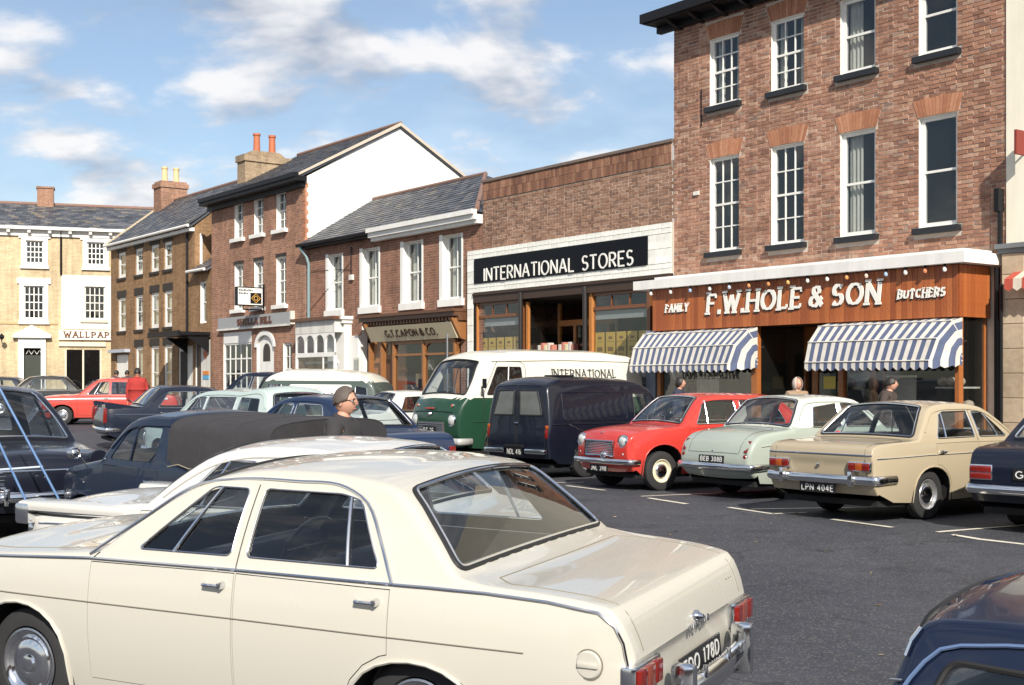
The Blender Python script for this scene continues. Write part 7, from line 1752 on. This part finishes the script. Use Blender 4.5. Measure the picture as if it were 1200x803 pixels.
def signed_van():
    sp = dict(L=4.2, plan=[(0, .62), (.15, .76), (.6, .82), (3.9, .82), (4.2, .74)], belt=[(0, 1.1), (4.2, 1.1)], cw=.8, tuck=.06, shoulder=.01, tumble=.12, barrel=.08, fa=.8, ra=3.2, arch=(.38, .37), archz=(.70, .66), archpow=.6, tyre=.32, track=1.35, rim=.58,
              cowl=(.85, 1.12), header=(1.2, 1.72), rheader=(4.08, 1.7), rbase=(4.18, 1.15), sill=.28, step=.1)
    sp['outline'] = [(.1, .34, .05, .04), (0, .6, .07, .06), (.02, .85, .08, .06), (.2, 1.0, .08, .05), (.84, 1.11, .06, .05, 's'), (1.02, 1.45, .07, .06), (1.2, 1.74, .11, .05), (1.5, 1.88, .13, .05), (2.3, 1.93, .13, .05), (3.3, 1.89, .13, .05), (3.9, 1.76, .12, .05), (4.1, 1.55, .1, .04), (4.18, 1.1, .07, .03), (4.2, .6, .05, .02), (4.14, .38, .05, .02)]
    col = paint('grey_green_enamel', (.06, .085, .075), .35, .1)
    c = build_car('signed_van', 'grey-green van with white domed roof and white signboard along its side', sp, col, [[(1.12, 1.15), (1.62, 1.15), (1.62, 1.58), (1.26, 1.58)], [(3.62, 1.2), (3.95, 1.2), (3.92, 1.5), (3.62, 1.55)]], (.84, .8), [], cat='van', trim=M_dullmetal, rails=False, rear_screen=False, inter=(1.5, None, 1.05), two_tone=(lambda p, n: p.z > 1.66, VWHITE))
    sb = roundpoly([(1.85, 1.06), (3.52, 1.06), (3.52, 1.58), (1.85, 1.58)], .06); so = c.side_panel('signboard', sb, simple('signboard_white', (.76, .75, .70), .4), off=.012)
    M = Matrix.Translation((0, -(c.S(2.6, 1.2) + .018), 1.2)) @ Matrix.Rotation(R(-8), 4, 'X') @ Matrix.Translation((0, 0, -1.2))
    text(so[0], '36-86 & 80P', 2.1, 3.3, 1.14, .24, 0, M_black, .05, .003, single=True, name='lettering', M=M); text(so[0], 'BROMLEY S CHAP', 1.98, 2.7, 1.47, .055, 0, simple('faded_ink', (.45, .42, .38), .6), .01, .003, single=True, name='lettering', M=M)
    c.lamp('headlamp', .0, -.52, .75, .09, M_lens); c.lamp('headlamp', .0, .52, .75, .09, M_lens); c.bumper('front', .46, .1, .06, .3); c.bumper('rear', .46, .1, .05, .2)
    c.place(-5.3, 33.0, -14.0); return c
signed_van()

# ------------------------------------------------------------------ generic saloons of the period, each with its own proportions
def saloon(name, label, col, L=4.2, Wd=.79, H=1.46, wins2=True, fins=False, estate=False, two_tone=None, pos=(0, 30, 0), seat=None, group=None, wheelc=None, round_=.0, belt=.93, lamps='round', frontplate=None, rearplate=None, trims=True, boot=None, tyre=.30, dz=0, hood=None):
    h = H - .035; cow = (L * .29, belt + .03); hd = (L * .415, h - .07); rh = (L * .70, h - .06) if not estate else (L - .35, h - .05); rb = (L * .80, belt + .05) if not estate else (L - .08, belt + .04)
    dk = [(L * .84, belt + .02), (L * .92, belt + (.0 if not fins else .04)), (L * .975, belt - .03 + (.06 if fins else 0))] if not estate else [(L - .05, belt - .05)]
    if boot: dk = boot
    sp = dict(L=L, plan=[(0, Wd - .14), (.12, Wd - .06), (.6, Wd - .015), (L * .5, Wd), (L * .8, Wd - .015), (L - .15, Wd - .05), (L, Wd - .12)], belt=[(0, belt - .1), (L * .3, belt), (L * .8, belt + .01), (L, belt - .04)], cw=.6, tuck=.09, shoulder=.03, tumble=.33, barrel=.2,
              fa=L * .175, ra=L * .765, arch=(.37, .36), archz=(.66, .60), archpow=.6, tyre=tyre, track=2 * Wd - .28, rim=.58, cowl=cow, header=hd, rheader=rh, rbase=rb, sill=.23, step=.09, ibelt=belt - .06)
    rf = .06 + round_
    sp['outline'] = prof([(.08, .31), (.015, .45), (0, .6), (.02, belt - .16), (.08, belt - .09), (.2, belt - .06), (L * .15, belt - .02), (L * .24, belt + .01)], cow, hd, [(L * .46, h - .025), (L * .55, h), ((rh[0] + L * .55) / 2, h - .01)], rh, rb, dk, [(L - .02, belt - .18), (L, .6), (L - .03, .44), (L - .1, .33)], rr=rf, rd=.03)
    w0, wt = belt + .035, h - .105; m = L * .515
    fw = [(cow[0] + .28, w0), (m - .04, w0 + .005), (m - .04, wt), (hd[0] + .08, wt)]
    rw = [(m + .04, w0 + .005), (rb[0] - .32, w0), (rh[0] - .14, wt - .02), (m + .04, wt)] if not estate else [(m + .04, w0), (L * .735, w0), (L * .73, wt), (m + .04, wt)]
    ws = [fw, rw] + ([[(L * .765, w0), (L - .35, w0), (L - .48, wt - .02), (L * .765, wt)]] if estate else [])
    c = build_car(name, label, sp, col, ws, (.85, .81), [(L * .28, m - .004), (m + .004, L * .73)], handles=.1, inter=(L * .45, L * .64, L * .35), two_tone=two_tone, seat=seat, group=group, wcol=wheelc, trim=M_chrome,
                  belt_trim=[([(.15, belt - .17), (L * .3, belt - .12), (L * .7, belt - .12), (L * .95, belt - .14)], .007, M_chrome)] if trims else [], quarter=[(fw[0][0] + .2, w0, fw[3][0] + .06, wt)])
    for sg in (-1, 1):
        c.lamp('headlamp', .01, sg * (Wd - .2), belt - .23, .085, M_lens, hood=True)
        if fins:
            MB().prism([(L * .72, belt - .02), (L - .03, belt + .0), (L - .0, belt + .12), (L - .06, belt + .13)], sg * (Wd - .09) - .02, sg * (Wd - .09) + .02).build('tail_fin', col, c.root); MB().bbox(L - .06, L + .02, sg * (Wd - .12) - .03, sg * (Wd - .12) + .03, .62, belt + .0, .012).build('tail_lamp', M_red, c.root, True)
        else: MB().bbox(L - .06, L + .015, *sorted((sg * (Wd - .24), sg * (Wd - .13))), .60, .74, .012).build('tail_lamp', M_red, c.root, True)
    slat_grille(c, -.03, -Wd + .36, Wd - .36, .50, belt - .2, 6)
    c.bumper('front', .45, .1, .07, .35, overr=(-.35, .35)); c.bumper('rear', .46, .1, .06, .35)
    if rearplate: c.plate('rear', .56, rearplate, .5, .11)
    if frontplate: c.plate('front', .40, frontplate, .5, .11, off=.09)
    c.place(*pos, dz=dz); return c
SLV = paint('silver_white_enamel', (.58, .57, .54), .3, .06); BLU = paint('mid_blue_enamel', (.010, .024, .066), .28, .06); DKB = paint('dark_blue_enamel', (.006, .011, .026), .28, .07); BLK = paint('black_enamel', (.010, .010, .011), .28, .07)
PGB = paint('pale_grey_green_enamel', (.42, .50, .48), .3, .06); RED2 = paint('coral_red_enamel', (.52, .055, .04), .3, .05); WHT = paint('white_enamel', (.66, .66, .62), .32, .06)

c = saloon('grey_white_saloon', 'low grey-white saloon with chrome-tipped square wings parked beyond the cream saloon', SLV, L=4.1, Wd=.79, H=1.37, belt=.88, pos=(-1.62, 9.5, -25.0), rearplate=None)
for sg in (-1, 1):
    MB().bbox(-.04, .10, *sorted((sg * .56, sg * .785)), .70, .86, .03).build('wing_tip', M_chrome, c.root, True)
    MB().bbox(-.02, 1.0, *sorted((sg * .55, sg * .775)), .80, .875, .03).build('wing_crown', SLV, c.root, True)
c.side_ring('waist_stripe', [(.1, .775), (1.2, .79), (3.1, .80), (3.95, .77)], M_rubber, .009, .004, closed=False)
saloon('estate_car', 'pale grey-green estate car with dark side windows behind the pickup', PGB, L=4.3, Wd=.80, H=1.52, estate=True, belt=1.0, pos=(-4.75, 22.0, -48.0))
saloon('blue_saloon', 'mid blue saloon behind the standing man', BLU, L=4.1, Wd=.78, H=1.46, belt=.92, pos=(-2.8, 18.8, -44.0), boot=[(3.6, .93), (3.95, .90), (4.02, .86)])
saloon('finned_saloon', 'dark blue saloon with small tail fins parked beside the coral red car', DKB, L=4.45, Wd=.82, H=1.52, fins=True, belt=.96, pos=(-7.6, 31.0, -152.0))
c = saloon('coral_saloon', 'coral red saloon with a white side flash among the far cars', RED2, L=4.3, Wd=.80, H=1.50, belt=.93, pos=(-13.1, 41.5, 8.0), two_tone=None, wheelc=simple('silver_rim', (.55, .55, .55), .3, .8))
c.side_panel('white_flash', [(.25, .80), (2.0, .80), (4.0, .80), (4.0, .85), (2.0, .86), (.25, .84)], WHT, off=.004)
saloon('black_saloon', 'black saloon parked beyond the coral red car', BLK, L=4.3, Wd=.80, H=1.52, belt=.95, pos=(-17.6, 47.5, 20.0))
saloon('dark_blue_saloon', 'dark blue saloon far left in front of the pedimented door', DKB, L=4.4, Wd=.80, H=1.5, belt=.95, pos=(-20.7, 51.0, 8.0))
saloon('white_topped_saloon', 'dark saloon with white roof at the far left edge', BLK, L=4.3, Wd=.80, H=1.54, belt=.95, pos=(-23.9, 53.5, 0.0), two_tone=(lambda p, n: p.z > 1.42, WHT))
saloon('white_small_car', 'small white saloon with its tail out just left of the bottle green van', WHT, L=3.8, Wd=.74, H=1.46, belt=.93, pos=(-2.15, 29.6, -143.0))
saloon('dark_estate', 'dark blue estate half hidden left of the white-roofed van', DKB, L=4.2, Wd=.80, H=1.9, estate=True, belt=1.25, pos=(-7.0, 35.5, -30.0))
c = saloon('upright_saloon', 'tall dark blue saloon with chrome headlamps at the left edge behind the blue trestle', paint('blue_black_enamel', (.007, .009, .018), .26, .08), L=4.3, Wd=.82, H=1.60, belt=.92, round_=.06, tyre=.33, pos=(-6.05, 14.8, 126.0), wheelc=simple('cream_wheel', (.66, .60, .44), .4))
for sg in (-1, 1): MB().lathe([(0, .34), (.05, .3), (.10, .15), (.12, 0), (.11, -.02), (0, -.02)], 16, 'x', (-.0, sg * .62, .80)).build('headlamp_pod', c.m, c.root, True)

def pickup():
    sp = dict(L=3.45, lip=.012, plan=[(0, .56), (.1, .64), (.4, .69), (1.5, .715), (3.2, .70), (3.45, .66)], belt=[(0, .82), (.9, .92), (3.45, .92)], cw=.6, tuck=.08, shoulder=.02, tumble=.26, barrel=.15, fa=.55, ra=2.65, arch=(.34, .33), archz=(.60, .56), archpow=.6, tyre=.27, track=1.2, rim=.58,
              cowl=(.86, .95), header=(1.22, 1.32), rheader=(1.95, 1.33), rbase=(2.04, .98), rsw=(.7, .7), sill=.22, step=.07)
    sp['outline'] = [(.1, .30, .05, .03), (.02, .45, .05, .04), (.0, .6, .07, .05), (.04, .74, .08, .05), (.14, .81, .07, .05), (.45, .87, .06, .05), (.85, .945, .05, .05, 's'), (1.03, 1.15, .05, .06), (1.22, 1.32, .07, .05), (1.4, 1.37, .08, .04), (1.7, 1.385, .08, .04), (1.92, 1.36, .07, .03), (2.0, 1.2, .05, .02), (2.04, .98, .03, .01, 's'), (2.3, .93, .02, .0), (3.3, .92, .02, .0), (3.42, .88, .03, .0), (3.45, .6, .03, .01), (3.40, .34, .04, .01)]
    col = paint('deep_blue_enamel', (.006, .013, .032), .26, .06)
    c = build_car('pickup', 'deep blue pickup with dark canvas tilt over its bed facing left', sp, col, [[(1.02, .965), (1.78, .97), (1.78, 1.28), (1.26, 1.28)]], (.84, .8), [(.92, 1.86)], cat='pickup', handles=.12, inter=(1.5, None, 1.1), trim=None, quarter=[(1.38, .97, 1.38, 1.28)], rails=True)
    # canvas tilt on hoops
    mc = simple('dark_canvas', (.032, .030, .034), .9, 0, .35, 7, .5); vs = []; fs = []; ns, nw = 14, 13
    half = [(0, 1.405), (.2, 1.402), (.4, 1.39), (.52, 1.372), (.59, 1.345), (.625, 1.31), (.645, 1.26), (.665, 1.1), (.675, .93)]
    sec = [(-y, z) for y, z in half[:0:-1]] + half; nw = len(sec); ns = 24
    for i in range(ns + 1):      # taut between hoops, a little slack in the bays
        u = i / ns; a = 1.985 + (3.43 - 1.985) * u; sag = .009 * math.sin(u * math.pi * 3) ** 2
        for (y, z) in sec: vs.append((a, y * (1 - sag * .9 * (z < 1.3)), z - sag * (z > 1.3)))
    for i in range(ns):
        for k in range(nw - 1): j = i * nw + k; fs.append((j, j + 1, j + nw + 1, j + nw))
    fs.append(tuple(range(nw))); fs.append(tuple(ns * nw + k for k in range(nw)))
    o = mesh_obj('canvas_tilt', vs, fs, mc, c.root, True, 50)
    for u in (0, 1 / 3, 2 / 3, 1):
        aa = 1.985 + 1.445 * u; MB().tube([(aa, y * 1.002, z + .001) for y, z in sec], .005, 5).build('hoop_seam', mc, o, True)
    for sg in (-1, 1):
        MB().tube([(2.0 + k * .17, sg * .685, .95 + .03 * (k % 2)) for k in range(9)], .005, 5).build('lashing_rope', simple('rope', (.3, .26, .2), .9), o)
    for sg in (-1, 1): c.lamp('headlamp', .015, sg * .47, .665, .085, M_lens); c.lamp('side_lamp', .02, sg * .48, .53, .03, M_amber); MB().bbox(3.42, 3.47, *sorted((sg * .52, sg * .62)), .55, .72, .012).build('tail_lamp', M_red, c.root, True)
    slat_grille(c, -.02, -.3, .3, .42, .58, 5); c.bumper('front', .36, .08, .06, .2, w=.66); c.bumper('rear', .38, .08, .05, .2, w=.66)
    MB().tube([c.side(.62, .86, 0, -1), c.side(.60, .98, .10, -1)], .007, 5).build('mirror_arm', M_chrome, c.root); c.lamp('wing_mirror', .60, -.80, 1.0, .05, M_chrome, 1)
    c.place(-2.92, 12.25, -42.0); return c
pickup()
def corner_car():
    sp = dict(L=3.1, plan=[(0, .56), (.1, .64), (.4, .69), (1.5, .72), (2.8, .70), (3.1, .64)], belt=[(0, .82), (.8, .90), (3.1, .90)], cw=.6, tuck=.08, shoulder=.02, tumble=.22, barrel=.25, fa=.5, ra=2.55, arch=(.34, .33), archz=(.60, .56), archpow=.6, tyre=.26, track=1.22, rim=.58,
              cowl=(.74, .93), header=(1.10, 1.30), rheader=(2.72, 1.318), rbase=(2.86, .95), rsw=(.7, .74), sill=.22, step=.05)
    sp['outline'] = prof([(.1, .30), (.02, .45), (0, .6), (.04, .74), (.14, .80), (.4, .86), (.62, .91)], sp['cowl'], sp['header'], [(1.28, 1.335), (1.7, 1.35), (2.3, 1.348), (2.6, 1.338)], sp['rheader'], sp['rbase'], [(2.96, .9), (3.02, .8)], [(3.08, .65), (3.1, .5), (3.05, .36)], rr=.035)
    col = paint('gloss_navy_enamel', (.006, .012, .034), .2, .03)
    c = build_car('navy_small_car', 'glossy navy small car at the bottom right corner showing only its roof and door window', sp, col, [[(1.06, .965), (1.74, .965), (1.74, 1.235), (1.22, 1.235)], [(1.84, .965), (2.74, .965), (2.63, 1.235), (1.84, 1.235)]], (.84, .82), [(.80, 1.79)], handles=.12, inter=(1.45, 2.2, 1.0), trim=M_rubber, quarter=[(1.20, .965, 1.28, 1.235)], rails=False, step=.05)
    c.side_ring('drip_rail', catm2([(.80, .93), (.98, 1.12), (1.10, 1.235), (1.2, 1.272), (1.4, 1.283), (1.9, 1.289), (2.55, 1.287), (2.66, 1.262), (2.73, 1.18), (2.81, .96)]), simple('bright_rail', (.16, .24, .42), .25, .4), .006, .010, closed=False)
    for sg in (-1, 1): MB().tube([c.side(2.725, 1.305, .004, sg), c.side(2.745, 1.27, .006, sg), c.side(2.755, 1.23, .004, sg)], .007, 6).build('pillar_trim', M_chrome, c.root); [MB().tube([c.side(2.75, zc, .010, sg), c.side(2.785, zc - .004, .008, sg)], .0035, 5).build('pillar_clip', M_chrome, c.root) for zc in (1.17, 1.135)]
    for sg in (-1, 1): c.lamp('headlamp', .015, sg * .47, .665, .085, M_lens)
    c.bumper('front', .38, .08, .06, .2); c.bumper('rear', .38, .08, .05, .2); slat_grille(c, -.02, -.3, .3, .42, .58, 5)
    c.place(2.345, 3.03, 137.0, -.02); return c
corner_car()

# ------------------------------------------------------------------ blue trestle at the left edge
def trestle():
    m = simple('blue_tube_paint', (.07, .16, .34), .4, 0, .2, 6, 0, .2)
    y0 = 11.9; t = empty('trestle', (at(20, 600, y0).x, y0, gz(-4, y0))); tag(t, 'blue tubular steel trestle frame leaning at the left edge', 'trestle')
    o = Vector(t.location)
    for dy in (0.0,):
        A = at(-14, 430, y0); B = at(72, 592, y0); d = (B - A); k = (gz(0, y0) - A.z) / d.z; B = A + d * k
        A2 = at(-10, 500, y0); B2 = at(36, 600, y0); d2 = B2 - A2; B2 = A2 + d2 * ((gz(0, y0) - A2.z) / d2.z); A2 = A2 - d2 * .1
        for (p, q) in ((A, B), (A2, B2)): MB().tube([p - o + Vector((0, dy, 0)), q - o + Vector((0, dy, .012))], .012, 8).build('leg', m, t, True)
    c0 = at(-20, 552, y0); c1 = at(50, 547, y0); MB().tube([c0 - o, c1 - o], .010, 8).build('crossbar', simple('pale_blue_tube', (.45, .52, .6), .4), t, True)
trestle()

# ================================================================== PEOPLE
def skin_mesh(verts, edges, radii, root=0, sub=2):
    """Grow a continuous surface round a skeleton and return plain mesh data."""
    me = bpy.data.meshes.new('skel'); me.from_pydata(verts, edges, []); o = bpy.data.objects.new('skel', me); COL.objects.link(o)
    o.modifiers.new('skin', 'SKIN').use_smooth_shade = True
    for i, r in enumerate(radii): me.skin_vertices[0].data[i].radius = r if isinstance(r, tuple) else (r, r)
    me.skin_vertices[0].data[root].use_root = True
    s = o.modifiers.new('sub', 'SUBSURF'); s.levels = sub; s.render_levels = sub
    bpy.context.view_layer.update(); dg = bpy.context.evaluated_depsgraph_get(); ev = o.evaluated_get(dg); m2 = ev.to_mesh()
    vs = [tuple(v.co) for v in m2.vertices]; fs = [tuple(p.vertices) for p in m2.polygons]; ev.to_mesh_clear()
    bpy.data.objects.remove(o); bpy.data.meshes.remove(me); return vs, fs
def chain(V, E, Rr, start, pts):
    for p, r in pts: V.append(p); Rr.append(r); E.append((start, len(V) - 1)); start = len(V) - 1
    return start
M_skin = simple('skin', (.50, .27, .19), .5, 0, .08, 12); M_lip = simple('lip', (.40, .14, .11), .5); M_eyew = simple('eye_white', (.7, .68, .64), .3); M_iris = simple('iris', (.03, .025, .02), .2)
def person(label, loc, face_deg, H=1.70, coat=None, legs=None, hair=None, kind='short', glasses=False, lean=0.0, arm=0.0, group=None, look=0.0, fuller=1.0, bald=False):
    """Standing figure; local -y is forwards. arm: how far the forearms are raised."""
    k = H / 1.72; t = tag(empty('person', (loc[0], loc[1], gz(loc[0], loc[1]) if len(loc) < 3 else loc[2]), R(face_deg)), label, 'person', group)
    S = lambda x, y, z: (x * k, (y - lean * max(0, z - .9)) * k, z * k)
    def skeleton(g, torso=True, arms=True, legs_=True, hands=True, neck=True):
        V, E, Q = [], [], []
        V.append(S(0, 0, .96)); Q.append((.145 * g * k * fuller, .11 * g * k * fuller))
        ch = chain(V, E, Q, 0, [(S(0, .01, 1.12), (.135 * g * k * fuller, .10 * g * k * fuller)), (S(0, .0, 1.30), (.165 * g * k * fuller, .115 * g * k * fuller)), (S(0, .01, 1.40), (.13 * g * k, .09 * g * k))]) if torso else 0
        if torso and neck: chain(V, E, Q, ch, [(S(0, .0, 1.47), .058 * k * g)] + ([(S(0, -.01, 1.54), .055 * k)] if g == 1 else []))
        if arms:
            for sg in (-1, 1):
                sh = chain(V, E, Q, ch, [(S(sg * .17, .01, 1.405), .062 * g * k), (S(sg * .225, .02, 1.25), .052 * g * k), (S(sg * .245, .04, 1.10), .045 * g * k)])
                ez = 1.10; fy, fz = -.25 * math.sin(arm) - .03, -.25 * math.cos(arm)
                w = chain(V, E, Q, sh, [(S(sg * .24, .04 + fy * .5, ez + fz * .5), .042 * g * k), (S(sg * .23, .04 + fy, ez + fz), .031 * g * k)])
                if hands:
                    d = Vector((0, fy + .03, fz)).normalized() if arm else Vector((0, -.12, -1)).normalized(); b = Vector((sg * .23, .04 + fy, ez + fz))
                    pm = chain(V, E, Q, w, [(S(*(b + d * .06)), (.036 * k, .018 * k))])
                    for f, (oy, L) in enumerate(((-.027, .075), (-.009, .085), (.009, .08), (.027, .062))):
                        p0 = b + d * .095 + Vector((0, oy, 0)); p1 = p0 + d * L * .5 + Vector((-sg * .008, 0, 0)); p2 = p0 + d * L * .9 + Vector((-sg * .028, 0, 0)); chain(V, E, Q, pm, [(S(*p0), .0095 * k), (S(*p1), .009 * k), (S(*p2), .007 * k)])
                    p0 = b + d * .035 + Vector((-sg * .01, -.035, 0)); chain(V, E, Q, w, [(S(*p0), .012 * k), (S(*(p0 + d * .05 + Vector((-sg * .01, -.02, 0)))), .009 * k)])
        if legs_:
            for sg in (-1, 1):
                chain(V, E, Q, 0, [(S(sg * .09, 0, .86), .088 * g * k), (S(sg * .10, -.01, .50), .058 * g * k), (S(sg * .10, .02, .30), .054 * g * k), (S(sg * .10, .03, .085), .038 * g * k)] + ([(S(sg * .105, -.06, .045), (.042 * k, .034 * k)), (S(sg * .11, -.16, .035), (.04 * k, .026 * k))] if g == 1 else []))
        return V, E, Q
    bv, bf = skin_mesh(*skeleton(1.0))
    # head: an egg with brow, nose, chin, ears and eyes
    c = Vector(S(0, -.02, 1.605)); nu, nv = 26, 20; hv = []; ex, ey, ez = .076 * k, .097 * k, .118 * k
    for j in range(nv + 1):
        th = math.pi * j / nv
        for i in range(nu):
            ph = 2 * math.pi * i / nu; x, y, z = math.sin(th) * math.sin(ph), -math.sin(th) * math.cos(ph), math.cos(th)
            front = max(0.0, -y); f = 1.0
            px, py, pz = x * ex, y * ey, z * ez
            if z < 0: px *= 1 - .22 * z * z; py *= 1 - .10 * z * z if y > 0 else 1 - .04 * z * z
            g = lambda u, v, s1, s2: math.exp(-((x - u) / s1) ** 2 - ((z - v) / s2) ** 2) * (1 if y < 0 else 0)
            py -= k * (.026 * g(0, -.16, .13, .16) + .012 * g(0, .02, .10, .2) + .008 * g(0, .2, .5, .10) + .010 * g(0, -.52, .25, .12) + .012 * g(0, -.82, .3, .14))
            py += k * (.009 * (g(.36, .05, .2, .12) + g(-.36, .05, .2, .12)) + .006 * g(0, -.66, .3, .05))
            hv.append(c + Vector((px, py, pz)))
    hf = [(j * nu + i, (j + 1) * nu + i, (j + 1) * nu + (i + 1) % nu, j * nu + (i + 1) % nu) for j in range(nv) for i in range(nu)]
    mb = MB(); mb.v = [tuple(v) for v in bv]; mb.f = list(bf); mats = [0] * len(bf); rot = Matrix.Translation(c) @ Matrix.Rotation(R(look), 4, 'Z') @ Matrix.Translation(-c)
    def addm(vs, fs, m): mb.add([rot @ Vector(v) for v in vs], fs); mats.extend([m] * len(fs))
    addm(hv, hf, 0)
    for sg in (-1, 1):
        m = MB().sphere((c.x + sg * ex * .98, c.y + .012 * k, c.z - .012 * k), .03 * k, 8, 6, (.35, .75, 1.1)); addm(m.v, m.f, 0)
        m = MB().sphere((c.x + sg * .030 * k, c.y - ey * .83, c.z + .006 * k), .0125 * k, 8, 6, (1.15, .7, .7)); addm(m.v, m.f, 2)
        m = MB().sphere((c.x + sg * .030 * k, c.y - ey * .83 - .007 * k, c.z + .006 * k), .0062 * k, 8, 6, (1, .6, 1)); addm(m.v, m.f, 3)
    m = MB().sphere((c.x, c.y - ey * .955, c.z - .063 * k), .02 * k, 8, 6, (1.2, .35, .42)); addm(m.v, m.f, 1)
    o = mesh_obj('body', mb.v, mb.f, [M_skin, M_lip, M_eyew, M_iris], t, True); o.data.polygons.foreach_set('material_index', mats)
    # clothes
    V, E, Q = skeleton(1.32, legs_=False, hands=False); V.append(S(0, 0, .80)); E.append((0, len(V) - 1)); Q.append((.17 * k * fuller, .13 * k * fuller))
    cv, cf = skin_mesh(V, E, Q); mesh_obj('coat', cv, cf, coat, t, True)
    MB().tube([Vector(S(.075 * math.cos(a), -.0 + .065 * math.sin(a), 1.465 + .02 * math.sin(a))) for a in [R(x) for x in range(0, 360, 24)]], .026 * k, 6, True).build('collar', coat, t, True)
    V, E, Q = skeleton(1.16, torso=False, arms=False); cv, cf = skin_mesh(V, E, Q); mesh_obj('trousers', cv, cf, legs or M_black, t, True)
    # hair or scarf
    if kind == 'scarf':
        m = MB(); vs = []; nn, mm = 20, 12
        for j in range(mm):
            th = R(4 + j * 13)
            for i in range(nn):
                ph = R(50 + 260 * i / (nn - 1)); vs.append(rot @ (c + Vector((math.sin(th) * math.sin(ph) * ex * 1.22, -math.sin(th) * math.cos(ph) * ey * 1.16, math.cos(th) * ez * 1.14))))
        m.add(vs, [(j * nn + i, j * nn + i + 1, (j + 1) * nn + i + 1, (j + 1) * nn + i) for j in range(mm - 1) for i in range(nn - 1)]); h = mesh_obj('headscarf', m.v, m.f, hair, t, True); h.modifiers.new('t', 'SOLIDIFY').thickness = .006
    else:
        vs = []; fs = []; nn, mm = 24, 11; low = 100 if kind == 'short' else 128
        for j in range(mm):
            for i in range(nn):
                ph = 2 * math.pi * i / nn; back = (1 - math.cos(ph)) / 2; lim = 44 + (low - 44) * min(1, back * 2.0) ** .9 + (7 * math.sin(i * 2.3) + 5 * math.sin(i * 5.1)) * (j / (mm - 1)); th = R(lim * j / (mm - 1)); q = 1.025 + .045 * rnd.random()
                if bald and j < 7: q = .94
                vs.append(rot @ (c + Vector((math.sin(th) * math.sin(ph) * ex * q * 1.02, -math.sin(th) * math.cos(ph) * ey * q, math.cos(th) * ez * q))))
        fs = [(j * nn + i, j * nn + (i + 1) % nn, (j + 1) * nn + (i + 1) % nn, (j + 1) * nn + i) for j in range(mm - 1) for i in range(nn)]
        h = mesh_obj('hair', vs, fs, hair, t, True); md = h.modifiers.new('t', 'SOLIDIFY'); md.thickness = .012; md.offset = -1
    if glasses:
        g = MB()
        for sg in (-1, 1):
            e = c + Vector((sg * .031 * k, -ey * 1.03, .006 * k)); g.tube([rot @ (e + Vector((.026 * k * math.cos(a), 0, .02 * k * math.sin(a)))) for a in [R(x) for x in range(0, 360, 30)]], .0035, 5, True); g.tube([rot @ (e + Vector((sg * .026 * k, 0, .006))), rot @ (c + Vector((sg * ex * 1.06, .01 * k, .012 * k)))], .003, 5)
        g.tube([rot @ (c + Vector((-.006 * k, -ey * 1.06, .008 * k))), rot @ (c + Vector((.006 * k, -ey * 1.06, .008 * k)))], .003, 5); g.build('glasses', M_rubber, t, True)
    return t
HD = simple('dark_hair', (.018, .014, .012), .5, 0, .4, 40, .5); HB = simple('brown_hair', (.06, .035, .02), .55, 0, .4, 40, .5)
CL = lambda n, c: simple(n, c, .9, 0, .2, 9, .3)
m0 = at(402, 455, 10.75)
person('man with glasses in a dark coat standing among the parked cars', (m0.x, m0.y), 78, m0.z - gz(m0.x, m0.y) + .0, CL('charcoal_coat', (.035, .033, .036)), None, simple('greying_hair', (.09, .07, .058), .6, 0, .5, 45, .6), kind='short', glasses=True, arm=1.0, look=-6, fuller=1.15)
w0 = T.w(T.x(934, 1.9), -1.9)
person('woman in a pale headscarf outside the butcher doorway', (w0.x, w0.y, .105), 10, 1.60, CL('tan_coat', (.28, .2, .13)), CL('brown_skirt', (.08, .06, .05)), CL('headscarf_cloth', (.52, .44, .38)), kind='scarf', look=10)
w1 = T.w(T.x(796, 2.2), -2.2)
person('dark-haired person in navy passing the left shop window', (w1.x, w1.y, .105), 70, 1.62, CL('navy_jacket', (.03, .035, .06)), CL('grey_cloth', (.12, .12, .12)), HD, kind='long')
w2 = T.w(T.x(1038, 2.0), -2.0)
person('dark-haired person stooping outside the right shop window', (w2.x, w2.y, .105), 55, 1.60, CL('dark_brown_coat', (.06, .045, .04)), CL('grey_cloth', (.12, .12, .12)), HD, kind='short', lean=.12, look=25)
r0 = at(161, 431, 36.0)
person('person in a red jumper seen from behind among the far cars', (r0.x, r0.y), 195, r0.z - gz(r0.x, r0.y) - .02, CL('red_wool', (.34, .03, .025)), CL('grey_cloth', (.12, .12, .12)), HD, fuller=1.25)
for px, lab in ((136, 'dark-haired person beyond the coral red car, further from the red jumper'), (149, 'dark-haired person beyond the coral red car, next to the red jumper')):
    q = at(px, 434.5, 50.0); person(lab, (q.x, q.y), 150 if px < 140 else 200, max(1.5, q.z - gz(q.x, q.y)), CL('navy_jacket', (.03, .035, .06)), None, HD)

# ------------------------------------------------------------------ other side of the square: unseen terrace added for reflections in glass and paint
def opposite():
    pl = Plane((30.0, -34.0), (-1.0, -0.12))
    b = Bld('opposite_terrace', 'unseen long brick terrace added behind the viewpoint for reflections', 'building', pl, 0)
    wall(b, 'wall', densify(rect(0, 64, -.5, 7.6), 8), [], M_bfar2)
    for k in range(16):
        x = 1.5 + k * 4; window(b, x, x + 1.1, 4.4, 6.2, -.04, 2, 4, sash=True); b.part(MB().box(x - .4, x + 2.4, -.06, .0, .6, 3.0), 'shop_window', M_dim)
    roof_base(b, 0, 64, [(-.3, 7.6), (4, 10.2), (8, 7.6)])
opposite()
